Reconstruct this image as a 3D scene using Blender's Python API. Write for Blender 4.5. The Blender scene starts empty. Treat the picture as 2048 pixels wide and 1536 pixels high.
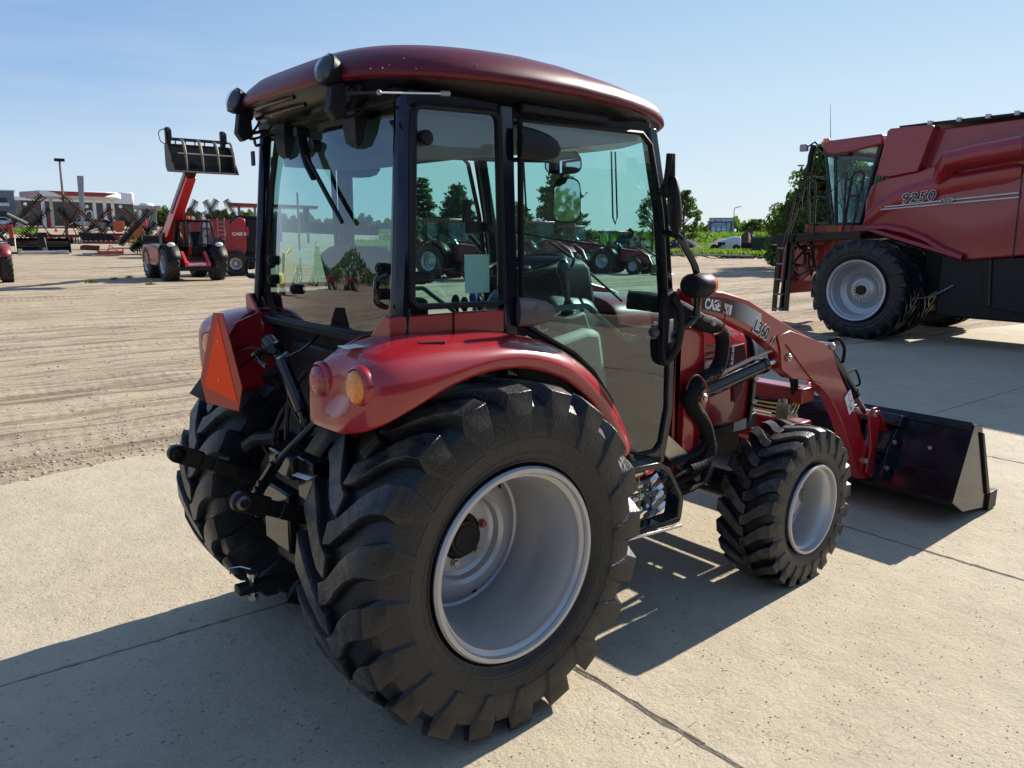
import bpy, bmesh, math, random
import numpy as np
from mathutils import Vector, Matrix, Quaternion
PI = math.pi
rad = math.radians
rnd = random.Random(7)
sc = bpy.context.scene
col = sc.collection

# ---------------------------------------------------------------- camera
CAM = (-1.598, -2.715, 1.722)
YAW, PIT, ROLL, FPX = .8778, .1929, .0071, 1561.
_F = Vector((math.cos(YAW)*math.cos(PIT), math.sin(YAW)*math.cos(PIT), -math.sin(PIT)))
_R0 = Vector((math.sin(YAW), -math.cos(YAW), 0)); _U0 = _R0.cross(_F)
_R = math.cos(ROLL)*_R0 + math.sin(ROLL)*_U0; _U = -math.sin(ROLL)*_R0 + math.cos(ROLL)*_U0
cd = bpy.data.cameras.new('camera'); cam = bpy.data.objects.new('camera', cd); col.objects.link(cam)
cd.sensor_width = 36; cd.lens = FPX/2048*36; cd.clip_start = .05; cd.clip_end = 5000
cam.matrix_world = Matrix(((_R.x, _U.x, -_F.x, CAM[0]), (_R.y, _U.y, -_F.y, CAM[1]), (_R.z, _U.z, -_F.z, CAM[2]), (0, 0, 0, 1)))
sc.camera = cam

# ---------------------------------------------------------------- sky, sun, exposure
SUN_EL, SUN_AZ = 33.0, 1.5           # azimuth measured from +x (tractor heading) towards +y
w = bpy.data.worlds.new('World'); sc.world = w; w.use_nodes = True
nt = w.node_tree; N = nt.nodes; Lk = nt.links
for n in list(N): N.remove(n)
sky = N.new('ShaderNodeTexSky'); sky.sky_type = 'NISHITA'; sky.sun_disc = False
sky.sun_elevation = rad(SUN_EL); sky.sun_rotation = rad(90-SUN_AZ)
sky.air_density = 1.0; sky.dust_density = .3; sky.ozone_density = 2.2; sky.altitude = 300
bg = N.new('ShaderNodeBackground'); bg.inputs[1].default_value = .086
out = N.new('ShaderNodeOutputWorld')
tc = N.new('ShaderNodeTexCoord'); mp = N.new('ShaderNodeMapping'); mp.inputs['Scale'].default_value = (1, 1, 7)
ns = N.new('ShaderNodeTexNoise'); ns.inputs['Scale'].default_value = 1.6; ns.inputs['Detail'].default_value = 5; ns.inputs['Roughness'].default_value = .5
cr = N.new('ShaderNodeValToRGB'); cr.color_ramp.elements[0].position = .47; cr.color_ramp.elements[1].position = .85
cr.color_ramp.elements[1].color = (.55, .55, .55, 1)
mx = N.new('ShaderNodeMixRGB'); mx.inputs[2].default_value = (5.0, 5.3, 5.6, 1)
# soft summer sky: Nishita blended with an elevation gradient, paler towards the sun's side
def _ramp(stops):
    r = N.new('ShaderNodeValToRGB'); e = r.color_ramp.elements
    while len(e) < len(stops): e.new(.5)
    for k, (p, c) in enumerate(stops): e[k].position = p; e[k].color = (*[v/.09/10 for v in c], 1)
    return r
sxyz = N.new('ShaderNodeSeparateXYZ'); tc0 = N.new('ShaderNodeTexCoord'); Lk.new(tc0.outputs['Generated'], sxyz.inputs[0])
rA = _ramp([(0, (.30, .385, .47)), (.06, (.27, .37, .485)), (.16, (.155, .262, .445)), (.30, (.098, .192, .395)), (.5, (.09, .175, .37)), (1, (.08, .155, .33))])
rB = _ramp([(0, (.37, .43, .475)), (.06, (.365, .435, .49)), (.16, (.32, .41, .485)), (.30, (.22, .335, .46)), (.5, (.18, .29, .44)), (1, (.08, .15, .31))])
Lk.new(sxyz.outputs[2], rA.inputs[0]); Lk.new(sxyz.outputs[2], rB.inputs[0])
azf = N.new('ShaderNodeMapRange'); azf.inputs['From Min'].default_value = -.1; azf.inputs['From Max'].default_value = .95; azf.interpolation_type = 'SMOOTHSTEP'
Lk.new(sxyz.outputs[0], azf.inputs[0])
gm = N.new('ShaderNodeMixRGB'); Lk.new(azf.outputs[0], gm.inputs[0]); Lk.new(rA.outputs[0], gm.inputs[1]); Lk.new(rB.outputs[0], gm.inputs[2])
gs = N.new('ShaderNodeVectorMath'); gs.operation = 'SCALE'; gs.inputs['Scale'].default_value = 10.; Lk.new(gm.outputs[0], gs.inputs[0])
gx = N.new('ShaderNodeMixRGB'); gx.inputs[0].default_value = .12; Lk.new(gs.outputs[0], gx.inputs[1]); Lk.new(sky.outputs[0], gx.inputs[2])
Lk.new(tc.outputs['Generated'], mp.inputs[0]); Lk.new(mp.outputs[0], ns.inputs[0]); Lk.new(ns.outputs[0], cr.inputs[0])
Lk.new(cr.outputs[0], mx.inputs[0]); Lk.new(gx.outputs[0], mx.inputs[1]); Lk.new(mx.outputs[0], bg.inputs[0]); Lk.new(bg.outputs[0], out.inputs[0])
sd = bpy.data.lights.new('sun', 'SUN'); sun = bpy.data.objects.new('sun', sd); col.objects.link(sun)
sd.energy = 4.6; sd.angle = rad(.55); sd.color = (1, .93, .82)
sdir = Vector((math.cos(rad(SUN_EL))*math.cos(rad(SUN_AZ)), math.cos(rad(SUN_EL))*math.sin(rad(SUN_AZ)), math.sin(rad(SUN_EL))))
sun.rotation_euler = sdir.to_track_quat('Z', 'Y').to_euler(); sun.location = (0, 0, 30)
sc.view_settings.view_transform = 'Standard'; sc.view_settings.look = 'None'
sc.view_settings.exposure = .90; sc.view_settings.gamma = 1
sc.render.engine = 'CYCLES'
sc.cycles.max_bounces = 10; sc.cycles.transparent_max_bounces = 24; sc.cycles.transmission_bounces = 6; sc.cycles.glossy_bounces = 4

# ---------------------------------------------------------------- measuring helpers (photo point -> place on a real plane of the scene)
def ray(px, py):
    return _F + _R*((px-1024)/FPX) - _U*((py-768)/FPX)
def on(px, py, ax, val):
    d = ray(px, py); o = Vector(CAM); t = (val-o[ax])/d[ax]; return o+d*t
def terr(x, y):
    d = math.hypot(x-CAM[0], y-CAM[1]); t = min(1, max(0, (d-58)/97)); a = math.degrees(math.atan2(y-CAM[1], x-CAM[0])); k = min(1, max(0, (a-60)/14)) if a > -90 else 1.; return 2.1*t*t*(3-2*t)*k*k*(3-2*k)
def far(px, dist, z=None):
    d = ray(px, 462); h = math.hypot(d.x, d.y); x = CAM[0]+d.x/h*dist; y = CAM[1]+d.y/h*dist
    return Vector((x, y, terr(x, y) if z is None else z))
def gnd(px, py):
    return on(px, py, 2, 0.)

# ---------------------------------------------------------------- materials
MT = {}
def mat(name, c, rough=.5, metal=0., coat=0., var=.12, vs=8., bump=0., bs=60., spec=.5, c2=None, obj_coords=True, dust=0.):
    if name in MT: return MT[name]
    m = bpy.data.materials.new(name); m.use_nodes = True; t = m.node_tree; b = t.nodes['Principled BSDF']
    b.inputs['Roughness'].default_value = rough; b.inputs['Metallic'].default_value = metal
    b.inputs['Coat Weight'].default_value = coat; b.inputs['Coat Roughness'].default_value = .06
    b.inputs['Specular IOR Level'].default_value = spec
    tc = t.nodes.new('ShaderNodeTexCoord')
    n = t.nodes.new('ShaderNodeTexNoise'); n.inputs['Scale'].default_value = vs; n.inputs['Detail'].default_value = 6; n.inputs['Roughness'].default_value = .62
    t.links.new(tc.outputs['Object'], n.inputs[0])
    r = t.nodes.new('ShaderNodeValToRGB'); r.color_ramp.elements[0].position = .3; r.color_ramp.elements[1].position = .72
    a = c; z = c2 if c2 else tuple(min(1, v*(1+var)+.0) for v in c); a = tuple(v*(1-var) for v in c) if not c2 else c
    r.color_ramp.elements[0].color = (*a, 1); r.color_ramp.elements[1].color = (*z, 1)
    t.links.new(n.outputs[0], r.inputs[0]); src = r.outputs[0]
    if dust > 0:   # thin dry dust film, patchy
        n3 = t.nodes.new('ShaderNodeTexNoise'); n3.inputs['Scale'].default_value = vs*2.7; n3.inputs['Detail'].default_value = 8; n3.inputs['Roughness'].default_value = .7
        t.links.new(tc.outputs['Object'], n3.inputs[0])
        r3 = t.nodes.new('ShaderNodeValToRGB'); r3.color_ramp.elements[0].position = .45; r3.color_ramp.elements[1].position = .75; r3.color_ramp.elements[1].color = (dust, dust, dust, 1)
        t.links.new(n3.outputs[0], r3.inputs[0])
        mm = t.nodes.new('ShaderNodeMixRGB'); mm.inputs[2].default_value = (.22, .17, .12, 1)
        t.links.new(r3.outputs[0], mm.inputs[0]); t.links.new(src, mm.inputs[1]); src = mm.outputs[0]
    t.links.new(src, b.inputs['Base Color'])
    ra = t.nodes.new('ShaderNodeMapRange'); ra.inputs['To Min'].default_value = max(.02, rough*.8); ra.inputs['To Max'].default_value = min(1, rough*1.25)
    t.links.new(n.outputs[0], ra.inputs[0]); t.links.new(ra.outputs[0], b.inputs['Roughness'])
    if bump > 0:
        n2 = t.nodes.new('ShaderNodeTexNoise'); n2.inputs['Scale'].default_value = bs; n2.inputs['Detail'].default_value = 5
        t.links.new(tc.outputs['Object'], n2.inputs[0])
        bu = t.nodes.new('ShaderNodeBump'); bu.inputs['Strength'].default_value = bump; bu.inputs['Distance'].default_value = .01
        t.links.new(n2.outputs[0], bu.inputs['Height']); t.links.new(bu.outputs[0], b.inputs['Normal'])
    MT[name] = m; return m
RED = mat('red_paint', (.30, .007, .014), .30, 0, .7, .10, 3, .02, 9)
ROOFRED = mat('roof_red', (.105, .004, .015), .36, 0, .05, .14, 4, .05, 500, spec=.35)
FARRED = mat('machine_red', (.36, .018, .02), .4, 0, .3, .2, 2, dust=.25)
BLK = mat('black_paint', (.0035, .0045, .008), .16, 0, .25, .3, 5, .012, 8, spec=.35)
NAVY = mat('post_black', (.003, .005, .014), .12, 0, .25, .2, 5, spec=.4)
BLKM = mat('dull_black_metal', (.006, .006, .007), .42, 0, 0, .3, 10, .1, 80, dust=.04, spec=.3)
PLA = mat('black_plastic', (.007, .007, .009), .5, 0, 0, .2, 20, .08, 400, spec=.25)
PLAG = mat('grey_plastic', (.06, .057, .064), .45, 0, 0, .15, 15, .06, 300)
CONS = mat('console_grey', (.16, .17, .16), .6, 0, 0, .1, 6)
SEAT = mat('seat_vinyl', (.007, .008, .009), .55, 0, 0, .2, 12, .1, 120, spec=.25)
RUB = mat('tyre_rubber', (.005, .0075, .0115), .38, 0, 0, .35, 6, .3, 90, dust=.05, spec=.45)
RUBFAR = mat('old_tyre_rubber', (.012, .012, .012), .65, 0, 0, .3, 3, .2, 40, dust=.35)
SIL = mat('silver_wheel_paint', (.46, .455, .45), .30, .40, .1, .08, 5)
STL = mat('bright_steel', (.6, .6, .58), .25, 1., 0, .15, 30)
ZINC = mat('zinc_bolt', (.5, .47, .38), .38, .9, 0, .2, 50)
BRASS = mat('brass_tube', (.42, .36, .22), .35, .9, 0, .2, 20)
WHT = mat('white_paint', (.72, .73, .74), .4, 0, .2, .06, 3)
GREY = mat('grey_metal', (.28, .29, .3), .45, .4, 0, .15, 6)
ORG = mat('signal_orange', (1., .08, .015), .7, 0, 0, .03, 4, spec=.1)
DKORG = mat('reflective_red_border', (.42, .03, .02), .45, 0, .05, .12, 30, spec=.2)
AMBER = mat('amber_lens', (.85, .24, .01), .15, 0, .9, .25, 90, .5, 260)
REDL = mat('red_lens', (.30, .015, .015), .15, 0, .9, .25, 90, .5, 260)
YEL = mat('yellow_paint', (.72, .5, .03), .4, 0, .3, .15, 4)
BLUEP = mat('blue_plastic', (.02, .12, .32), .4)
DKBLUE = mat('blue_cap', (.02, .03, .16), .4)
REDP = mat('red_cap', (.5, .02, .02), .4)
GRNP = mat('green_cap', (.02, .12, .04), .4)
YELP = mat('yellow_cap', (.6, .4, .03), .4)
PAPER = mat('paper_sheet', (.55, .62, .6), .7, 0, 0, .03)
STICK = mat('white_sticker', (.75, .75, .74), .4, 0, 0, .03)
FAB = mat('woven_hose_sleeve', (.007, .007, .008), .75, 0, 0, .4, 20, .6, 90, spec=.2)
RUST = mat('rusty_steel', (.10, .045, .025), .8, .2, 0, .5, 8, .3, 60)
DISC = mat('harrow_disc_steel', (.16, .14, .13), .4, .7, 0, .4, 6)
WOOD = mat('weathered_pole', (.22, .18, .14), .85, 0, 0, .25, 5, .4, 40)
MIRR = mat('mirror_glass', (.85, .87, .88), .02, 1., 0, .0)

def glassmat(name, tint, refl=1., tr=None):
    m = bpy.data.materials.new(name); m.use_nodes = True; t = m.node_tree
    for n in list(t.nodes): t.nodes.remove(n)
    o = t.nodes.new('ShaderNodeOutputMaterial'); g = t.nodes.new('ShaderNodeBsdfGlossy'); g.inputs['Roughness'].default_value = .004
    g.inputs['Color'].default_value = (.96, .98, 1, 1)
    tb = t.nodes.new('ShaderNodeBsdfTransparent'); tb.inputs['Color'].default_value = (*tint, 1)
    fr = t.nodes.new('ShaderNodeFresnel'); fr.inputs['IOR'].default_value = 1.5 if refl <= 1 else 1.75
    geo = t.nodes.new('ShaderNodeNewGeometry'); tcn = t.nodes.new('ShaderNodeTexCoord'); ns = t.nodes.new('ShaderNodeTexNoise'); ns.inputs['Scale'].default_value = 2.2
    bu = t.nodes.new('ShaderNodeBump'); bu.inputs['Strength'].default_value = .025; bu.inputs['Distance'].default_value = .1
    t.links.new(tcn.outputs['Object'], ns.inputs[0]); t.links.new(ns.outputs[0], bu.inputs['Height']); t.links.new(bu.outputs[0], g.inputs['Normal'])
    mul = t.nodes.new('ShaderNodeMath'); mul.operation = 'MULTIPLY'; mul.inputs[1].default_value = max(1., refl); mul.use_clamp = True
    # Fresnel gives 1 for back faces beyond the critical angle, so use a two sided facing curve instead
    lw = t.nodes.new('ShaderNodeLayerWeight'); lw.inputs['Blend'].default_value = .5
    pw = t.nodes.new('ShaderNodeMath'); pw.operation = 'POWER'; pw.inputs[1].default_value = 4.6
    ma = t.nodes.new('ShaderNodeMath'); ma.operation = 'MULTIPLY_ADD'; ma.inputs[1].default_value = .9; ma.inputs[2].default_value = .034*abs(refl); ma.use_clamp = True
    t.links.new(lw.outputs['Facing'], pw.inputs[0]); t.links.new(pw.outputs[0], ma.inputs[0])
    mxs = t.nodes.new('ShaderNodeMixShader')
    t.links.new(ma.outputs[0], mxs.inputs[0]); t.links.new(tb.outputs[0], mxs.inputs[1]); t.links.new(g.outputs[0], mxs.inputs[2]); t.links.new(mxs.outputs[0], o.inputs[0])
    t.nodes.remove(fr); t.nodes.remove(mul); t.nodes.remove(geo)
    MT[name] = m; return m
GLS = glassmat('tinted_glass', (.62, .86, .82), 1.3)
GLSD = glassmat('tinted_door_glass', (.62, .86, .82), 3.2)
GLSR = glassmat('tinted_rear_glass', (.52, .74, .72), 4.6)
GLSC = glassmat('clear_lens', (.9, .93, .95), 1.4)

# ---------------------------------------------------------------- mesh builders
class MB:
    def __init__(s): s.v = []; s.f = []
    def add(s, V, F, M=None):
        o = len(s.v)
        s.v += [tuple(M @ Vector(p)) if M is not None else tuple(p) for p in V]
        s.f += [tuple(i+o for i in f) for f in F]; return s
    def box(s, x0, x1, y0, y1, z0, z1, M=None):
        V = [(x0, y0, z0), (x1, y0, z0), (x1, y1, z0), (x0, y1, z0), (x0, y0, z1), (x1, y0, z1), (x1, y1, z1), (x0, y1, z1)]
        return s.add(V, [(3, 2, 1, 0), (4, 5, 6, 7), (0, 1, 5, 4), (1, 2, 6, 5), (2, 3, 7, 6), (3, 0, 4, 7)], M)
    def prism(s, pts, ax, a, b, M=None):
        """polygon in the plane normal to axis ax (other two coordinates in order), extruded a..b"""
        def P(p, t):
            return (t, p[0], p[1]) if ax == 0 else (p[0], t, p[1]) if ax == 1 else (p[0], p[1], t)
        n = len(pts); V = [P(p, a) for p in pts]+[P(p, b) for p in pts]
        return s.add(V, [tuple(range(n)), tuple(range(2*n-1, n-1, -1))]+[((i+1) % n, i, n+i, n+(i+1) % n) for i in range(n)], M)
    def beam(s, p, q, w, h, up=(0, 0, 1), w2=None, h2=None, M=None):
        p = Vector(p); q = Vector(q); d = (q-p).normalized(); u = Vector(up)
        if abs(d.dot(u)) > .98: u = Vector((1, 0, 0))
        r = d.cross(u).normalized(); u = r.cross(d)
        w2 = w2 or w; h2 = h2 or h; V = []
        for c, a, b in ((p, w, h), (q, w2, h2)):
            V += [c-r*a/2-u*b/2, c+r*a/2-u*b/2, c+r*a/2+u*b/2, c-r*a/2+u*b/2]
        return s.add(V, [(3, 2, 1, 0), (4, 5, 6, 7), (0, 1, 5, 4), (1, 2, 6, 5), (2, 3, 7, 6), (3, 0, 4, 7)], M)
    def loft(s, rings, cap=True, closed=True, M=None, wrap=False):
        n = len(rings[0]); V = [p for r in rings for p in r]; F = []
        m = len(rings)
        for j in range(m if wrap else m-1):
            k = (j+1) % m
            for i in range(n if closed else n-1):
                F.append((j*n+i, j*n+(i+1) % n, k*n+(i+1) % n, k*n+i))
        if cap and not wrap and closed:
            F.append(tuple(range(n-1, -1, -1))); F.append(tuple((m-1)*n+i for i in range(n)))
        return s.add(V, F, M)
    def cyl(s, p, q, r, r2=None, n=20, M=None):
        p = Vector(p); q = Vector(q); d = (q-p).normalized(); u = Vector((0, 0, 1)) if abs(d.z) < .9 else Vector((1, 0, 0))
        a = d.cross(u).normalized(); b = d.cross(a); r2 = r if r2 is None else r2
        return s.loft([[c+a*(R*math.cos(t))+b*(R*math.sin(t)) for t in [2*PI*i/n for i in range(n)]] for c, R in ((p, r), (q, r2))], M=M)
    def tube(s, pts, r, n=8, smooth=0, closed=False, M=None, flat=None):
        P = [Vector(p) for p in pts]
        if smooth:
            Q = []; m = len(P)
            for i in range(m if closed else m-1):
                g = lambda k: P[k % m] if closed else P[min(max(k, 0), m-1)]
                p0, p1, p2, p3 = g(i-1), g(i), g(i+1), g(i+2)
                for j in range(smooth):
                    t = j/smooth
                    Q.append(.5*((2*p1)+(p2-p0)*t+(2*p0-5*p1+4*p2-p3)*t*t+(3*p1-p0-3*p2+p3)*t**3))
            if not closed: Q.append(P[-1])
            P = Q
        m = len(P); rings = []; up = None
        R = r if isinstance(r, (list, tuple)) else None
        for i in range(m):
            d = ((P[(i+1) % m]-P[i-1]) if closed else (P[min(i+1, m-1)]-P[max(i-1, 0)])).normalized()
            if up is None: up = Vector((0, 0, 1)) if abs(d.z) < .9 else Vector((1, 0, 0))
            a = d.cross(up).normalized(); up = a.cross(d).normalized()
            if R: k = i/(m-1)*(len(R)-1); j = min(int(k), len(R)-2); rr = R[j]+(R[j+1]-R[j])*(k-j)
            else: rr = r
            fx = flat or 1
            rings.append([P[i]+a*(rr*math.cos(t))+up*(rr*fx*math.sin(t)) for t in [2*PI*j/n for j in range(n)]])
        return s.loft(rings, wrap=closed, M=M)
    def lathe(s, prof, c=(0, 0, 0), axis=1, n=48, M=None, closed=False):
        """prof: (r, h) pairs; h along the axis"""
        rings = []
        for r, h in prof:
            ring = []
            for i in range(n):
                t = 2*PI*i/n; a, b = r*math.cos(t), r*math.sin(t)
                p = (h, a, b) if axis == 0 else (a, h, b) if axis == 1 else (a, b, h)
                ring.append((c[0]+p[0], c[1]+p[1], c[2]+p[2]))
            rings.append(ring)
        return s.loft(rings, cap=not closed, wrap=closed, M=M)
    def sphere(s, c, r, n=14, m=9, M=None):
        r = (r, r, r) if not isinstance(r, (tuple, list)) else r
        rings = []
        for j in range(1, m):
            ph = PI*j/m
            rings.append([(c[0]+r[0]*math.sin(ph)*math.cos(2*PI*i/n), c[1]+r[1]*math.sin(ph)*math.sin(2*PI*i/n), c[2]-r[2]*math.cos(ph)) for i in range(n)])
        return s.loft(rings, M=M)
    def out(s, name, m, parent=None, smooth=True, bevel=0., ang=35, sub=0, solid=0., loc=None):
        me = bpy.data.meshes.new(name); me.from_pydata(s.v, [], s.f); me.materials.append(m)
        bm = bmesh.new(); bm.from_mesh(me); bmesh.ops.recalc_face_normals(bm, faces=bm.faces); bm.to_mesh(me); bm.free()
        if smooth:
            me.polygons.foreach_set('use_smooth', [True]*len(me.polygons))
            if not sub: me.set_sharp_from_angle(angle=rad(ang))
        o = bpy.data.objects.new(name, me); col.objects.link(o)
        if parent is not None: o.parent = parent
        if loc is not None: o.location = loc
        if solid: md = o.modifiers.new('solid', 'SOLIDIFY'); md.thickness = solid; md.offset = 0
        if sub: md = o.modifiers.new('sub', 'SUBSURF'); md.levels = sub; md.render_levels = sub
        if bevel: md = o.modifiers.new('bevel', 'BEVEL'); md.width = bevel; md.segments = 2; md.limit_method = 'ANGLE'; md.angle_limit = rad(40)
        return o
def thing(name, label, cat, loc=(0, 0, 0), rz=0., group=None):
    o = bpy.data.objects.new(name, None); col.objects.link(o); o.empty_display_size = .2
    o.location = loc; o.rotation_euler = (0, 0, rz); o['label'] = label; o['category'] = cat
    if group: o['group'] = group
    return o
def tag(o, label, cat, group=None):
    o['label'] = label; o['category'] = cat
    if group: o['group'] = group
    return o
def struct(o, kind='structure'):
    o['kind'] = kind; return o
def dup(root, loc, rz, label, scale=None):
    r = root.copy(); col.objects.link(r); r.location = loc; r.rotation_euler = (0, 0, rz); r['label'] = label
    if scale: r.scale = (scale,)*3
    for ch in list(root.children):
        c = ch.copy(); col.objects.link(c); c.parent = r
        for g in ch.children:
            d = g.copy(); col.objects.link(d); d.parent = c
    return r
def text(s, size, M, m, parent, name='lettering', bold=.0, ext=.001, shear=0., align='LEFT', spacing=1.0, xs=1.0):
    cu = bpy.data.curves.new(name, 'FONT'); cu.body = s; cu.size = size; cu.offset = bold; cu.extrude = ext; cu.shear = shear
    cu.align_x = align; cu.align_y = 'CENTER'; cu.space_character = spacing; cu.resolution_u = 4
    t = bpy.data.objects.new('tmp', cu); col.objects.link(t)
    dg = bpy.context.evaluated_depsgraph_get(); me = bpy.data.meshes.new_from_object(t.evaluated_get(dg))
    bpy.data.objects.remove(t); bpy.data.curves.remove(cu)
    me.transform(M @ Matrix.Diagonal((xs, 1, 1, 1))); me.materials.clear(); me.materials.append(m); me.name = name
    o = bpy.data.objects.new(name, me); col.objects.link(o)
    if parent is not None: o.parent = parent
    return o
def frameM(o, xa, up):
    """matrix whose local x = xa, local y = up, local z = their cross, at o"""
    x = Vector(xa).normalized(); y = Vector(up); z = x.cross(y).normalized(); y = z.cross(x)
    return Matrix(((x.x, y.x, z.x, o[0]), (x.y, y.y, z.y, o[1]), (x.z, y.z, z.z, o[2]), (0, 0, 0, 1)))

# ---------------------------------------------------------------- tyres and wheels
def tyre_mesh(R, w, rim_r, n_lug, lug_h, skew, lw, sgn=-1, segs=72, style='r4', n_pts=None):
    """axle along y, outer side at y = sgn*w/2, centred on the origin"""
    b = MB(); Rc = R-lug_h
    dd = Rc-rim_r
    prof = [(rim_r-.004, -.40), (rim_r+.012, -.425), (rim_r+.07*dd, -.446), (rim_r+.09*dd, -.444), (rim_r+.11*dd, -.452), (rim_r+.20*dd, -.472), (rim_r+.215*dd, -.468), (rim_r+.23*dd, -.476), (rim_r+.42*dd, -.494), (rim_r+.435*dd, -.490), (rim_r+.45*dd, -.496), (rim_r+.6*dd, -.5), (Rc*.93, -.475), (Rc*.975, -.41), (Rc*.993, -.28), (Rc, 0)]
    prof = [(r, y*w) for r, y in prof]; prof += [(r, -y) for r, y in prof[-2::-1]]
    b.lathe(prof, n=segs)
    b.f = [f for f in b.f if len(f) < 10]     # open at the beads
    if style == 'rib':
        for k in range(-3, 4): b.lathe([(Rc-.002, (k-.36)*w/8), (R, (k-.30)*w/8), (R, (k+.30)*w/8), (Rc-.002, (k+.36)*w/8)], n=segs)
        b.f = [f for f in b.f if len(f) < 10]
        return b
    for side in (-1, 1):
        for k in range(n_lug):
            a0 = 2*PI*(k+(.5 if side > 0 else 0))/n_lug
            sk = rad(skew)
            st = [(-.035, 0, 1, 1, .85), (.06, .10, 1, 1, .95), (.14, .30, 1, 1, 1), (.22, .54, .998, 1, 1.02), (.31, .76, .99, .998, 1.06), (.40, .92, .98, .992, 1.14), (.478, 1., .93, .968, 1.2), (.500, 1.02, .87, .895, 1.05), (.508, 1.03, .81, .825, .85), (.502, 1.03, .755, .758, .5)]
            rings = []
            for yy, ds, rb, rt, ww in st:
                y = side*yy*w; a = a0-sk*ds
                rbb = Rc*rb-.006 if rb > .95 else Rc*rb*.99
                rtt = (R*rt if rt > .95 else Rc*rt)
                yb = y if abs(yy) < .48 else side*(abs(yy)-.015)*w
                hw = lw*ww/2
                y2 = y
                if yy >= .47: y2 = side*(yy+.007)*w
                ring = []
                for rr, hh, yq in ((rbb, hw*1.12, yb), (rtt, hw*.86, y2)):
                    ring.append((rr, a-hh/R, yq)); ring.append((rr, a+hh/R, yq))
                ring = [ring[0], ring[2], ring[3], ring[1]]
                rings.append([(r*math.cos(t), q, r*math.sin(t)) for r, t, q in ring])
            b.loft(rings)
    if sgn > 0: b.v = [(x, -y, z) for x, y, z in b.v]
    return b
# ================================================================ GROUND
def nodes_of(name):
    m = bpy.data.materials.new(name); m.use_nodes = True; t = m.node_tree; return m, t, t.nodes['Principled BSDF']
def nz(t, vec, scale, detail=6, rough=.6, dist=0.):
    n = t.nodes.new('ShaderNodeTexNoise'); n.inputs['Scale'].default_value = scale; n.inputs['Detail'].default_value = detail
    n.inputs['Roughness'].default_value = rough; n.inputs['Distortion'].default_value = dist; t.links.new(vec, n.inputs[0]); return n.outputs[0]
def ramp(t, src, stops):
    r = t.nodes.new('ShaderNodeValToRGB'); e = r.color_ramp.elements
    while len(e) < len(stops): e.new(.5)
    for k, (p, c) in enumerate(stops):
        e[k].position = p; e[k].color = (*c, 1) if isinstance(c, tuple) else (c, c, c, 1)
    t.links.new(src, r.inputs[0]); return r.outputs[0]
def mixc(t, f, a, b, mode='MIX'):
    m = t.nodes.new('ShaderNodeMixRGB'); m.blend_type = mode
    for i, s in ((0, f), (1, a), (2, b)):
        if isinstance(s, (int, float)): m.inputs[i].default_value = s if i == 0 else (s, s, s, 1)
        elif isinstance(s, tuple): m.inputs[i].default_value = (*s, 1)
        else: t.links.new(s, m.inputs[i])
    return m.outputs[0]
def mapping(t, vec, rot=0., sc_=(1, 1, 1), loc=(0, 0, 0)):
    m = t.nodes.new('ShaderNodeMapping'); m.inputs['Rotation'].default_value = (0, 0, rot); m.inputs['Scale'].default_value = sc_; m.inputs['Location'].default_value = loc
    t.links.new(vec, m.inputs[0]); return m.outputs[0]
def math_(t, op, a, b=0.):
    m = t.nodes.new('ShaderNodeMath'); m.operation = op
    for i, s in ((0, a), (1, b)):
        if isinstance(s, (int, float)): m.inputs[i].default_value = s
        else: t.links.new(s, m.inputs[i])
    return m.outputs[0]
def bump_(t, b, hs):
    prev = None
    for h, st, di in hs:
        bu = t.nodes.new('ShaderNodeBump'); bu.inputs['Strength'].default_value = st; bu.inputs['Distance'].default_value = di
        t.links.new(h, bu.inputs['Height'])
        if prev: t.links.new(prev, bu.inputs['Normal'])
        prev = bu.outputs[0]
    t.links.new(prev, b.inputs['Normal'])

# concrete: dragged finish, small pits, pebbles, dust blown on from the yard
CONC, t, b = nodes_of('concrete')
g = t.nodes.new('ShaderNodeTexCoord').outputs['Object']
big = nz(t, g, .55, 5, .6, .4); mid = nz(t, g, 5, 8, .7); fine = nz(t, g, 70, 6, .7)
drag = nz(t, mapping(t, g, rad(-6), (9, 60, 9)), 1.5, 6, .72, .5)
vo = t.nodes.new('ShaderNodeTexVoronoi'); vo.inputs['Scale'].default_value = 24; t.links.new(mapping(t, g, rad(-6), (1, 1.9, 1)), vo.inputs[0]); vo.inputs['Randomness'].default_value = 1
pitm = nz(t, g, 9, 4, .6)
pit = math_(t, 'MULTIPLY', ramp(t, vo.outputs['Distance'], [(0., 1.), (.17, 0.)]), ramp(t, pitm, [(.46, 0.), (.60, 1.)]))
groove = ramp(t, drag, [(.27, 0.), (.37, 1.)])
c = ramp(t, big, [(.3, (.45, .372, .25)), (.55, (.525, .445, .315)), (.75, (.58, .50, .37))])
c = mixc(t, ramp(t, mid, [(.35, 0.), (.8, .55)]), c, (.30, .25, .18))
c = mixc(t, ramp(t, fine, [(.3, .35), (.7, 0.)]), c, (.24, .21, .17))
c = mixc(t, math_(t, 'MULTIPLY', ramp(t, drag, [(.26, .9), (.36, 0.)]), .8), c, (.27, .23, .18))
c = mixc(t, math_(t, 'MULTIPLY', pit, .55), c, (.20, .17, .13))
st1 = nz(t, g, 1.4, 9, .75, .8)
c = mixc(t, ramp(t, st1, [(.50, 0.), (.66, .45)]), c, (.47, .40, .29))
c = mixc(t, ramp(t, nz(t, g, .9, 8, .7, .3), [(.30, .45), (.45, 0.)]), c, (.27, .235, .19))
t.links.new(c, b.inputs['Base Color']); b.inputs['Roughness'].default_value = .85; b.inputs['Specular IOR Level'].default_value = .3
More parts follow.
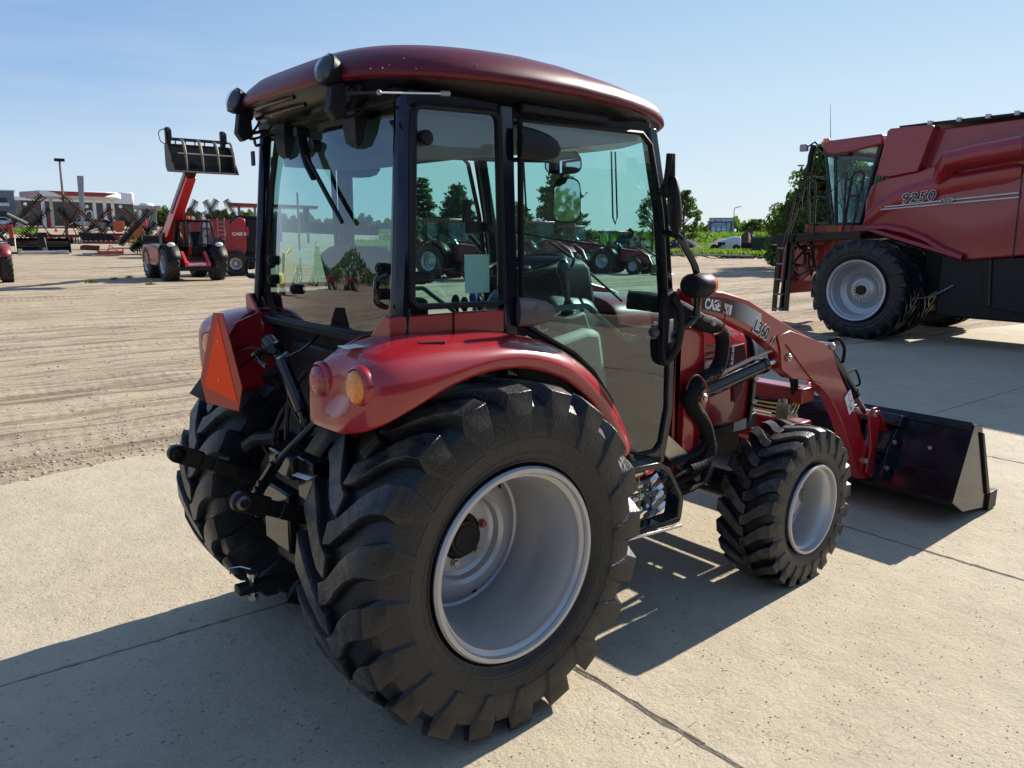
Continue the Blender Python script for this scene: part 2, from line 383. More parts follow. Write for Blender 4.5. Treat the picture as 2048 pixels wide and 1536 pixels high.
bump_(t, b, [(groove, .9, .007), (mid, .8, .016), (nz(t, g, 30, 5, .65), .8, .006), (fine, .8, .005), (math_(t, 'SUBTRACT', 1., pit), 1., .02)])
JOINT = mat('joint_dirt', (.12, .10, .075), .95, 0, 0, .4, 30, .8, 80)

# packed dirt yard: dry tan soil with wheel tracks, darker crumbs
DIRT, t, b = nodes_of('packed_dirt')
g = t.nodes.new('ShaderNodeTexCoord').outputs['Object']
big = nz(t, g, .12, 6, .6, .6); mid = nz(t, g, 1.3, 9, .72); fine = nz(t, g, 22, 7, .75)
ruts = nz(t, mapping(t, g, rad(42), (.06, 1.15, 1)), 1.6, 7, .68, 1.1)
ruts2 = nz(t, mapping(t, g, rad(30), (.10, 2.6, 1)), 1.3, 5, .6, 1.6)
tre = t.nodes.new('ShaderNodeTexWave'); tre.inputs['Scale'].default_value = 3.2; tre.inputs['Distortion'].default_value = 3.; tre.inputs['Detail'].default_value = 2
t.links.new(mapping(t, g, rad(42), (1, .12, 1)), tre.inputs[0])
trk = ramp(t, nz(t, mapping(t, g, rad(42), (.03, .8, 1), (3, 7, 0)), 1.2, 2, .5, .6), [(.56, 0.), (.62, 1.)])
c = ramp(t, big, [(.3, (.37, .285, .19)), (.55, (.46, .365, .255)), (.75, (.54, .445, .33))])
c = mixc(t, ramp(t, ruts, [(.38, .9), (.50, 0.)]), c, (.19, .14, .09))
c = mixc(t, ramp(t, ruts2, [(.38, .8), (.47, 0.)]), c, (.20, .155, .105))
c = mixc(t, ramp(t, mid, [(.5, 0.), (.75, .6)]), c, (.55, .47, .36))
c = mixc(t, ramp(t, fine, [(.3, .5), (.55, 0.)]), c, (.17, .13, .09))
t.links.new(c, b.inputs['Base Color']); b.inputs['Roughness'].default_value = .95; b.inputs['Specular IOR Level'].default_value = .2
tr2 = math_(t, 'MULTIPLY', tre.outputs['Fac'], trk)
bump_(t, b, [(ruts, .9, .10), (ruts2, .8, .05), (mid, 1., .05), (tr2, .25, .015), (fine, .9, .018)])

GRASSM0, t, b = nodes_of('grass_soil')
g = t.nodes.new('ShaderNodeTexCoord').outputs['Object']
c = ramp(t, nz(t, g, .9, 6, .7), [(.3, (.07, .12, .02)), (.55, (.12, .19, .03)), (.75, (.20, .24, .06))])
t.links.new(c, b.inputs['Base Color']); b.inputs['Roughness'].default_value = .8
CORN, t, b = nodes_of('corn_leaf')
g = t.nodes.new('ShaderNodeTexCoord').outputs['Object']
c = ramp(t, nz(t, g, .35, 5, .7), [(.3, (.06, .12, .02)), (.6, (.10, .19, .03)), (.8, (.17, .24, .05))])
t.links.new(c, b.inputs['Base Color']); b.inputs['Roughness'].default_value = .6

def smooth_noise(x, y, s, seed=0):
    return (np.sin(x*s+seed)+np.sin(y*s*1.3+seed*2.1)+np.sin((x+y)*s*.7+seed*.7)+np.sin((x-y*1.2)*s*1.9+seed*3.3)*.5)/3.5
def ground_z(x, y):
    d = np.hypot(x-CAM[0], y-CAM[1]); t = np.clip((d-58)/97, 0, 1); an = np.degrees(np.arctan2(y-CAM[1], x-CAM[0])); kk = np.where(an > -90, np.clip((an-60)/14, 0, 1), 1.); h = 2.1*t*t*(3-2*t)*kk*kk*(3-2*kk)
    edge = 3.32+.16*smooth_noise(x, y*0, 1.3, 1)+.07*smooth_noise(x, y*0, 5.1, 3)-np.where(x > 9, (x-9)*.12, 0)
    k = np.clip((y-edge)/.22, -1, 1)
    lip = -.05+.065*(k*.5+.5)
    padx = (x < 40)
    rough = .010*smooth_noise(x, y, 7.)+.012*smooth_noise(x, y, 2.3, 5)+.012*smooth_noise(x*.77-y*.64, (x*.64+y*.77)*6, 1.1, 2)
    return h+np.where(padx, lip, .01)+rough*np.clip(k*.5+.5, 0, 1)*np.clip((y-edge)/.8, .25, 1)
th0 = YAW
angs = np.concatenate([np.linspace(th0-.75, th0+.75, 520), np.linspace(th0+.75, th0-.75+2*PI, 90)[1:-1]])
rr = np.concatenate([[.6, 2], np.geomspace(3.2, 60, 330), np.geomspace(62, 400, 40), [700, 1200, 2500]])
A, Rr = np.meshgrid(angs, rr); X = CAM[0]+Rr*np.cos(A); Y = CAM[1]+Rr*np.sin(A); Z = ground_z(X, Y)
na, nr = len(angs), len(rr)
vs = np.stack([X, Y, Z], -1).reshape(-1, 3)
j, i = np.meshgrid(np.arange(nr-1), np.arange(na), indexing='ij'); i2 = (i+1) % na
fc = np.stack([j*na+i, (j+1)*na+i, (j+1)*na+i2, j*na+i2], -1).reshape(-1, 4)
def np_mesh(name, vs, fc, m, smooth=True):
    me = bpy.data.meshes.new(name); vs = np.asarray(vs, dtype=np.float32); fc = np.asarray(fc, dtype=np.int32)
    k = fc.shape[1]; me.vertices.add(len(vs)); me.vertices.foreach_set('co', vs.ravel())
    me.loops.add(fc.size); me.loops.foreach_set('vertex_index', fc.ravel())
    me.polygons.add(len(fc)); me.polygons.foreach_set('loop_start', np.arange(0, fc.size, k, dtype=np.int32)); me.polygons.foreach_set('loop_total', np.full(len(fc), k, dtype=np.int32))
    me.update(); me.validate(); me.materials.append(m)
    me.polygons.foreach_set('use_smooth', [smooth]*len(me.polygons))
    o = bpy.data.objects.new(name, me); col.objects.link(o); return o
ground = np_mesh('ground', vs, fc, DIRT); struct(ground)

# concrete apron of separate slabs, chipped edges, joints recessed
pad = MB().box(-16, 30, -12, 3.30, -.30, -.022).out('concrete_apron', JOINT); struct(pad)
xs = [-8.92, -6.58, -4.24, -1.9, .44, 2.78, 5.12, 7.40, 9.74, 12.1, 14.5, 17.0]
def yline(x): return .575-.030*x
def chip(p, q, n, amp):
    r = []
    for k in range(n):
        t_ = k/n; s_ = Vector(p).lerp(Vector(q), t_); d_ = Vector((q[1]-p[1], p[0]-q[0])).normalized()
        a_ = amp*(rnd.random()**3)*(1 if 0 < k else 0); r.append((s_.x+d_.x*a_, s_.y+d_.y*a_))
    return r
def slab(x0, x1, y0a, y0b, y1a, y1b):
    g_ = .004
    c_ = [(x0+g_, y0a+g_), (x1-g_, y0b+g_), (x1-g_, y1b-g_), (x0+g_, y1a-g_)]
    pts = []
    for a_ in range(4):
        p, q = c_[a_], c_[(a_+1) % 4]; L = (Vector(q)-Vector(p)).length; pts += chip(p, q, max(2, int(L/.035)), -.009)
    o = MB().prism(pts, 2, -.12, 0).out('slab', CONC, pad, smooth=False, bevel=.004)
for k in range(len(xs)-1):
    x0, x1 = xs[k], xs[k+1]
    slab(x0, x1, yline(x0), yline(x1), 3.75, 3.75)
    slab(x0, x1, -4.9, -4.9, yline(x0), yline(x1))
    slab(x0, x1, -9.8, -9.8, -4.9, -4.9)
# crack lines running on from the joints are thin recessed slots filled with dirt
for k, xj in enumerate((.44, 2.78, 5.12)):
    b_ = MB(); pts_ = []
    y_ = -4.8; 
    while y_ < yline(xj)-.1:
        pts_.append((xj+rnd.uniform(-.006, .006)+.012*math.sin(y_*2+k), y_)); y_ += .05
    wv = [(.010 if k == 0 else .005)*(rnd.random()*.9+.35) for _ in pts_]
    V_ = []; 
    for (x_, y_), q in zip(pts_, wv): V_ += [(x_-q, y_, .0012), (x_+q, y_, .0012)]
    F_ = [(2*i_, 2*i_+1, 2*i_+3, 2*i_+2) for i_ in range(len(pts_)-1)]
    b_.add(V_, F_).out('joint_filler', JOINT, pad, smooth=False)

# loose stones and clods (one mass of countless bits)
def scatter_stones(name, n, fn, m, smin, smax):
    ico = [(0, 0, 1), (.89, 0, .45), (.28, .85, .45), (-.72, .53, .45), (-.72, -.53, .45), (.28, -.85, .45), (.72, .53, -.45), (-.28, .85, -.45), (-.89, 0, -.45), (-.28, -.85, -.45), (.72, -.53, -.45), (0, 0, -1)]
    icf = [(0, 1, 2), (0, 2, 3), (0, 3, 4), (0, 4, 5), (0, 5, 1), (1, 6, 2), (2, 7, 3), (3, 8, 4), (4, 9, 5), (5, 10, 1), (6, 7, 2), (7, 8, 3), (8, 9, 4), (9, 10, 5), (10, 6, 1), (11, 7, 6), (11, 8, 7), (11, 9, 8), (11, 10, 9), (11, 6, 10)]
    ico = np.array(ico); rg = np.random.default_rng(3)
    P = np.array([fn(rg) for _ in range(n)]); s = rg.uniform(0, 1, n)**3*(smax-smin)+smin
    V = P[:, None, :]+ico[None]*s[:, None, None]*rg.uniform(.6, 1.25, (n, 12, 3))*np.array([1, 1, .6])
    Fq = (np.array(icf)[None]+12*np.arange(n)[:, None, None]).reshape(-1, 3)
    o = np_mesh(name, V.reshape(-1, 3), Fq, m, False); struct(o, 'stuff'); return o
STONE = mat('pebble', (.36, .285, .20), .9, 0, 0, .4, 9)
def f1(rg):
    d = 3.2*math.exp(rg.uniform(0, 2.3)); a = YAW+rg.uniform(-.62, .68); x = CAM[0]+d*math.cos(a); y = CAM[1]+d*math.sin(a)
    if y < 3.4: y = 3.4+abs(rg.normal(0, .5)); 
    return (x, y, float(ground_z(np.array(x), np.array(y)))+.002)
tag(scatter_stones('dirt_clods', 7000, f1, STONE, .003, .020), 'small dry clods and pebbles strewn over the tan dirt yard', 'pebbles')
def f2(rg):
    x = rg.uniform(-3, 9); y = rg.uniform(-2.6, 3.4)
    if rg.random() < .45: y = 3.35-abs(rg.normal(0, .35))
    return (x, y, .001)
tag(scatter_stones('grit', 2600, f2, STONE, .0012, .0065), 'fine grit scattered on the concrete apron', 'grit')

# ================================================================ VEGETATION
def leafmat(name, a, b_, c_, tr=.25):
    m, t, b = nodes_of(name); g = t.nodes.new('ShaderNodeTexCoord').outputs['Object']
    t.links.new(ramp(t, nz(t, g, 2.2, 5, .7), [(.3, a), (.55, b_), (.75, c_)]), b.inputs['Base Color']); b.inputs['Roughness'].default_value = .6
    b.inputs['Specular IOR Level'].default_value = .25
    o_ = [n for n in t.nodes if n.type == 'OUTPUT_MATERIAL'][0]; tl = t.nodes.new('ShaderNodeBsdfTranslucent'); ms = t.nodes.new('ShaderNodeMixShader'); ms.inputs[0].default_value = .35
    hs = t.nodes.new('ShaderNodeMixRGB'); hs.blend_type = 'MULTIPLY'; hs.inputs[0].default_value = 1; hs.inputs[2].default_value = (1.6, 1.9, .7, 1)
    t.links.new(b.inputs['Base Color'].links[0].from_socket, hs.inputs[1]); t.links.new(hs.outputs[0], tl.inputs['Color'])
    t.links.new(b.outputs[0], ms.inputs[1]); t.links.new(tl.outputs[0], ms.inputs[2]); t.links.new(ms.outputs[0], o_.inputs[0])
    return m
LEAF = leafmat('broad_leaf', (.04, .07, .016), (.08, .12, .03), (.14, .18, .05))
NEED = leafmat('pine_needle', (.022, .042, .016), (.045, .07, .026), (.075, .10, .04))
BARK = mat('bark', (.09, .07, .055), .95, 0, 0, .3, 12, .8, 30)
def leaf_quads(P, s, rg, el=1.6, up=.3):
    n = len(P); d = rg.normal(size=(n, 3)); d[:, 2] += up; d /= np.linalg.norm(d, axis=1)[:, None]
    e = rg.normal(size=(n, 3)); e -= (e*d).sum(1)[:, None]*d; e /= np.linalg.norm(e, axis=1)[:, None]
    s = s*rg.uniform(.6, 1.4, (n, 1))
    V = np.stack([P-e*s*.5, P+d*s*el*.5-e*s*.1, P+e*s*.5, P-d*s*el*.5], 1)
    return V.reshape(-1, 3), np.arange(4*n).reshape(n, 4)
def broadleaf(name, loc, H, W, seed, label, n=9000, leaf=.16, m=None, trunk_h=.22, shape=1., kind='tree'):
    rg = np.random.default_rng(seed); r_ = random.Random(seed)
    t_ = thing(name, label, 'tree', loc)
    tr = MB(); pts = [(0, 0, -.2), (r_.uniform(-.1, .1), 0, H*.2), (r_.uniform(-.3, .3), r_.uniform(-.2, .2), H*.5), (r_.uniform(-.3, .3), 0, H*.9)]
    tr.tube(pts, [H*.028, H*.022, H*.014, H*.004], 8, smooth=4)
    cl = []
    for k in range(46):
        z = H*(trunk_h+(.97-trunk_h)*((k+.5)/46)); f = (z/H-trunk_h)/(1-trunk_h)
        rad_ = W/2*max(.12, (math.sin(PI*min(1, .28+.72*f*1.0))**.7 if shape > 0 else (1-f)**.8+.06))
        a = k*2.4+r_.uniform(-.5, .5); q = rad_*r_.uniform(.55, 1.0)
        c_ = (q*math.cos(a), q*math.sin(a), z+r_.uniform(-.05, .05)*H); cl.append((c_, W*.13*r_.uniform(.7, 1.35)))
        tr.tube([(0, 0, z*.75), (c_[0]*.5, c_[1]*.5, z*.9), c_], [H*.008, H*.005, .01], 5, smooth=2)
    tr.out('trunk', BARK, t_)
    P = []
    for c_, r in cl:
        q = rg.normal(size=(n//46, 3)); q /= np.linalg.norm(q, axis=1)[:, None]; q *= (rg.uniform(0, 1, (len(q), 1))**.45)*r
        q[:, 2] *= .7; P.append(q+np.array(c_))
    V, F = leaf_quads(np.concatenate(P), leaf, rg)
    o = np_mesh('crown', V, F, m or LEAF, False); o.parent = t_
    return t_
def pine(name, loc, H, W, seed, label, n=9000, layers=15, droop=.1, base=.16, irregular=.25):
    rg = np.random.default_rng(seed); r_ = random.Random(seed)
    t_ = thing(name, label, 'tree', loc); tr = MB(); tr.tube([(0, 0, -.2), (.02*H, 0, H*.5), (0, 0, H*.99)], [H*.022, H*.014, .02], 8, smooth=3)
    P = []
    for L in range(layers):
        f = L/(layers-1); z = H*(base+(1-base)*f*.97); R = W/2*(1-f)**.75*r_.uniform(1-irregular, 1+irregular*.5)+.15
        nb = 7 if f < .8 else 5
        for k in range(nb):
            a = 2*PI*(k+r_.random()*.6)/nb+L; q = R*r_.uniform(.65, 1.08); e = Vector((q*math.cos(a), q*math.sin(a), z+q*r_.uniform(-droop, .28)))
            tr.tube([(0, 0, z), (e.x*.5, e.y*.5, z+(e.z-z)*.2), e], [H*.006+.01, H*.004+.006, .008], 5, smooth=2)
            m_ = int(n/(layers*7)*(.35+q/(W/2)*1.3)); u = rg.uniform(.15, 1.03, m_)[:, None]**.7
            b0 = np.array([0, 0, z]); b1 = np.array(e); wd = .07*W*(1.15-u*.8)
            q_ = b0*(1-u)+b1*u+rg.normal(size=(m_, 3))*wd*np.array([1, 1, .38]); q_[:, 2] += (u[:, 0]**2)*.05*H*.3
            P.append(q_)
    tr.out('trunk', BARK, t_)
    V, F = leaf_quads(np.concatenate(P), W*.022+.05, rg, el=2.6)
    o = np_mesh('crown', V, F, NEED, False); o.parent = t_
    return t_
def mass(name, n, fn, size, m, label, cat, up=.3, el=1.6, seed=5):
    rg = np.random.default_rng(seed); P = np.array([fn(rg) for _ in range(n)])
    V, F = leaf_quads(P, size, rg, el=el, up=up); o = np_mesh(name, V, F, m, False); struct(o, 'stuff'); o['label'] = label; o['category'] = cat; return o
def az_pt(px, d):
    p = far(px, d); return p
def strip_fn(px0, px1, d0, d1, h, jag=0.):
    def fn(rg):
        px = rg.uniform(px0, px1); d = rg.uniform(d0, d1); p = far(px, d)
        hh = h*(1-.5*jag*(.5+.5*math.sin(px*.11)+.4*math.sin(px*.37+1)+.3*math.sin(px*.05)))
        return (p.x, p.y, p.z+hh*rg.random()**.6)
    return fn
# far tree belt on the horizon, corn, grass
mass('distant_treeline', 26000, strip_fn(250, 820, 300, 340, 6.5, .6), 1.0, LEAF, 'belt of distant trees along the horizon behind the fuel station', 'tree belt')
mass('distant_shelterbelt', 9000, strip_fn(1380, 2150, 420, 450, 7.5, 1.1), 1.6, LEAF, 'low dark shelterbelt on the horizon beyond the corn', 'tree belt', seed=8)
CORN = leafmat('corn_leaf_lit', (.07, .13, .02), (.12, .20, .035), (.20, .27, .06)); GRASSM = leafmat('grass_blade', (.09, .14, .02), (.15, .21, .035), (.26, .28, .07))
mass('corn_field', 90000, strip_fn(760, 2150, 118, 260, 1.62), .30, CORN, 'tall green corn field beyond the yard', 'corn field', up=1.2, el=3.0, seed=9)
def verge(name, px0, px1, d0, d1, label, n, h=.28, size=.13, seed=1):
    b_ = MB(); K = 30; V_ = []
    for k in range(K+1):
        px = px0+(px1-px0)*k/K
        for q in range(7):
            p = far(px, d0+(d1-d0)*q/6+(math.sin(k*1.7)*1.2 if q in (0,) else 0)); V_.append((p.x, p.y, float(ground_z(np.array(p.x), np.array(p.y)))+.05))
    F_ = [(k*7+q, (k+1)*7+q, (k+1)*7+q+1, k*7+q+1) for k in range(K) for q in range(6)]
    o = b_.add(V_, F_).out(name, GRASSM0, smooth=True); struct(o)
    mass(name+'_blades', n, strip_fn(px0, px1, d0-.6, d1, h), size, GRASSM, label, 'grass', up=2.5, el=2.6, seed=seed)
verge('grass_verge', 1330, 1640, 62, 118, 'rough green verge at the far edge of the yard', 42000, .30, .14)
verge('lawn', -60, 75, 106, 122, 'strip of mown lawn before the grey building at far left', 3000, .10, .2, 2)
verge('roadside_grass', 262, 345, 72, 100, 'short green grass patch left of the telehandler', 4000, .12, .2, 4)
verge('meadow', 700, 1330, 66, 118, 'green meadow behind the row of parked tractors', 34000, .28, .16, 3)
# weeds in the yard
def tuft(px, py, s, n, label, seed):
    p = gnd(px, py); rg = np.random.default_rng(seed); V_ = []; F_ = []
    for k in range(n):
        a = rg.uniform(0, 2*PI); r = rg.uniform(0, s*.5); l = rg.uniform(.3, 1.)*s*.45; x, y = p.x+r*math.cos(a), p.y+r*math.sin(a); w_ = .012
        dx, dy = rg.normal(0, .35, 2)*l; o_ = len(V_)
        V_ += [(x-w_, y, 0), (x+w_, y, 0), (x+dx*.5+w_, y+dy*.5, l*.6), (x+dx, y+dy, l)]; F_.append((o_, o_+1, o_+2, o_+3))
    o = MB().add(V_, F_).out('weed_tuft', GRASSM, smooth=False); tag(o, label, 'weed', 'weeds sprouting in the dirt yard')
tuft(183, 567, .42, 50, 'low green weed tuft left of the telehandler', 1); tuft(228, 560, .28, 40, 'small weed beside the telehandler rear wheel', 2); tuft(258, 556, .26, 40, 'thin upright weed nearest the telehandler', 4); tuft(300, 570, .3, 40, 'weed tuft in front of the telehandler', 5)

# trees one can tell apart
pine('pine_tree', far(845, 70, 0.5), 5.6, 4.6, 11, 'tall open pine seen through the tractor side window, leftmost of the pair', 4600, 11, .1, .10, .4)
pine('pine_tree', far(915, 66, .4), 4.9, 5.6, 12, 'wider ragged pine right of the tall one, beside the thin pole', 5200, 10, .1, .08, .5)
pine('spruce_tree', far(1118, 60, .2), 6.1, 6.3, 13, 'big dense spruce seen through the cab door glass', 8500, 14, .16, .05, .35)
pine('spruce_tree', far(1035, 64, .2), 3.6, 6.0, 14, 'low spreading spruce left of the big one, mostly behind the cab post', 6000, 8, .2, .06, .2)
broadleaf('small_tree', far(1306, 64, .3), 4.6, 3.0, 21, 'thin leafed young tree behind the front corner of the cab', 2600, .12)
broadleaf('small_tree', far(1366, 62, .3), 4.6, 2.4, 22, 'sparse leafed tree just right of the tractor cab', 3600, .13)
broadleaf('shade_tree', far(1652, 40, 0), 5.7, 5.2, 23, 'large bushy tree rising behind the combine cab', 24000, .12, None, .10, -1)
broadleaf('shade_tree', far(1598, 43, 0), 3.7, 3.2, 24, 'lower rounded tree left of the big one behind the ladder', 10000, .11, None, .26)
broadleaf('shade_tree', far(1728, 39, 0), 4.6, 4.2, 25, 'light green tree seen through the combine cab glass', 13000, .13, None, .06)
broadleaf('distant_tree', far(1508, 300), 6.5, 9, 26, 'round far tree on the horizon left of the dumpster', 2500, .6)
# ================================================================ MAIN TRACTOR (x forward, y left, origin under the rear axle)
T = thing('compact_tractor', 'red compact loader tractor with glazed cab standing on the concrete, nearest machine', 'tractor')
def mir(pts): return [(x, -y, z) for x, y, z in pts]

# ---- rear wheels
def worn(name, r0, r1):     # same rubber, with dry concrete dust rubbed into the tops of the lugs
    m = RUB.copy(); m.name = name; t = m.node_tree; b = t.nodes['Principled BSDF']
    g = t.nodes.new('ShaderNodeTexCoord').outputs['Object']; sx = t.nodes.new('ShaderNodeSeparateXYZ'); t.links.new(g, sx.inputs[0])
    r = math_(t, 'SQRT', math_(t, 'ADD', math_(t, 'MULTIPLY', sx.outputs[0], sx.outputs[0]), math_(t, 'MULTIPLY', sx.outputs[2], sx.outputs[2])))
    mr = t.nodes.new('ShaderNodeMapRange'); mr.inputs['From Min'].default_value = r0; mr.inputs['From Max'].default_value = r1; t.links.new(r, mr.inputs[0])
    f = math_(t, 'MULTIPLY', mr.outputs[0], ramp(t, nz(t, g, 9, 8, .72), [(.40, 0.), (.62, .85)]))
    src = b.inputs['Base Color'].links[0].from_socket
    t.links.new(mixc(t, f, src, (.115, .10, .082)), b.inputs['Base Color'])
    f2 = math_(t, 'MULTIPLY', ramp(t, nz(t, g, 2.2, 8, .7), [(.5, 0.), (.75, .12)]), 1.); s2 = b.inputs['Base Color'].links[0].from_socket
    t.links.new(mixc(t, f2, s2, (.10, .085, .065)), b.inputs['Base Color'])
    return m
RUBW = worn('tyre_rubber_worn', .604, .621); RUBW2 = worn('front_tyre_rubber_worn', .392, .406)
def rear_wheel(sg):
    W_ = MB().lathe([(.312, -.395), (.340, -.405), (.343, -.415), (.336, -.425), (.322, -.425), (.318, -.415), (.320, -.405), (.309, -.396), (.304, -.345), (.309, -.338), (.309, -.328), (.290, -.300), (.284, -.29), (.284, -.20), (.292, -.115), (.286, -.095), (.284, -.06), (.295, 0), (.313, .0), (.322, .01), (.336, .012), (.34, .02), (.336, .03), (.30, .025), (.284, -.02), (.272, -.06), (.270, -.12), (.276, -.20), (.278, -.33), (.298, -.37), (.303, -.395)], n=96, closed=True)
    # disc
    W_.lathe([(.284, -.085), (.262, -.075), (.250, -.085), (.205, -.115), (.175, -.118), (.160, -.108), (.150, -.088), (.135, -.080), (.062, -.080), (.062, -.070), (.14, -.070), (.16, -.095), (.20, -.105), (.25, -.072), (.284, -.072)], n=72, closed=True)
    if sg > 0: W_.v = [(x, -y, z) for x, y, z in W_.v]
    # local origin: inner flange side; outer flange rim at y = -.425
    wh = W_.out('rear_wheel', SIL, T, ang=28, loc=(0, -sg*-.0+(-.416 if sg < 0 else .416), .616))
    s = -1 if sg < 0 else 1
    tb = tyre_mesh(.623, .46, .338, 20, .035, 17, .098, sg, 96)
    tb.v = [(x, y+s*.205, max(z, -.614)) for x, y, z in tb.v]
    tb.out('tyre', RUBW, wh, ang=32, bevel=.0035)
    MB().cyl((0, s*.05, 0), (0, s*.118, 0), .066, n=32).cyl((0, s*.118, 0), (0, s*.122, 0), .05, n=32).out('hub_cap', BLKM, wh, bevel=.004)
    for k in range(6):
        a = PI/3*k+.25; x, z = .102*math.cos(a), .102*math.sin(a)
        MB().cyl((x, s*.078, z), (x, s*.086, z), .0165, n=16).cyl((x, s*.086, z), (x, s*.100, z), .0125, n=6).out('wheel_bolt', ZINC if k % 3 else mat('bolt_red', (.35, .09, .07), .5, .3), wh, ang=20)
        if k % 2 == 0:
            a += .5; x, z = .232*math.cos(a), .232*math.sin(a)
            MB().box(-.009, .009, -.004, .004, -.009, .009).out('square_hole', mat('hole_black', (.002, .002, .002), .9), wh, loc=(x, s*.094, z))
    a = rad(222); x, z = .272*math.cos(a), .272*math.sin(a)
    MB().beam((x, -s*.02, z), (x*.97, s*.0-s*.09, z*.97), .035, .004, up=(x, 0, z)).cyl((x*.97, s*.0, z*.97), (x*.92, -s*.10, z*.92), .006, n=8).out('valve', ZINC, wh)
    return wh
rear_wheel(-1); rear_wheel(1)
# ---- front wheels
def front_wheel(sg):
    s = sg
    W_ = MB().lathe([(.195, .128), (.222, .142), (.2275, .150), (.224, .160), (.212, .160), (.208, .145), (.205, .128), (.192, .108), (.188, .02), (.192, .0), (.186, -.08), (.19, -.1), (.222, -.13), (.226, -.14), (.20, -.13), (.178, -.1), (.176, .0), (.178, .09), (.19, .12)], n=72, closed=True)
    W_.lathe([(.19, .0), (.165, .004), (.150, -.006), (.115, -.02), (.095, -.015), (.085, .0), (.0, .0), (0, -.01), (.09, -.01), (.11, -.03), (.16, -.014), (.19, -.01)], n=48, closed=True)
    if s < 0: W_.v = [(x, -y, z) for x, y, z in W_.v]
    wh = W_.out('front_wheel', SIL, T, ang=28, loc=(1.893, s*.692, .383)); wh.rotation_euler = (0, 0, rad(1.5))
    tb = tyre_mesh(.408, .30, .224, 22, .027, 14, .062, s, 96)
    tb.v = [(x, y+s*.005, max(z, -.381)) for x, y, z in tb.v]
    tb.out('tyre', RUBW2, wh, ang=32, bevel=.003)
    MB().cyl((0, s*0, 0), (0, s*.05, 0), .055, n=24).out('hub_cap', SIL, wh, bevel=.004)
    for k in range(6):
        a = PI/3*k; MB().cyl((.08*math.cos(a), s*0, .08*math.sin(a)), (.08*math.cos(a), s*.022, .08*math.sin(a)), .011, n=6).out('wheel_bolt', ZINC, wh, ang=20)
    MB().box(.150, .166, s*.01-.012, s*.01+.012, -.03, .03).box(-.172, -.160, s*.04-.012, s*.04+.012, -.10, -.055).out('balance_weight', ZINC, wh)
front_wheel(-1); front_wheel(1)

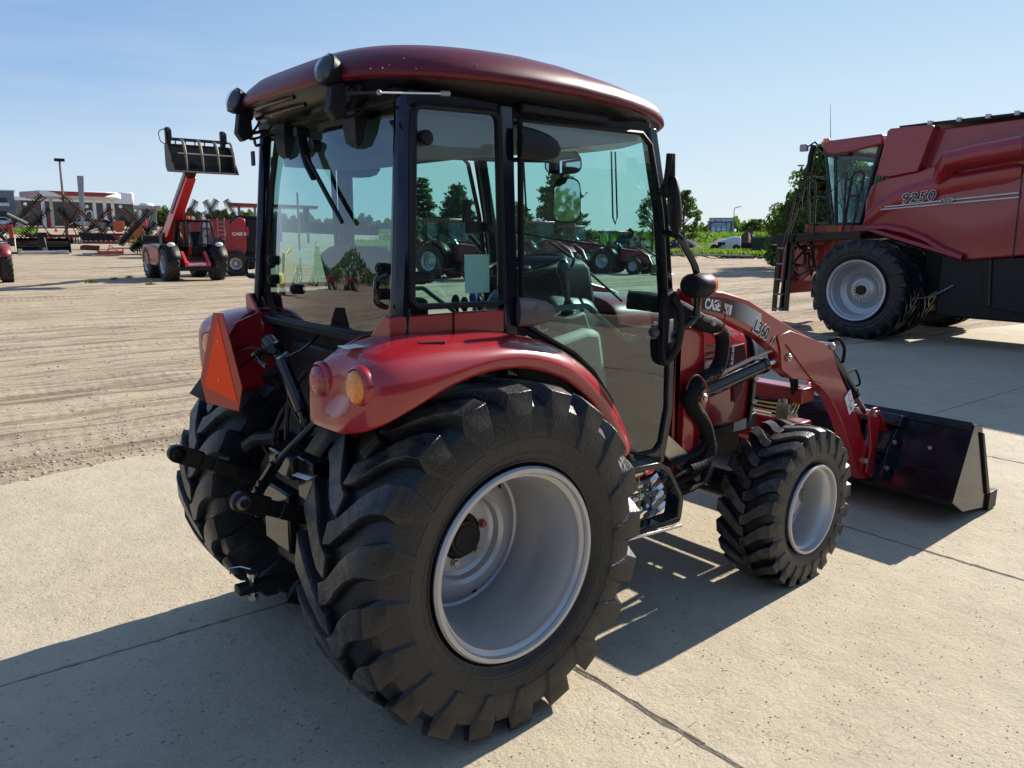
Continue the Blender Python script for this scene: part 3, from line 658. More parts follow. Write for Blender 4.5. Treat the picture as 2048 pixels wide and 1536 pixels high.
# ---- rear fenders (subdivided cage, right side then mirrored)
def fender(s):
    Sx = []
    def arc(a, rl, yl, r6=.775, y6=-.596, dy=0.):
        a = rad(a); ps = []
        for r, y in ((rl-.02, yl+.012), (rl, yl), (rl+.028, yl-.003), (rl+(r6-rl)*.62, yl+.028), (rl+(r6-rl)*.84, yl+.075), (rl+(r6-rl)*.95, (yl*.4+y6*.6)), (r6, y6), (r6-.004, y6+.02)):
            ps.append((r*math.cos(a), y, .616+r*math.sin(a)))
        return ps
    Sx.append(arc(22, .655, -.745, .775)); Sx.append(arc(24, .655, -.745, .775)); Sx.append(arc(34, .655, -.750)); Sx.append(arc(50, .665, -.765)); Sx.append(arc(68, .680, -.785)); Sx.append(arc(86, .693, -.797)); Sx.append(arc(99, .698, -.803, .778))
    Sx.append([(-.235, -.79, 1.262), (-.24, -.806, 1.272), (-.24, -.808, 1.305), (-.24, -.785, 1.352), (-.24, -.735, 1.378), (-.24, -.66, 1.390), (-.24, -.596, 1.395), (-.24, -.57, 1.393)])
    Sx.append([(-.345, -.795, 1.222), (-.35, -.806, 1.228), (-.35, -.812, 1.275), (-.35, -.795, 1.335), (-.35, -.745, 1.372), (-.35, -.66, 1.385), (-.35, -.560, 1.395), (-.35, -.50, 1.39)])
    Sx.append([(-.435, -.795, 1.188), (-.44, -.800, 1.192), (-.44, -.812, 1.245), (-.44, -.803, 1.315), (-.44, -.760, 1.362), (-.44, -.650, 1.372), (-.44, -.530, 1.375), (-.44, -.45, 1.35)])
    Sx.append([(-.480, -.775, 1.164), (-.488, -.782, 1.168), (-.490, -.796, 1.225), (-.490, -.794, 1.305), (-.495, -.745, 1.345), (-.500, -.635, 1.345), (-.505, -.500, 1.345), (-.50, -.435, 1.30)])
    Sx.append([(-.510, -.735, 1.145), (-.520, -.745, 1.148), (-.518, -.772, 1.210), (-.520, -.774, 1.275), (-.530, -.730, 1.318), (-.508, -.625, 1.290), (-.545, -.500, 1.312), (-.54, -.435, 1.255)])
    Sx.append([(-.520, -.690, 1.134), (-.535, -.690, 1.136), (-.535, -.725, 1.180), (-.532, -.720, 1.230), (-.528, -.690, 1.240), (-.515, -.615, 1.225), (-.540, -.520, 1.235), (-.545, -.440, 1.20)])
    Sx.append([(-.520, -.640, 1.122), (-.545, -.640, 1.122), (-.552, -.690, 1.142), (-.556, -.680, 1.160), (-.556, -.640, 1.165), (-.554, -.580, 1.158), (-.554, -.510, 1.155), (-.548, -.445, 1.14)])
    Sx.append([(-.505, -.600, 1.118), (-.535, -.600, 1.118), (-.545, -.640, 1.122), (-.548, -.620, 1.122), (-.549, -.590, 1.122), (-.549, -.550, 1.120), (-.549, -.490, 1.120), (-.545, -.450, 1.12)])
    if s > 0:
        Sx = [[(x if x > -.40 else -.40+(x+.40)*.80, y+(0 if x > -.40 else (-.40-x)*.20), z) for x, y, z in q] for q in Sx]; Sx = [mir(q) for q in Sx]
    f = MB().loft(Sx, cap=False, closed=False).out('rear_fender', RED, T, sub=2, solid=.010)
    y = lambda v: v*(-s)
    # inner wall of the fender, dark red in the shade
    MB().prism([(-.54, 1.12), (-.54, 1.20), (-.50, 1.30), (-.44, 1.35), (-.35, 1.385), (-.1, 1.385), (-.1, 1.0), (-.30, .98), (-.45, 1.08)], 1, y(-.452), y(-.444)).out('inner_panel', RED, f)
    # lamp pods
    for yy, zz, xx, m, nm in ((-.722, 1.276, -.524, AMBER, 'turn_lamp'), (-.505, 1.262, -.536, REDL, 'tail_lamp')) if s < 0 else ((-.585, 1.250, -.500, AMBER, 'turn_lamp'), (-.455, 1.25, -.515, REDL, 'tail_lamp')):
        MB().lathe([(.020, .10), (.042, .062), (.056, .034), (.063, .010), (.062, -.003), (.058, -.007), (.054, -.010), (.052, .012), (.0, .02)], c=(xx, y(yy), zz), axis=0, n=40).out('lamp_bezel', RED, f, ang=60)
        MB().lathe([(.051, .006), (.051, -.006), (.044, -.018), (.026, -.025), (0, -.027)], c=(xx, y(yy), zz), axis=0, n=40).out(nm, m, f, ang=60)
    # square tie-down recess on the top
    if s < 0:
        MB().prism([(-.30, -.715), (-.225, -.735), (-.235, -.70), (-.305, -.695)], 2, 1.376, 1.386).out('recess', mat('red_shadow_gap', (.05, .003, .004), .5), f)
        MB().box(-.50, -.44, -.62, -.56, 1.374, 1.3765).out('sticker', STICK, f)
    # cab corner panel: upright red skirt between fender and glass
    pts = [(-.335, 1.385), (-.335, 1.445), (-.325, 1.456), (.145, 1.456), (.150, 1.37), (.05, 1.375), (-.1, 1.385)]
    pan = MB().prism(pts, 1, y(-.598), y(-.575)).out('side_skirt', RED, T, bevel=.006)
    MB().prism([(y(-.597), 1.385), (y(-.597), 1.455), (y(-.555), 1.458), (y(-.455), 1.375), (y(-.42), 1.34), (y(-.43), 1.30), (y(-.50), 1.36)], 0, -.338, -.322).out('corner_panel', RED, T, bevel=.006)
    MB().box(-.097, -.094, y(-.6035), y(-.594), 1.385, 1.457).out('panel_gap', mat('red_shadow_gap', (.05, .003, .004), .5), T)
fender(-1); fender(1)
# dark inner fender liners
for s in (-1, 1):
    R1 = [[(r*math.cos(rad(a)), s*yy, .616+r*math.sin(rad(a))) for a in range(8, 150, 8)] for r, yy in ((.70, .44), (.735, .60))]
    MB().loft(R1, cap=False, closed=False).out('fender_liner', PLA, T, solid=.006)

# ---- chassis: transmission, axle housings, lower body
ch = MB(); ch.box(-.42, 1.1, -.20, .20, .42, .80); ch.cyl((0, -.50, .616), (0, .50, .616), .10, n=24); ch.box(-.18, .18, -.42, -.2, .5, .76); ch.box(-.18, .18, .2, .42, .5, .76)
ch.prism([(-.46, .55), (-.46, .80), (-.34, 1.0), (-.30, 1.30), (.1, 1.30), (.1, .5), (-.2, .45)], 1, -.24, .24)
ch.box(1.0, 1.75, -.16, .16, .45, .78); ch.beam((1.1, 0, .52), (2.25, 0, .55), .34, .16)
ch.out('chassis', BLKM, T, bevel=.02)
MB().box(-.29, -.27, -.44, .44, .98, 1.39).box(-.27, -.2, -.44, -.42, .98, 1.39).out('cab_back_panel', PLA, T, bevel=.008)
MB().box(.62, 1.0, -.56, .56, .70, .735).box(-.3, .62, -.36, .36, .70, .735).box(-.3, -.0, -.36, .36, .735, .98).out('cab_floor', PLA, T, bevel=.01)
# dark red underbody seen low on the sides
MB().cyl((1.893, -.52, .383), (1.893, .52, .383), .075, n=20).box(1.74, 2.04, -.14, .14, .30, .52).cyl((1.893, -.56, .383), (1.893, -.42, .383), .12, n=24).cyl((1.893, .56, .383), (1.893, .42, .383), .12, n=24).out('front_axle', BLKM, T, bevel=.01)
MB().cyl((1.60, -.26, .36), (1.60, .26, .36), .02, n=12).out('tie_rod', BLKM, T)

# ---- hood, nose, grille
def hoodring(x, hw, ztop, zbot, cr=.10):
    return [(x, -hw*.96, zbot), (x, -hw, zbot+.15), (x, -hw, (zbot+ztop)/2), (x, -hw*.98, ztop-cr*1.5), (x, -hw*.86, ztop-cr*.45), (x, -hw*.5, ztop-.012), (x, 0, ztop), (x, hw*.5, ztop-.012), (x, hw*.86, ztop-cr*.45), (x, hw*.98, ztop-cr*1.5), (x, hw, (zbot+ztop)/2), (x, hw, zbot+.15), (x, hw*.96, zbot)]
hd = MB(); hd.loft([hoodring(x, hw, zt, zb) for x, hw, zt, zb in ((1.02, .325, 1.44, .80), (1.2, .33, 1.435, .78), (1.55, .33, 1.40, .74), (1.85, .33, 1.345, .71), (2.02, .322, 1.285, .70), (2.10, .30, 1.235, .70), (2.13, .285, 1.20, .71))], cap=False, closed=False)
hood = hd.out('hood', RED, T, sub=2, solid=.008)
for y0 in (-.262, .262):       # two slatted vent openings and the stripe mark on the side
    s = -1 if y0 < 0 else 1
    for k in range(3): MB().beam((1.56, s*.337, 1.165-k*.03), (1.72, s*.337, 1.150-k*.03), .006, .010).out('vent_slat', BLK, hood)
    for k in range(3): MB().beam((1.62+k*.02, s*.338, 1.02), (1.66+k*.02, s*.338, 1.09), .003, .010, up=(0, 1, 0)).out('stripe_mark', STICK, hood)
GRI = mat('mesh_grille', (.12, .03, .035), .6, .1, 0, .6, 160, .8, 300)
for s in (-1, 1):
    MB().prism([(1.86, 1.14), (1.98, 1.15), (2.01, 1.06), (1.99, .90), (1.92, .83), (1.89, .95), (1.84, 1.04)], 1, s*.330, s*.341).out('side_grille', GRI, T, bevel=.004)
# nose: grey-black moulded front with wrap round lamps
nose = MB().loft([[(x, y*hw, z) for x, y, z in ((2.105, -1, zz), (2.16, -.96, zz), (2.215, -.75, zz), (2.245, -.35, zz), (2.25, 0, zz), (2.245, .35, zz), (2.215, .75, zz), (2.16, .96, zz), (2.105, 1, zz))] for zz, hw in ((.665, .295), (.70, .315), (.85, .325), (1.0, .325), (1.12, .315), (1.19, .28), (1.21, .20))], closed=False, cap=False).out('nose_panel', PLAG, T, sub=2, solid=.01)
for zz in (.80, .93): MB().tube([(2.105, -.328, zz), (2.165, -.316, zz), (2.22, -.25, zz), (2.25, -.11, zz), (2.252, 0, zz), (2.25, .11, zz), (2.22, .25, zz), (2.165, .316, zz)], .006, 6).out('nose_groove', PLA, nose)
for s in (-1, 1): MB().loft([[(2.115, s*.29, z), (2.17, s*.278, z), (2.225, s*.20, z), (2.215, s*.15, z+.0), (2.13, s*.2, z)] for z in (1.09, 1.17)], closed=True).out('headlamp', GLSC, nose)
MB().prism([(1.72, .645), (1.72, .700), (1.9, .690), (2.05, .715), (2.20, .735), (2.21, .650)], 1, -.30, -.285).prism([(1.72, .645), (1.72, .700), (1.9, .690), (2.05, .715), (2.20, .735), (2.21, .650)], 1, .285, .30).box(2.19, 2.205, -.29, .29, .650, .735).out('front_frame', BLKM, T, bevel=.003)
MB().box(1.98, 2.10, -.3035, -.3005, .655, .715).out('data_plate', GREY, T)
# red engine side panel + loader uprights
for s in (-1, 1):
    MB().prism([(1.18, .80), (1.18, 1.30), (1.30, 1.34), (1.42, 1.33), (1.42, .85), (1.35, .74)], 1, s*.36, s*.40).box(1.15, 1.40, min(s*.2, s*.4), max(s*.2, s*.4), .52, .60).out('engine_side_panel', RED, T, bevel=.008)
    tw = MB().prism([(1.22, .72), (1.20, 1.05), (1.22, 1.38), (1.30, 1.47), (1.42, 1.47), (1.46, 1.38), (1.43, 1.05), (1.46, .93), (1.42, .84), (1.38, .72)], 1, s*.415, s*.43).prism([(1.20, .72), (1.18, 1.05), (1.18, 1.31), (1.36, 1.30), (1.385, 1.25), (1.405, 1.05), (1.43, .97), (1.43, .92), (1.40, .84), (1.38, .72)], 1, s*.505, s*.52)
    tw.box(1.18, 1.22, min(s*.415, s*.52), max(s*.415, s*.52), .72, 1.30)
    tower = tw.out('loader_tower', RED, T, bevel=.004)
    MB().cyl((1.400, s*.41, .956), (1.400, s*.53, .956), .024, n=20).cyl((1.400, s*.53, .956), (1.400, s*.537, .956), .016, n=20).out('pin', ZINC, tower, bevel=.003)
    MB().cyl((1.335, s*.41, 1.41), (1.335, s*.505, 1.41), .022, n=20).out('pin', ZINC, tower, bevel=.003)
    MB().beam((1.30, s*.47, .74), (1.62, s*.40, .50), .06, .10).beam((1.0, s*.25, .58), (1.45, s*.25, .58), .02, .16).out('mounting_frame', BLKM, T, bevel=.004)

# ---- loader arms
arm_out = [(1.30, 1.455), (1.377, 1.470), (1.551, 1.447), (1.759, 1.400), (2.04, 1.283), (2.200, 1.222), (2.379, 1.160), (2.605, 1.088), (2.640, 1.035), (2.70, .95), (2.857, .781), (3.00, .60), (3.233, .293), (3.235, .225), (3.20, .185), (3.09, .215), (2.98, .36), (2.78, .64), (2.62, .80), (2.50, .875), (2.36, .93), (2.20, .955), (2.08, 1.02), (2.06, 1.10), (1.90, 1.19), (1.777, 1.237), (1.562, 1.314), (1.40, 1.355), (1.31, 1.38)]
RING_IN = [(2.06, 1.12), (2.02, 1.20), (2.14, 1.22), (2.58, 1.10), (2.60, .98), (2.52, .89), (2.36, .93), (2.20, .955), (2.08, 1.02)]
for s in (-1, 1):
    a = MB().prism(arm_out, 1, s*.425, s*.497)
    arm = a.out('loader_arm', RED, T, bevel=.008)
    MB().prism(RING_IN, 1, s*.497, s*.506).out('knee_plate', RED, arm, bevel=.003)
    MB().beam((2.10, s*.508, 1.150), (2.42, s*.508, .905), .003, .014, up=(0, 1, 0)).out('weld_ridge', RED, arm, bevel=.002)
    for x, z, r in ((2.134, 1.077, .022), (2.579, 1.100, .020), (3.122, .324, .020)):
        MB().cyl((x, s*.41, z), (x, s*.519, z), r, n=20).cyl((x, s*.519, z), (x, s*.526, z), r*.55, n=6).out('pin', ZINC, arm, bevel=.003)
    # lift cylinder
    p0, p1 = Vector((1.400, s*.468, .956)), Vector((2.115, s*.468, 1.070)); d = (p1-p0).normalized()
    up_ = MB().cyl(p0+d*.03, p0+d*.57, .036, n=28).cyl(p0+d*.55, p0+d*.585, .041, n=28).cyl(p0, p0+d*.05, .030, n=16)
    lc = up_.out('lift_cylinder', BLK, T, bevel=.003)
    MB().cyl(p0+d*.585, p1, .019, n=20).out('piston_rod', STL, lc)
    MB().tube([p0+d*.08+Vector((0, 0, .05)), p0+d*.3+Vector((0, 0, .060)), p0+d*.60+Vector((0, 0, .066)), p1+Vector((-.06, 0, .045))], .009, 8, smooth=4).out('oil_pipe', mat('beige_pipe', (.42, .38, .30), .4), lc)
    # tilt cylinder down to the bucket link
    q0, q1 = Vector((2.60, s*.46, 1.085)), Vector((3.16, s*.46, .62)); d = (q1-q0).normalized()
    tl = MB().cyl(q0+d*.02, q0+d*.50, .031, n=24).cyl(q0+d*.47, q0+d*.51, .036, n=24).cyl(q0, q0+d*.04, .036, n=16).out('tilt_cylinder', BLK, T, bevel=.003)
    MB().cyl(q0+d*.51, q1, .017, n=18).out('piston_rod', STL, tl)
    MB().tube([q0+Vector((.01, 0, .03)), q0+Vector((.06, s*.04, .05)), q0+Vector((.12, s*.05, -.01)), q0+d*.2+Vector((0, s*.03, .03))], .010, 8, smooth=5).out('hose', FAB, tl)
    MB().tube([q0+d*.33+Vector((.02, 0, .03)), q0+d*.36+Vector((.10, 0, .06)), q0+d*.44+Vector((.11, 0, .02)), q0+d*.46+Vector((.03, 0, .02))], .007, 8, smooth=5).out('hose', FAB, tl)
    # bell-crank links and quick attach
    lk = MB().prism([(3.09, .60), (3.13, .665), (3.19, .665), (3.24, .56), (3.21, .33), (3.27, .25), (3.20, .20), (3.12, .25), (3.15, .42)], 1, s*.385, s*.40).prism([(3.09, .60), (3.13, .665), (3.19, .665), (3.24, .56), (3.21, .33), (3.27, .25), (3.20, .20), (3.12, .25), (3.15, .42)], 1, s*.505, s*.52).out('bucket_link', RED, T, bevel=.003)
    MB().cyl((3.16, s*.38, .625), (3.16, s*.53, .625), .022, n=18).out('pin', ZINC, lk, bevel=.003)
    MB().beam((3.19, s*.50, .64), (3.37, s*.50, .46), .012, .06, up=(0, 1, 0)).beam((3.20, s*.44, .30), (3.36, s*.44, .46), .05, .05).out('tilt_link', RED, T, bevel=.003)
    MB().cyl((3.28, s*.33, .36), (3.28, s*.60, .36), .02, n=14).tube([(3.28+.03*math.cos(k*.9), s*(.38+.012*k/3), .36+.03*math.sin(k*.9)) for k in range(24)], .005, 5).out('latch_spring', BLKM, T)
# cross tube, steel oil lines, valve block under the arms
MB().cyl((2.56, -.43, .50), (2.56, .43, .50), .04, n=24).out('cross_tube', RED, T)
MB().box(2.44, 2.58, -.43, .43, .765, .855).box(2.46, 2.58, -.425, .425, .57, .655).out('cross_member', RED, T, bevel=.01)
for k in range(4):
    MB().tube([(2.43, .42, .676+.023*k), (2.43, -.10, .676+.023*k), (2.43, -.33+.015*k, .680+.023*k), (2.45, -.385+.012*k, .70+.020*k), (2.48, -.405+.01*k, .80+.02*k), (2.52, -.41+.01*k, .855-.01*k)], .0065, 8, smooth=4).out('oil_line', BRASS, T)
MB().box(2.41, 2.45, -.37, -.29, .67, .76).cyl((2.42, -.34, .75), (2.42, -.34, .79), .014, n=10).cyl((2.42, -.31, .75), (2.42, -.31, .78), .012, n=10).cyl((2.42, -.38, .70), (2.42, -.42, .70), .014, n=8).out('line_manifold', ZINC, T, bevel=.003)
for k, (ya, yb) in enumerate(((-.40, -.26), (-.41, -.20))):
    MB().tube([(2.34+.03*k, ya, .96), (2.42+.02*k, ya+.02, .86), (2.52, (ya+yb)/2, .72), (2.54, yb, .66), (2.56, yb, .72)], .012, 8, smooth=6).out('hose', FAB, T)

# ---- bucket
BW = 1.005
prof = [(3.395, .612), (3.505, .592), (3.500, .580), (3.410, .596), (3.222, .185), (3.375, .100), (3.775, .030), (3.790, .012), (3.370, .078), (3.195, .172)]
bk = MB().prism(prof, 1, -BW, BW).out('bucket', BLK, T, bevel=.004)
for s in (-1, 1):
    MB().prism([(3.393, .614), (3.515, .594), (3.745, .125), (3.778, .020), (3.372, .076), (3.193, .172)], 1, s*(BW-.012), s*(BW+.002)).out('side_plate', BLK, bk, bevel=.003)
    MB().prism([(3.490, .555), (3.525, .545), (3.745, .125), (3.705, .12)], 1, s*(BW+.002), s*(BW+.016)).out('side_cutter', BLKM, bk, bevel=.002)
    MB().box(3.735, 3.86, s*BW-.02, s*BW+.02, .008, .125).out('corner_wear_block', BLKM, bk, bevel=.004)
MB().prism([(3.60, .052), (3.86, .010), (3.86, .0), (3.60, .042)], 1, -BW, BW).out('cutting_edge', BLKM, bk, bevel=.002)
bt = Vector((.195, 0, .427)).normalized(); bn = Vector((-bt.z, 0, bt.x))      # up along the back, outward behind it
def bpt(u, y, off): p = Vector((3.205, y, .185))+bt*u+bn*off; return p
MB().beam(bpt(.40, -.62, .035), bpt(.40, .62, .035), .07, .075, up=bt).out('top_rail', BLK, bk, bevel=.01)
MB().beam(bpt(.455, -BW+.01, .008), bpt(.455, BW-.01, .008), .02, .05, up=bt).out('back_lip', BLK, bk, bevel=.003)
MB().beam(bpt(.14, -BW+.01, .004), bpt(.14, BW-.01, .004), .010, .012, up=bt).out('back_seam', BLK, bk, bevel=.002)
for s in (-1, 1):
    for yy in (.60, .36):
        pl = [bpt(.02, s*yy, .0), bpt(.02, s*yy, .09), bpt(.22, s*yy, .10), bpt(.40, s*yy, .03), bpt(.44, s*yy, 0)]
        MB().prism([(p.x, p.z) for p in pl], 1, s*yy-.006, s*yy+.006).out('hook_plate', BLK, bk, bevel=.002)
        for u in (.09, .26):
            p = bpt(u, s*yy, .055); MB().cyl((p.x, p.y-s*.03*0-.02*0, p.z), (p.x, p.y+(-.02 if s < 0 else .02), p.z), .016, n=6).out('bolt', ZINC, bk)
    p = bpt(.28, s*.80, .0); MB().cyl(p, p+bn*.006, .012, n=16).out('drain_plug', mat('brass_plug', (.5, .5, .2), .3, .8), bk)

# ---- decals on the right loader arm
def armM(x, z, ang, off=-.5085):
    return frameM((x, off, z), (math.cos(ang), 0, math.sin(ang)), (-math.sin(ang), 0, math.cos(ang)))
arm_r = [o for o in T.children if o.name.startswith('loader_arm')][0]
dec_top = [(1.385, 1.437), (1.560, 1.418), (1.72, 1.382), (1.87, 1.325)]; dec_bot = [(1.385, 1.375), (1.560, 1.342), (1.72, 1.292), (1.87, 1.232)]
DM, t, b = nodes_of('decal_black_fade'); g = t.nodes.new('ShaderNodeTexCoord').outputs['Object']; sx = t.nodes.new('ShaderNodeSeparateXYZ'); t.links.new(g, sx.inputs[0])
mr = t.nodes.new('ShaderNodeMapRange'); mr.inputs['From Min'].default_value = 1.62; mr.inputs['From Max'].default_value = 1.86; t.links.new(sx.outputs['X'], mr.inputs[0])
t.links.new(ramp(t, mr.outputs[0], [(0., (.012, .012, .014)), (1., (.55, .56, .57))]), b.inputs['Base Color']); b.inputs['Roughness'].default_value = .3
V_ = []
for (x, z), (x2, z2) in zip(dec_top, dec_bot): V_ += [(x, -.4995, z), (x2, -.4995, z2)]
MB().add(V_, [(2*k, 2*k+1, 2*k+3, 2*k+2) for k in range(3)]).out('brand_decal', DM, arm_r, smooth=False)
LW = mat('lettering_white', (.78, .78, .77), .35); LB = mat('lettering_black', (.01, .01, .012), .35); LR = mat('lettering_red', (.45, .02, .02), .35)
text('CASE', .066, armM(1.396, 1.400, rad(-9), -.5015), LW, arm_r, bold=.0022, spacing=.98, xs=.80)
aM = armM(1.548, 1.373, rad(-13), -.5015)
for x0, x1, y0, y1, m in ((0, .013, -.026, .022, LW), (.020, .026, -.026, .022, LW), (.027, .032, -.028, .036, LR), (.033, .039, -.026, .022, LW), (.046, .060, -.026, .022, LW), (.012, .047, -.004, .004, LW)):
    MB().box(x0, x1, y0, y1, 0, .001, M=aM).out('emblem_bar', m, arm_r, smooth=False)
for z_, m, bo, of in ((0, LW, .0075, -.5015), (0, LB, .0022, -.5030)):
    text('L360', .088, armM(1.808, 1.272, rad(-25), of), m, arm_r, bold=bo, xs=.78, spacing=1.05)
    text('A', .058, armM(1.976, 1.183, rad(-27), of), m, arm_r, bold=bo*.8, xs=.75)
aM = armM(2.86, .735, rad(-56))
MB().box(-.075, .065, -.040, .035, -.0055, -.003, M=aM).out('warning_sticker', STICK, arm_r, smooth=False)
for x0, x1, y0, y1, m in ((-.060, -.010, -.005, .020, LR), (-.055, -.015, -.002, .016, STICK), (.0, .003, -.035, .032, LB), (.02, .05, -.02, .0, GREY)):
    MB().box(x0, x1, y0, y1, -.003, -.002+(.0006 if m is STICK else 0), M=aM).out('sticker_print', m, arm_r, smooth=False)

# ---- cab frame
def post(pts, r, nm='cab_post', m=None, flat=None, n=12):
    return MB().tube(pts, r, n, flat=flat).out(nm, m or NAVY, T)
for s in (-1, 1):
    MB().loft([[(-.335, s*.535, 1.35), (-.300, s*.600, 1.35), (-.255, s*.600, 1.35), (-.265, s*.555, 1.35)], [(-.318, s*.535, 1.46), (-.300, s*.598, 1.46), (-.245, s*.600, 1.46), (-.262, s*.55, 1.46)], [(-.262, s*.508, 2.15), (-.248, s*.568, 2.15), (-.198, s*.572, 2.15), (-.21, s*.51, 2.15)]]).out('rear_post', NAVY, T, bevel=.024)
    MB().loft([[(.135, s*.605, .98), (.20, s*.605, .98), (.20, s*.565, .98), (.135, s*.565, .98)], [(.120, s*.606, 1.46), (.180, s*.606, 1.46), (.18, s*.56, 1.46), (.12, s*.56, 1.46)], [(.105, s*.590, 2.14), (.165, s*.590, 2.14), (.165, s*.55, 2.14), (.105, s*.55, 2.14)]]).out('middle_post', NAVY, T, bevel=.008)
    MB().loft([[(x0, s*y0, z), (x0+.05, s*y0, z), (x0+.055, s*(y0-.05), z), (x0, s*(y0-.05), z)] for x0, y0, z in ((.995, .590, .72), (1.03, .600, .95), (1.015, .605, 1.30), (.94, .600, 1.80), (.862, .585, 2.13))]).out('front_post', NAVY, T, bevel=.008)
    MB().tube([(.135, s*.585, 1.40), (.20, s*.595, 1.385), (.34, s*.598, 1.312), (.555, s*.598, 1.165), (.68, s*.598, 1.02), (.74, s*.598, .88), (.80, s*.598, .80), (.88, s*.598, .775), (1.0, s*.592, .75)], .016, 8, smooth=3).out('sill', NAVY, T)
    MB().box(-.24, .88, min(s*.50, s*.58), max(s*.50, s*.58), 2.10, 2.15).out('roof_rail', PLA, T, bevel=.008)
MB().box(-.27, -.20, -.53, .53, 2.11, 2.16).out('roof_header', PLA, T, bevel=.008); MB().box(.86, .91, -.52, .52, 2.10, 2.15).out('roof_header', PLA, T, bevel=.008)
MB().box(-.335, -.27, -.46, .46, 1.345, 1.375).out('rear_window_sill', PLA, T, bevel=.006)
MB().beam((1.03, -.56, 1.30), (1.03, .56, 1.30), .03, .03).box(1.02, 1.05, -.54, .54, .72, 1.27).out('firewall', PLA, T, bevel=.006)

# ---- glazing (frames as tubes round the panes)
def pane(name, pts3, frame_r, m, thick=.004, frm=PLA, gm=None):
    b_ = MB(); b_.add(pts3, [tuple(range(len(pts3)))]); g_ = b_.out(name, m, T, smooth=False, solid=0)
    if frame_r: MB().tube(pts3, frame_r, 8, closed=True, flat=.6).out('window_seal', frm, g_)
    return g_
def rounded(pts, r, n=4):
    P = [Vector(p) for p in pts]; o = []; m = len(P)
    for i in range(m):
        a, b_, c_ = P[i-1], P[i], P[(i+1) % m]; u = (a-b_); v = (c_-b_); ru = min(r, u.length*.45); rv = min(r, v.length*.45)
        p0 = b_+u.normalized()*ru; p1 = b_+v.normalized()*rv
        for k in range(n+1):
            t_ = k/n; o.append((1-t_)**2*p0+2*t_*(1-t_)*b_+t_*t_*p1)
    return o
def rx(z, y): # rear glass, upright at the foot and curving forward at the top
    return -.318+.125*(z-1.38)**2+.05*(abs(y)/.5)**2
# rear window as curved sheet
K = 24; rows = [1.372, 1.40, 1.464, 1.6, 1.75, 1.9, 2.05, 2.135]; hwv = [.43, .462, .541, .529, .515, .502, .488, .480]
V_ = [(rx(z, h*(2*k/K-1)), h*(2*k/K-1), z) for z, h in zip(rows, hwv) for k in range(K+1)]
F_ = [(j*(K+1)+k, j*(K+1)+k+1, (j+1)*(K+1)+k+1, (j+1)*(K+1)+k) for j in range(len(rows)-1) for k in range(K)]
rw = MB().add(V_, F_).out('rear_window', GLSR, T, ang=80)
edge = [(rx(z, y), y, z) for y, z in [(-.43+.0, 1.372)]+[(-.43+.86*k/16, 1.372) for k in range(1, 17)]+[(.462, 1.40), (.541, 1.464), (.529, 1.6), (.502, 1.9), (.484, 2.09), (.465, 2.13)]+[(.465-.93*k/16, 2.138) for k in range(1, 16)]+[(-.465, 2.13), (-.484, 2.09), (-.502, 1.9), (-.529, 1.6), (-.541, 1.464), (-.462, 1.40)]]
MB().tube(edge, .012, 8, closed=True).out('window_seal', PLA, rw)
# dark inner top screen edge and wiper motor, mountings on the rear window
for yy, zz in ((-.455, 1.60), (-.455, 1.517), (.405, 1.60), (.405, 1.523), (.12, 1.500)):
    MB().cyl((rx(zz, yy)-.024, yy, zz), (rx(zz, yy)+.015, yy, zz), .019, n=20).cyl((rx(zz, yy)-.030, yy, zz), (rx(zz, yy)-.024, yy, zz), .012, n=20).out('window_button', PLA, rw, bevel=.003)
for yy, zt in ((-.279, 2.150), (.279, 2.150)):
    MB().loft([[(rx(z, yy)-d0, yy-w_, z), (rx(z, yy)-d0, yy+w_, z), (rx(z, yy)-.006, yy+w_*1.15, z), (rx(z, yy)-.006, yy-w_*1.15, z)] for z, w_, d0 in ((2.165, .030, .06), (2.13, .045, .055), (2.06, .044, .045), (2.01, .036, .03), (1.995, .02, .012))]).out('hinge_cover', PLA, rw, bevel=.004)
MB().sphere((rx(2.06, 0)+.05, -.045, 2.075), (.045, .075, .050)).cyl((rx(2.05, 0), .0, 2.02), (rx(2.05, 0)-.03, .0, 2.02), .022, n=16).out('wiper_motor', PLA, rw)
MB().tube([(-.285, .09, 2.075), (-.300, .055, 2.03), (-.315, -.02, 1.945), (-.325, -.08, 1.90)], [.018, .020, .015, .012], 8, flat=.6).cyl((-.26, .09, 2.075), (-.31, .09, 2.075), .018, n=14).out('wiper_arm', PLA, rw)
wa, wb = Vector((rx(1.96, .06)-.036, .005, 1.985)), Vector((rx(1.75, .25)-.030, -.262, 1.752))
wip = MB()
for k in range(7):
    t0, t1 = k/7, (k+1)/7
    p, q = wa.lerp(wb, t0), wa.lerp(wb, t1); off = Vector((0, .012, .008))
    wip.tube([p-off*.4, q-off*.4], .008, 6)
    if k < 6: wip.beam(p+off, q+off*.7, .012, .010); wip.beam(q+off*.8, q-off*.3, .009, .009)
wip.out('wiper_blade', PLA, rw)
MB().tube([(rx(1.58, .5)-.01, .545, 1.585), (rx(1.58, .5)-.05, .60, 1.60), (rx(1.58, .5)-.06, .61, 1.56), (rx(1.58, .5)-.05, .60, 1.525), (rx(1.58, .5)-.01, .545, 1.53)], .008, 8, smooth=4).out('pull_handle', PLA, T)
MB().tube([(-.325, -.565, 1.585), (-.365, -.575, 1.575), (-.372, -.575, 1.53), (-.365, -.572, 1.50), (-.33, -.565, 1.485)], .010, 8, smooth=4).out('grab_handle', BLK, T)
MB().prism([(.575, 1.985), (.61, 1.985), (.61, 2.045), (.575, 2.045)], 0, -.275, -.268).out('reflector_bracket', PLA, T, bevel=.003)
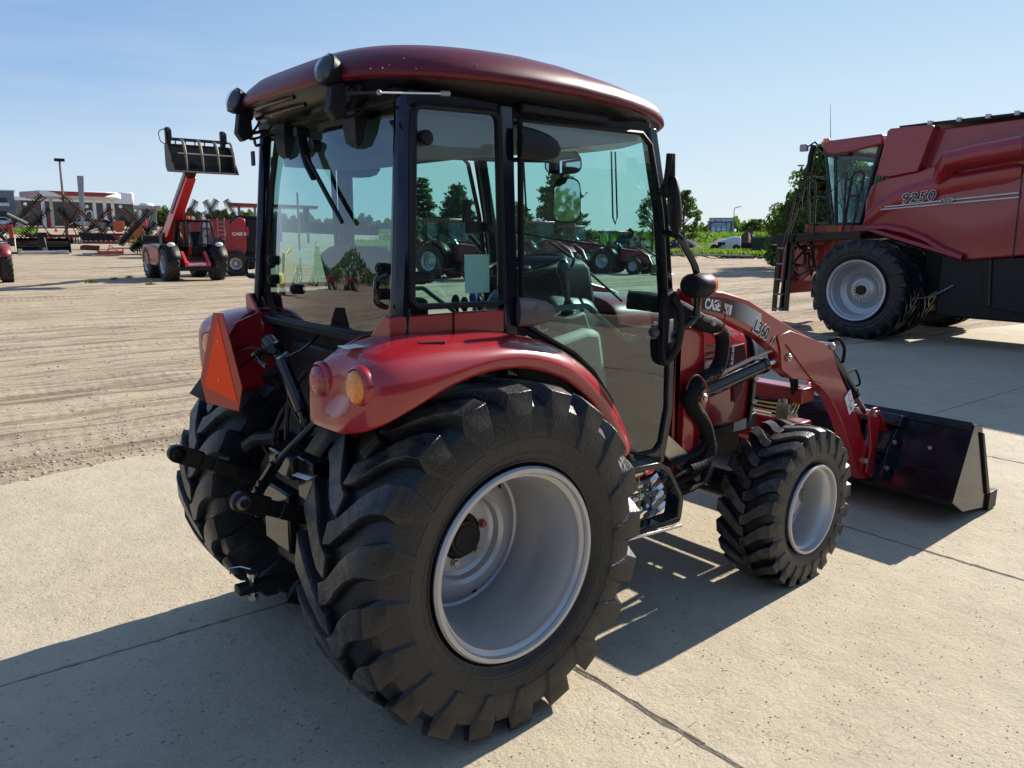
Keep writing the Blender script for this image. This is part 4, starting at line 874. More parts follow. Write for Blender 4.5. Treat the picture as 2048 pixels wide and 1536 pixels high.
# quarter windows
for s in (-1, 1):
    q = rounded([(-.232, s*.588, 2.100), (.092, s*.594, 2.108), (.112, s*.607, 1.478), (-.262, s*.604, 1.484)], .035)
    g_ = pane('quarter_window', q, .017, GLSD)
    MB().cyl((-.20, s*.592, 2.005), (-.20, s*.612, 2.005), .024, n=20).sphere((-.20, s*.614, 2.005), (.020, .012, .020)).out('window_knob', PLA, g_)
    MB().cyl((.035, s*.59, 1.735), (.035, s*.63, 1.735), .018, n=18).sphere((.035, s*.632, 1.735), (.018, .016, .018)).box(-.04, .02, s*.60-.012, s*.60+.012, 1.715, 1.755).prism([(-.055, 1.75), (-.03, 1.75), (-.028, 1.82), (-.05, 1.825)], 1, s*.59, s*.612).out('window_latch', PLA, g_, bevel=.004)
    MB().cyl((-.26, s*.596, 1.575), (-.215, s*.612, 1.575), .020, n=18).sphere((-.205, s*.614, 1.575), (.022, .018, .018)).out('window_knob', PLA, g_)
# doors, all glass
for s in (-1, 1):
    outl = [(.185, 2.092), (.80, 2.100), (.855, 2.06), (.93, 1.80), (1.005, 1.30), (1.020, .98), (.995, .83), (.96, .795), (.86, .795), (.775, .825), (.735, .93), (.665, 1.06), (.56, 1.185), (.45, 1.27), (.34, 1.325), (.225, 1.385), (.19, 1.42)]
    pts = [(x, s*(.600+.012*math.sin(PI*min(1, max(0, (z-.8)/1.3)))), z) for x, z in outl]
    b_ = MB(); ctr = (.6, s*.606, 1.55); b_.add(pts, [tuple(range(len(pts)))]); dr = b_.out('cab_door', GLSD, T, smooth=False)
    MB().tube(pts, .0135, 8, closed=True, flat=.7).out('window_seal', PLA, dr)
    # handle and lock
    hm = MB().loft([[(x, s*.622+s*k*.012, z) for x, z in ((.935-g1, 1.43-g1*1.2), (.955-g1, 1.475-g1), (1.0, 1.495-g1), (1.025+g1*0, 1.46-g1), (1.03, 1.30), (1.015, 1.20+g1), (.985, 1.165+g1), (.95-g1*0, 1.18+g1), (.935-g1*0, 1.25))] for k, g1 in ((-1, -.0), (1, 0.0), (2, .012))]).out('door_handle', PLA, dr, bevel=.006)
    MB().tube([(.985, s*.650, 1.46), (.998, s*.675, 1.40), (1.0, s*.678, 1.32), (.99, s*.672, 1.25), (.975, s*.648, 1.20)], .017, 10, smooth=4).out('handle_grip', PLA, dr)
    MB().loft([[(.965, s*.646, 1.27), (.99, s*.646, 1.27), (.99, s*.648, 1.37), (.965, s*.648, 1.37)], [(.968, s*.652, 1.275), (.985, s*.652, 1.275), (.985, s*.653, 1.36), (.968, s*.653, 1.36)]]).out('handle_recess', GREY, dr)
    # inner grab bar
    yb = s*.575
    MB().tube([(.235, yb, 1.442), (.50, yb, 1.442), (.555, yb, 1.44), (.60, yb, 1.41), (.72, yb, 1.33), (.80, yb, 1.29), (.90, yb, 1.305), (.945, s*.60, 1.315)], .011, 10, smooth=3).sphere((.915, s*.615, 1.315), .022).out('grab_bar', mat('dark_green_grey', (.03, .05, .045), .3), dr)
    # gas strut
    MB().cyl((.30, s*.55, 1.40), (.36, s*.55, 1.31), .009, n=10).cyl((.345, s*.55, 1.335), (.455, s*.55, 1.20), .012, n=12).out('gas_strut', mat('strut_grey', (.13, .12, .11), .4, .3), dr)
    # big streamlined hinges on the middle post
    for z0, sz in ((2.018, 1.), (1.445, .95)):
        rings = []
        for t_ in (0, .12, .4, .7, .9, 1.0):
            L_ = .19*sz; h_ = .052*sz*(1-t_**2.6)**.5+.002; d_ = .026*(1-t_**2.4)**.5+.003
            rings.append([(.165+L_*t_, s*(.612+d_*math.cos(a)*.5+.012), z0+h_*math.sin(a)-t_*.012) for a in [2*PI*k/16 for k in range(16)]])
        MB().loft(rings).out('hinge_cover', PLAG if z0 < 1.6 else PLA, dr, ang=60)
# windscreen
for_x = [(.90, 2.09), (.96, 1.80), (1.05, 1.30), (1.06, 1.28)]
ws = MB().add([(.905, -.56, 2.09), (.905, .56, 2.09), (1.045, .57, 1.30), (1.045, -.57, 1.30)], [(0, 1, 2, 3)]).out('windscreen', GLS, T, smooth=False)
MB().tube([(1.02, -.33, 1.42), (.985, -.05, 1.60), (.975, .12, 1.68)], .006, 6).tube([(.99, -.30, 1.655), (.975, .10, 1.69), (.965, .36, 1.72)], .006, 6).out('front_wiper', PLA, ws)

# ---- roof
def oval(hx0, hx1, hy, z, inset=0., n=72, px=3.6, droop=0.):
    o = []
    for k in range(n):
        a = 2*PI*k/n; c_, s_ = math.cos(a), math.sin(a)
        e = 2/px; x = abs(c_)**e*(1 if c_ > 0 else -1); y = abs(s_)**e*(1 if s_ > 0 else -1)
        cx = (hx0+hx1)/2; rx_ = (hx1-hx0)/2-inset; ry_ = hy-inset
        X_ = cx+x*rx_
        taper = 1-.16*max(0, (X_-.3)/.9)**1.6
        zz = z-.035*max(0, (X_-.2)/1.0)**1.5*(1+droop)+0.012*(1-min(1, abs(X_-.35)/.75)**2)
        o.append((X_, y*ry_*taper, zz))
    return o
RX0, RX1, RY = -.425, 1.215, .675
roof = MB().loft([oval(RX0, RX1, RY, 2.178, .012), oval(RX0, RX1, RY, 2.190, 0), oval(RX0, RX1, RY, 2.210, .004), oval(RX0, RX1, RY, 2.238, .022), oval(RX0, RX1, RY, 2.270, .058, droop=.9), oval(RX0, RX1, RY, 2.295, .115, droop=1.5), oval(RX0, RX1, RY, 2.312, .20, droop=2.), oval(RX0, RX1, RY, 2.322, .33, droop=2.3), oval(RX0, RX1, RY, 2.325, .52, droop=2.3)]).out('roof', ROOFRED, T, ang=70)
lin = MB().loft([oval(RX0, RX1, RY, 2.181, .016), oval(RX0, RX1, RY, 2.168, .026), oval(RX0, RX1, RY, 2.140, .060), oval(RX0, RX1, RY, 2.118, .115), oval(RX0, RX1, RY, 2.112, .30)]).out('roof_liner', mat('liner_black', (.004, .004, .005), .3, 0, .0, .3, 3, .02, 7, spec=.35), T, ang=50)
MB().cyl((-.12, .18, 2.315), (-.12, .18, 2.335), .009, .006, n=8).out('roof_nub', BLK, roof)
# moulded ribs, lip and vents on the liner
MB().tube([(-.395, -.10, 2.165), (-.40, .0, 2.163), (-.395, .18, 2.163), (-.38, .30, 2.160), (-.37, .345, 2.14)], .008, 6, smooth=3).tube([(-.365, -.12, 2.140), (-.37, .0, 2.138), (-.365, .30, 2.135)], .007, 6, smooth=3).out('liner_rib', BLK, lin)
vent = MB().prism([(.18, -.62), (.62, -.60), (.64, -.56), (.60, -.50), (.20, -.50)], 2, 2.118, 2.150).out('vent_box', PLA, lin, bevel=.01)
for k in range(4): MB().beam((.20, -.600+k*.024, 2.132), (.60, -.583+k*.024, 2.126), .012, .016).out('vent_slat', PLAG, lin, bevel=.003)
# water droplets beading along the roof edge (countless), their sun glint painted as a whitish colour
DROP = mat('water_drop', (.6, .62, .65), .05, 0, 1., 0)
b_ = MB(); r2 = random.Random(4); rim = oval(RX0, RX1, RY, 2.20, .0, 400)
for k in range(110):
    p = rim[r2.randrange(330, 395) if k % 3 else r2.randrange(240, 395)]; s_ = r2.uniform(.0012, .0030)
    z_ = p[2]+abs(r2.gauss(0, .012)); sh = 1-max(0, z_-p[2])*.5
    b_.sphere((p[0], p[1]*sh*.995, z_-.004), s_, 6, 4)
o = b_.out('water_drops', DROP, roof); o['kind'] = 'stuff'

# ---- work lamps at the roof rear corners
def worklamp(y, z, x=-.41, sc_=1.):
    c_ = Vector((x, y, z)); d = Vector((-.80, -.10, .28)).normalized()
    m_ = Matrix.Translation(c_) @ d.to_track_quat('Z', 'X').to_matrix().to_4x4() @ Matrix.Scale(.88, 4)
    L_ = MB().lathe([(.012, -.075), (.034, -.062), (.048, -.030), (.055, -.004), (.056, .012), (.051, .014)], axis=2, n=32, M=m_).out('work_lamp', PLA, T, ang=50)
    MB().lathe([(.050, .010), (.049, .018), (.034, .030), (.0, .036)], axis=2, n=32, M=m_).out('lens', GLSC, L_, ang=60)
    MB().lathe([(.047, .008), (.030, -.02), (.012, -.03), (.0, -.03)], axis=2, n=24, M=m_).out('reflector', STL, L_, ang=60)
    MB().prism([(x+.0, z-.045), (x+.045, z-.03), (x+.05, z-.13), (x+.01, z-.15), (x-.012, z-.12)], 1, y-.030, y+.012).beam((x+.03, y, z-.12), (x+.11, y, z-.10), .05, .012).out('lamp_bracket', PLA, L_, bevel=.004)
    MB().tube([c_+Vector((.06, .0, -.03)), c_+Vector((.09, .01, -.07)), c_+Vector((.05, .02, -.13)), c_+Vector((.10, 0, -.12)), c_+Vector((.13, -.02, -.08))], .005, 6, smooth=5).out('cable', PLA, L_)
worklamp(-.379, 2.208); worklamp(.385, 2.205)
MB().tube([(-.34, .40, 2.075), (-.31, .46, 2.055), (-.27, .52, 2.065)], .006, 6, smooth=4).out('cable', PLA, T)
MB().beam((-.345, -.46, 2.148), (-.34, -.36, 2.150), .012, .03).sphere((-.35, -.42, 2.150), .012).out('lamp_wire_clip', PLA, T)
pa, pb = on(758, 185, 1, -.62), on(882, 187, 1, -.63)
MB().tube([pa, pb], .0028, 8).out('aerial_rod', WHT, T)
MB().cyl(pb, pb+(pb-pa).normalized()*.03, .008, n=10).sphere(pa, .008).out('aerial_mount', GREY, T)
MB().beam(pa, on(690, 187, 0, -.38), .010, .008).out('aerial_arm', PLA, T)

# ---- mirror and signal lamps on the right A-post (and left copies)
for s in (-1, 1):
    MB().tube([(.925, s*.63, 1.72), (.925, s*.70, 1.71), (.99, s*.70, 1.65), (1.06, s*.70, 1.56), (1.075, s*.70, 1.40), (1.06, s*.69, 1.36), (.98, s*.64, 1.295)], .0145, 10, smooth=4).out('lamp_bracket_bar', BLK, T)
    lp = MB().loft([[(x, s*(.70+.062*math.sin(a)*k), 1.508+.052*math.cos(a)*k) for a in [2*PI*j/18 for j in range(18)]] for x, k in ((1.02, .80), (1.03, .95), (1.07, 1.0), (1.10, 1.0), (1.115, .98))]).out('signal_lamp', PLA, T, ang=40)
    MB().loft([[(x, s*(.70+.062*math.sin(a)*k), 1.508+.052*math.cos(a)*k) for a in [2*PI*j/18 for j in range(18)]] for x, k in ((1.115, .97), (1.135, .93), (1.150, .7), (1.155, .3))]).out('orange_lens', mat('orange_lens_m', (.8, .12, .03), .15, 0, .8), lp, ang=60)
    MB().tube([(1.019, s*(.70+.028*math.cos(a)), 1.508+.026*math.sin(a)) for a in [rad(q) for q in range(0, 300, 20)]], .003, 6).out('moulded_ring', PLA, lp)
    if s > 0: continue
    # mirror arm and head, right side
    mr_ = MB().tube([(.865, s*.62, 1.86), (.855, s*.68, 1.885), (.850, s*.70, 1.95), (.850, s*.705, 2.02)], .013, 10, smooth=4).tube([(.868, s*.70, 2.02), (.87, s*.705, 1.90)], .014, 10).sphere((.865, s*.69, 1.885), .032).out('mirror_arm', PLA, T)
    rings = []
    for t_, wv, dv in ((0, .03, .008), (.06, .055, .016), (.3, .07, .024), (.6, .068, .028), (.85, .05, .024), (1, .02, .010)):
        z = 1.935-.22*t_; cx = .862+.035*t_
        rings.append([(cx+dv*math.cos(a)*.8+wv*.62*math.sin(a), s*.715-s*wv*.75*math.sin(a)+s*dv*math.cos(a)*.55, z) for a in [2*PI*j/16 for j in range(16)]])
    MB().loft(rings).out('mirror_head', PLA, mr_, ang=60)
# ---- interior
seat = MB().box(-.05, .34, -.22, .22, 1.02, 1.14).out('seat', SEAT, T, bevel=.04)
MB().beam((.0, 0, 1.12), (-.14, 0, 1.66), .50, .12, up=(1, 0, 0), w2=.40).out('seat_back', SEAT, T, bevel=.04)
MB().prism([(-.03, .74), (.32, .74), (.25, 1.03), (.02, 1.03)], 1, -.16, .16).out('seat_base', PLA, T, bevel=.01)
MB().beam((-.02, -.27, 1.30), (.22, -.27, 1.30), .05, .05).beam((-.02, .27, 1.30), (.22, .27, 1.30), .05, .05).out('armrest', SEAT, T, bevel=.02)
MB().prism([(.12, .98), (.12, 1.26), (.40, 1.31), (.60, 1.345), (.68, 1.335), (.72, 1.15), (.76, .98)], 1, -.54, -.34).out('right_console', CONS, T, bevel=.03)
MB().prism([(.52, 1.33), (.52, 1.385), (.62, 1.41), (.66, 1.33)], 1, -.50, -.38).out('joystick_base', CONS, T, bevel=.01)
for k in range(5): MB().cyl((.585, -.44, 1.40+.011*k), (.585, -.44, 1.409+.011*k), .034-.003*k, .028-.003*k, n=16).out('bellows', PLA, T)
MB().tube([(.585, -.44, 1.43), (.57, -.44, 1.49), (.562, -.44, 1.53), (.552, -.44, 1.575), (.545, -.44, 1.605)], [.010, .015, .018, .030, .020], 12, smooth=4).sphere((.552, -.44, 1.578), (.030, .026, .038)).out('joystick', mat('joystick_dark', (.015, .02, .02), .25, 0, .4), T)
for k, (x, y, z, m, h) in enumerate(((.06, -.40, 1.30, PLA, .15), (.10, -.40, 1.31, PLA, .13), (.17, -.36, 1.31, BLUEP, .15), (.22, -.33, 1.31, PLA, .12), (.14, -.50, 1.30, PLA, .10))):
    MB().tube([(x+.05, y, z-.03), (x+.02, y, z+h*.5), (x, y, z+h)], .006, 8).sphere((x-.005, y, z+h+.02), (.016, .014, .028)).out('control_lever', m, T)
MB().box(-.27, -.12, -.50, .10, .98, 1.50).out('dark_backing', SEAT, T, bevel=.02)  # black mass added behind the rear glass so reflections stand out
MB().prism([(-.08, .98), (-.08, 1.27), (.45, 1.30), (.50, .98)], 1, .30, .54).out('left_console', CONS, T, bevel=.03)
# dash, column, wheel
MB().loft([[(.80, -.20, 1.15), (.80, .20, 1.15), (1.0, .20, 1.15), (1.0, -.20, 1.15)], [(.78, -.20, 1.42), (.78, .20, 1.42), (.995, .20, 1.42), (.995, -.20, 1.42)], [(.79, -.19, 1.56), (.79, .19, 1.56), (.97, .19, 1.56), (.97, -.19, 1.56)], [(.83, -.16, 1.615), (.83, .16, 1.615), (.94, .16, 1.605), (.94, -.16, 1.605)]]).out('dashboard', PLA, T, bevel=.03)
MB().loft([[(.78, -.30, .80), (.78, .30, .80), (1.0, .30, .80), (1.0, -.30, .80)], [(.70, -.29, 1.20), (.70, .29, 1.20), (1.01, .29, 1.20), (1.01, -.29, 1.20)], [(.66, -.26, 1.36), (.66, .26, 1.36), (1.0, .26, 1.34), (1.0, -.26, 1.34)], [(.68, -.2, 1.47), (.68, .2, 1.47), (.96, .2, 1.44), (.96, -.2, 1.44)]]).out('dash_cowl', mat('cowl_dark_green', (.035, .05, .045), .4), T, bevel=.05)
sw = frameM((.71, .0, 1.565), (math.cos(rad(14)), 0, math.sin(rad(14))), (0, 1, 0))
wl = MB().lathe([(.195+.015*math.cos(a), .015*math.sin(a)) for a in [2*PI*k/10 for k in range(10)]], axis=2, n=48, closed=True, M=sw).out('steering_wheel', mat('wheel_grip', (.008, .009, .01), .5), T, ang=80)
for a in (90, 210, 330):
    MB().beam(sw @ Vector((0, 0, -.03)), sw @ Vector((.19*math.cos(rad(a)), .19*math.sin(rad(a)), 0)), .035, .012, up=(0, 0, 1)).out('spoke', PLA, wl, bevel=.004)
MB().cyl(sw @ Vector((0, 0, -.06)), sw @ Vector((0, 0, .0)), .04, n=20).out('hub', PLA, wl, bevel=.006)
MB().sphere(sw @ Vector((-.13, .12, .045)), .024).cyl(sw @ Vector((-.13, .12, 0)), sw @ Vector((-.13, .12, .03)), .01).out('spinner_knob', WHT, wl)
MB().beam((.72, 0, 1.52), (.86, 0, 1.35), .08, .08).out('steering_column', PLA, T, bevel=.01)
MB().add([(-.03, -.575, 1.515), (.075, -.575, 1.515), (.075, -.572, 1.645), (-.03, -.572, 1.645)], [(0, 1, 2, 3)]).out('paper_notice', PAPER, T, smooth=False)
# interior mirror, sun blind, headliner, hooks
def hung(name, c, w_, h_, nrm, m_):
    F_ = frameM(c, Vector((0, 0, 1)).cross(Vector(nrm)), (0, 0, 1)); sgn = 1
    o_ = rounded([(-w_/2, -h_/2, 0), (w_/2, -h_/2, 0), (w_/2*.92, h_/2, 0), (-w_/2*.92, h_/2, 0)], .05)
    b_ = MB().loft([[(p.x*k, p.y*k, z) for p in o_] for z, k in ((-.022, .8), (-.010, 1.), (.0, 1.))], M=F_).out(name, PLA, T)
    MB().add([(p.x*.93, p.y*.93, .0012) for p in o_], [tuple(range(len(o_)))], M=F_).out(name+'_glass', m_, b_, smooth=False)
hung('interior_mirror', (.84, -.12, 2.020), .17, .095, (-.75, -.66, -.02), MIRR)
hung('hanging_mirror', (.886, -.10, 1.862), .130, .200, (-.70, -.71, -.05), MIRR)
MB().sphere((.93, -.09, 2.045), (.03, .03, .035)).tube([(.86, -.10, 2.0), (.86, -.09, 1.96)], .008, 8).out('mirror_stalk', PLA, T)
MB().tube([(.30, .20, 2.035), (.60, .05, 2.03), (.82, -.09, 2.03)], .010, 8).out('mirror_bar', PLA, T)
MB().box(-.2, .9, -.5, .5, 2.085, 2.10).box(-.18, .15, -.5, .5, 1.98, 2.10).out('headliner', mat('headliner_grey', (.10, .11, .11), .8), T, bevel=.02)
for x, y in ((.225, -.54), (.70, -.54)):
    MB().tube([(x, y, 2.03), (x+.02, y, 1.78), (x+.035, y, 1.755), (x+.045, y, 1.78), (x+.022, y, 2.03)], .0035, 6).out('wire_loop', PLA, T)

# ---- slow moving vehicle sign on the left fender
sm = [(.229, 1.418), (.128, 1.424), (-.020, 1.172), (.028, 1.078), (.375, 1.050), (.425, 1.140)]
SMV = MB().prism(sm, 0, -.603, -.600).out('slow_vehicle_sign', DKORG, T, bevel=.0008)
MB().prism([(.180, 1.398), (.030, 1.108), (.372, 1.118)], 0, -.6045, -.6035).out('triangle', ORG, SMV, smooth=False)
MB().prism([(.180, 1.400), (.395, 1.125), (.375, 1.115)], 0, -.6042, -.6034).out('triangle_edge', DKORG, SMV, smooth=False)
for y, z in ((.185, 1.315), (.20, 1.165)): MB().cyl((-.608, y, z), (-.598, y, z), .006, n=8).out('screw', ZINC, SMV)
MB().beam((-.595, .20, 1.33), (-.53, .46, 1.25), .004, .04).beam((-.595, .20, 1.15), (-.53, .46, 1.22), .004, .03).out('sign_bracket', BLKM, T)

# ---- three point hitch
def linkarm(y0, y1, s):
    A_ = Vector((-.10, s*.26, .56)); E = Vector((-.74, y1, .875 if s > 0 else .865))
    d = (E-A_).normalized()
    lk = MB().beam(A_, A_.lerp(E, .62), .018, .065).beam(A_.lerp(E, .45), A_.lerp(E, .95), .016, .066, w2=.014, h2=.05).out('lower_link', BLKM, T, bevel=.004)
    MB().beam(A_.lerp(E, .58)+Vector((0, -.02, 0)), A_.lerp(E, .80)+Vector((0, -.02, 0)), .016, .05).out('link_sleeve', BLKM, lk, bevel=.003)
    n_ = Vector((0, 1, 0))
    MB().cyl(E-n_*.018, E+n_*.018, .034, n=28).beam(E, A_.lerp(E, .86), .022, .07).out('ball_eye', BLKM, lk, bevel=.006)
    MB().lathe([(.024, -.022), (.024, .022), (.014, .026), (.014, -.026)], c=tuple(E), axis=1, n=24, closed=True).out('ball', mat('ball_steel', (.12, .12, .12), .35, .8) if s < 0 else BLKM, lk)
    for t_ in (.60, .66): p = A_.lerp(E, t_); MB().cyl(p-n_*.035, p+n_*.03, .012, n=10).out('bolt', BLKM, lk)
    return lk
linkarm(.26, .335, 1); linkarm(-.26, -.325, -1)
P3 = lambda px, py, x: on(px, py, 0, x)
a_, b_2 = P3(660, 775, -.44), P3(512, 955, -.58)
lr = MB().cyl(P3(640, 835, -.46), P3(553, 925, -.56), .013, n=12).beam(P3(553, 925, -.56), P3(515, 985, -.58), .016, .045, up=(1, 0, 0)).cyl(P3(560, 915, -.55), P3(545, 935, -.56), .018, n=12).out('lift_rod', BLK, T, bevel=.002)
for q in ((526, 965), (519, 977)): p = P3(*q, -.59); MB().cyl(p-Vector((.02, 0, 0)), p, .011, n=12).out('bolt', BLKM, lr)
tl = MB().tube([P3(545, 688, -.50), P3(560, 720, -.49), P3(590, 775, -.47), P3(612, 850, -.44), P3(618, 860, -.42)], .018, 10).tube([P3(563, 720, -.50), P3(604, 820, -.47)], .024, 10).tube([P3(600, 780, -.47), P3(576, 790, -.5), P3(577, 800, -.5), P3(597, 840, -.48)], .006, 8).out('top_link', BLK, T)
MB().tube([P3(512, 712, -.52), P3(545, 697, -.52)], .018, 10).cyl(P3(537, 683, -.5), P3(552, 700, -.5), .028, n=14).tube([P3(512, 710, -.53), P3(518, 722, -.54), P3(533, 733, -.53)], .007, 8).tube([P3(530, 685, -.5), P3(557, 690, -.5)], .012, 8).out('top_link_handle', BLK, tl)
MB().tube([P3(470, 712, -.50), P3(490, 698, -.48), P3(515, 697, -.47), P3(540, 715, -.46)], .004, 6, smooth=4).out('cable', PLA, T)
MB().tube([P3(556, 720, -.50), P3(600, 702, -.40), P3(637, 671, -.30)], .0055, 8, smooth=3).tube([P3(556, 718, -.5), P3(575, 705, -.48)], .006, 8).out('stay_rod', STL, T)
MB().tube([(-.40, -.12, .93), (-.45, -.26, .90), (-.47, -.32, .86)], .03, 8).out('lift_arm', BLKM, T); MB().tube([(-.40, .12, .93), (-.45, .26, .90), (-.47, .32, .86)], .03, 8).out('lift_arm', BLKM, T)
for yy in (-.16, -.08, .0, .08, .16): MB().tube([(-.35, yy, 1.2-abs(yy)), (-.42, yy*1.2, 1.1-abs(yy)), (-.44, yy*1.5, .9), (-.40, yy, .75)], .009, 6, smooth=4).out('hydraulic_pipe', BLKM, T)
MB().box(-.50, -.40, -.34, -.22, .80, .95).prism([(-.52, .86), (-.52, .94), (-.38, .98), (-.38, .86)], 1, -.22, -.02).out('valve_cover', BLK, T, bevel=.006)
MB().beam(P3(594, 945, -.50), P3(625, 955, -.5), .04, .002, up=(-.3, 0, 1)).out('sticker', STICK, T)
MB().prism([(-.50, .55), (-.50, .78), (-.36, .82), (-.36, .50)], 1, -.12, .10).lathe([(.0, -.12), (.022, -.12), (.022, 0), (0, 0)], c=(-.46, -.01, .70), axis=0, n=16).out('pto_guard', BLK, T, bevel=.008)
db = MB().box(-.66, .2, -.032, .032, .395, .425).out('drawbar', BLKM, T, bevel=.006)
MB().cyl((-.60, 0, .37), (-.60, 0, .455), .012, n=12).cyl((-.60, 0, .448), (-.60, 0, .462), .018, n=6).tube([(-.60, .01, .475), (-.625, .05, .478), (-.66, .06, .478), (-.66, .06, .455)], .0035, 6).cyl((-.60, 0, .36), (-.60, 0, .375), .02, n=6).out('hitch_pin', STL, db)
# tool box / sway brackets right of the pto
MB().tube([(-.30, -.30, .42), (-.52, -.34, .62), (-.56, -.345, .72)], .012, 8).out('sway_bar', BLKM, T)
MB().box(-.32, -.26, -.40, -.10, .86, 1.22).out('control_box', PLA, T, bevel=.01)

# ---- hoses in a black sleeve down to the couplers, right side
sl = MB().tube([(1.0, -.38, 1.43), (1.10, -.50, 1.415), (1.19, -.56, 1.372), (1.283, -.565, 1.330), (1.39, -.565, 1.302), (1.452, -.565, 1.258), (1.462, -.565, 1.20), (1.452, -.565, 1.13), (1.40, -.565, 1.08), (1.30, -.565, 1.05), (1.235, -.565, .995), (1.27, -.565, .93), (1.345, -.565, .86), (1.395, -.565, .77), (1.40, -.57, .70), (1.33, -.58, .665), (1.22, -.59, .66)], [.042, .042, .041, .041, .038, .035, .033, .033, .036, .041, .042, .037, .034, .032, .032, .029, .026], 16, smooth=5)
rgs = random.Random(2)
sl.v = [(x+rgs.uniform(-.0015, .0015), y+rgs.uniform(-.0015, .0015), z+rgs.uniform(-.002, .002)) for x, y, z in sl.v]
sl.out('hose_sleeve', FAB, T, ang=80)
text('46', .034, frameM((1.215, -.612, 1.368), (-.95, 0, .3), (-.3, 0, -.95)), mat('print_grey', (.4, .4, .4), .7), T, bold=.001)
text('MI', .034, frameM((1.12, -.572, 1.425), (-.80, .3, .25), (-.25, 0, -.9)), MT['print_grey'], T, bold=.001)
text('R-EC-993', .024, frameM((1.478, -.611, 1.12), (.08, 0, 1), (-1, 0, .08)), MT['print_grey'], T, bold=.0006)
MB().tube([(1.16, -.60, 1.04), (1.17, -.615, 1.09), (1.22, -.62, 1.10), (1.27, -.625, 1.05), (1.30, -.625, .97), (1.29, -.62, .92)], .004, 6, smooth=5).out('tie_cord', mat('red_cord', (.18, .02, .02), .6), T); MB().tube([(1.33, -.60, 1.41), (1.36, -.62, 1.42), (1.375, -.63, 1.36), (1.36, -.63, 1.29), (1.31, -.62, 1.275)], .004, 6, smooth=5).out('tie_cord', mat('red_cord', (.18, .02, .02), .6), T)
MB().cyl((1.315, -.608, 1.330), (1.315, -.620, 1.330), .016, n=16).out('sleeve_snap', GREY, T)
for k in range(4):
    y_, z_ = -.575-.018*(k % 2), .66-.05*k
    MB().tube([(1.40, y_+.02, z_+.16), (1.34, y_+.01, z_+.06), (1.16, y_, z_+.045), (1.04, y_, z_+.02)], .015, 8, smooth=2).out('hydraulic_hose', FAB, T)
    cpl = MB().cyl((1.05, y_, z_+.025), (.99, y_, z_+.0), .019, n=6).cyl((.99, y_, z_), (.95, y_, z_-.02), .022, n=20).cyl((.95, y_, z_-.02), (.90, y_, z_-.035), .016, n=20).cyl((.96, y_, z_-.016), (.945, y_, z_-.022), .025, n=20).out('hose_coupler', STL, T, ang=30)
for k in range(4):
    zz = .715-.058*k
    MB().cyl((.72, -.55, zz), (.80, -.56, zz-.006), .026, n=18).out('coupler_socket', BLKM, T, bevel=.003)
    MB().cyl((.80, -.585, zz-.006), (.88, -.595, zz+.0), .021, n=18).cyl((.82, -.588, zz-.005), (.838, -.59, zz-.003), .026, n=18).cyl((.87, -.593, zz), (.93, -.60, zz+.012), .016, n=6).out('hose_coupler', STL, T, ang=30)
MB().box(.10, .60, -.37, -.25, .44, .69).out('sun_blocker', PLA, T, bevel=.02); MB().box(.10, .60, .25, .37, .44, .69).out('sun_blocker', PLA, T, bevel=.02)  # boxes added to stop slivers of sun leaking under the cab
MB().box(.66, .73, -.60, -.46, .49, .78).out('valve_block', BLKM, T, bevel=.006)
for (x, z0, z1, m, m2) in ((.86, .72, .515, YELP, YELP), (.90, .66, .56, GRNP, GRNP), (.94, .66, .55, DKBLUE, DKBLUE), (.83, .53, .45, REDP, DKBLUE)):
    MB().tube([(x, -.60, z0), (x+.004, -.615, (z0+z1)/2), (x, -.61, z1)], .0035, 6).cyl((x, -.61, z1+.008), (x, -.61, z1-.018), .008, .010, n=12).out('dust_cap', m, T)
MB().tube([(.82, -.61, .62), (.80, -.62, .58), (.80, -.62, .51)], .003, 6).cyl((.80, -.62, .515), (.80, -.62, .48), .010, n=12).out('dust_cap', DKBLUE, T)
# step
st = MB()
stp = rounded([(.66, -.69, .80), (.86, -.69, .79), (.93, -.69, .75), (1.03, -.69, .60), (1.015, -.69, .488), (.70, -.69, .512), (.655, -.69, .60)], .03, 3)
outer = [(p.x, p.z) for p in stp]; ctr_ = (.82, .64)
inner = [(ctr_[0]+(x-ctr_[0])*.86, ctr_[1]+(z-ctr_[1])*.84) for x, z in outer]
n_ = len(outer); ra = [(x, -.72, z) for x, z in outer]; rb = [(x, -.645, z) for x, z in outer]; ia = [(x, -.72, z) for x, z in inner]; ib = [(x, -.645, z) for x, z in inner]
st.loft([ra, rb, ib, ia], wrap=True); st.out('step_frame', BLK, T, bevel=.004)
MB().box(.72, 1.0, -.725, -.645, .505, .520).out('step_tread', mat('grip_tape', (.02, .02, .02), .9, 0, 0, .5, 60, 1, 200), T)
MB().beam((.66, -.722, .502), (1.02, -.722, .478), .012, .014).out('step_edge', STL, T, bevel=.004)
MB().box(.60, 1.0, -.60, -.57, .73, .80).out('step_hanger', BLK, T, bevel=.004)
for x in (.66, .80): MB().cyl((x, -.70, .765), (x, -.602, .765), .014, n=6).out('bolt', ZINC, T)
MB().beam((1.08, -.55, .80), (1.24, -.55, .68), .02, .08).beam((1.26, -.53, .74), (1.24, -.53, .58), .018, .03).out('bracket', ZINC, T)
MB().box(1.22, 1.30, -.55, -.50, .60, .95).out('engine_bracket', RED, T, bevel=.004)
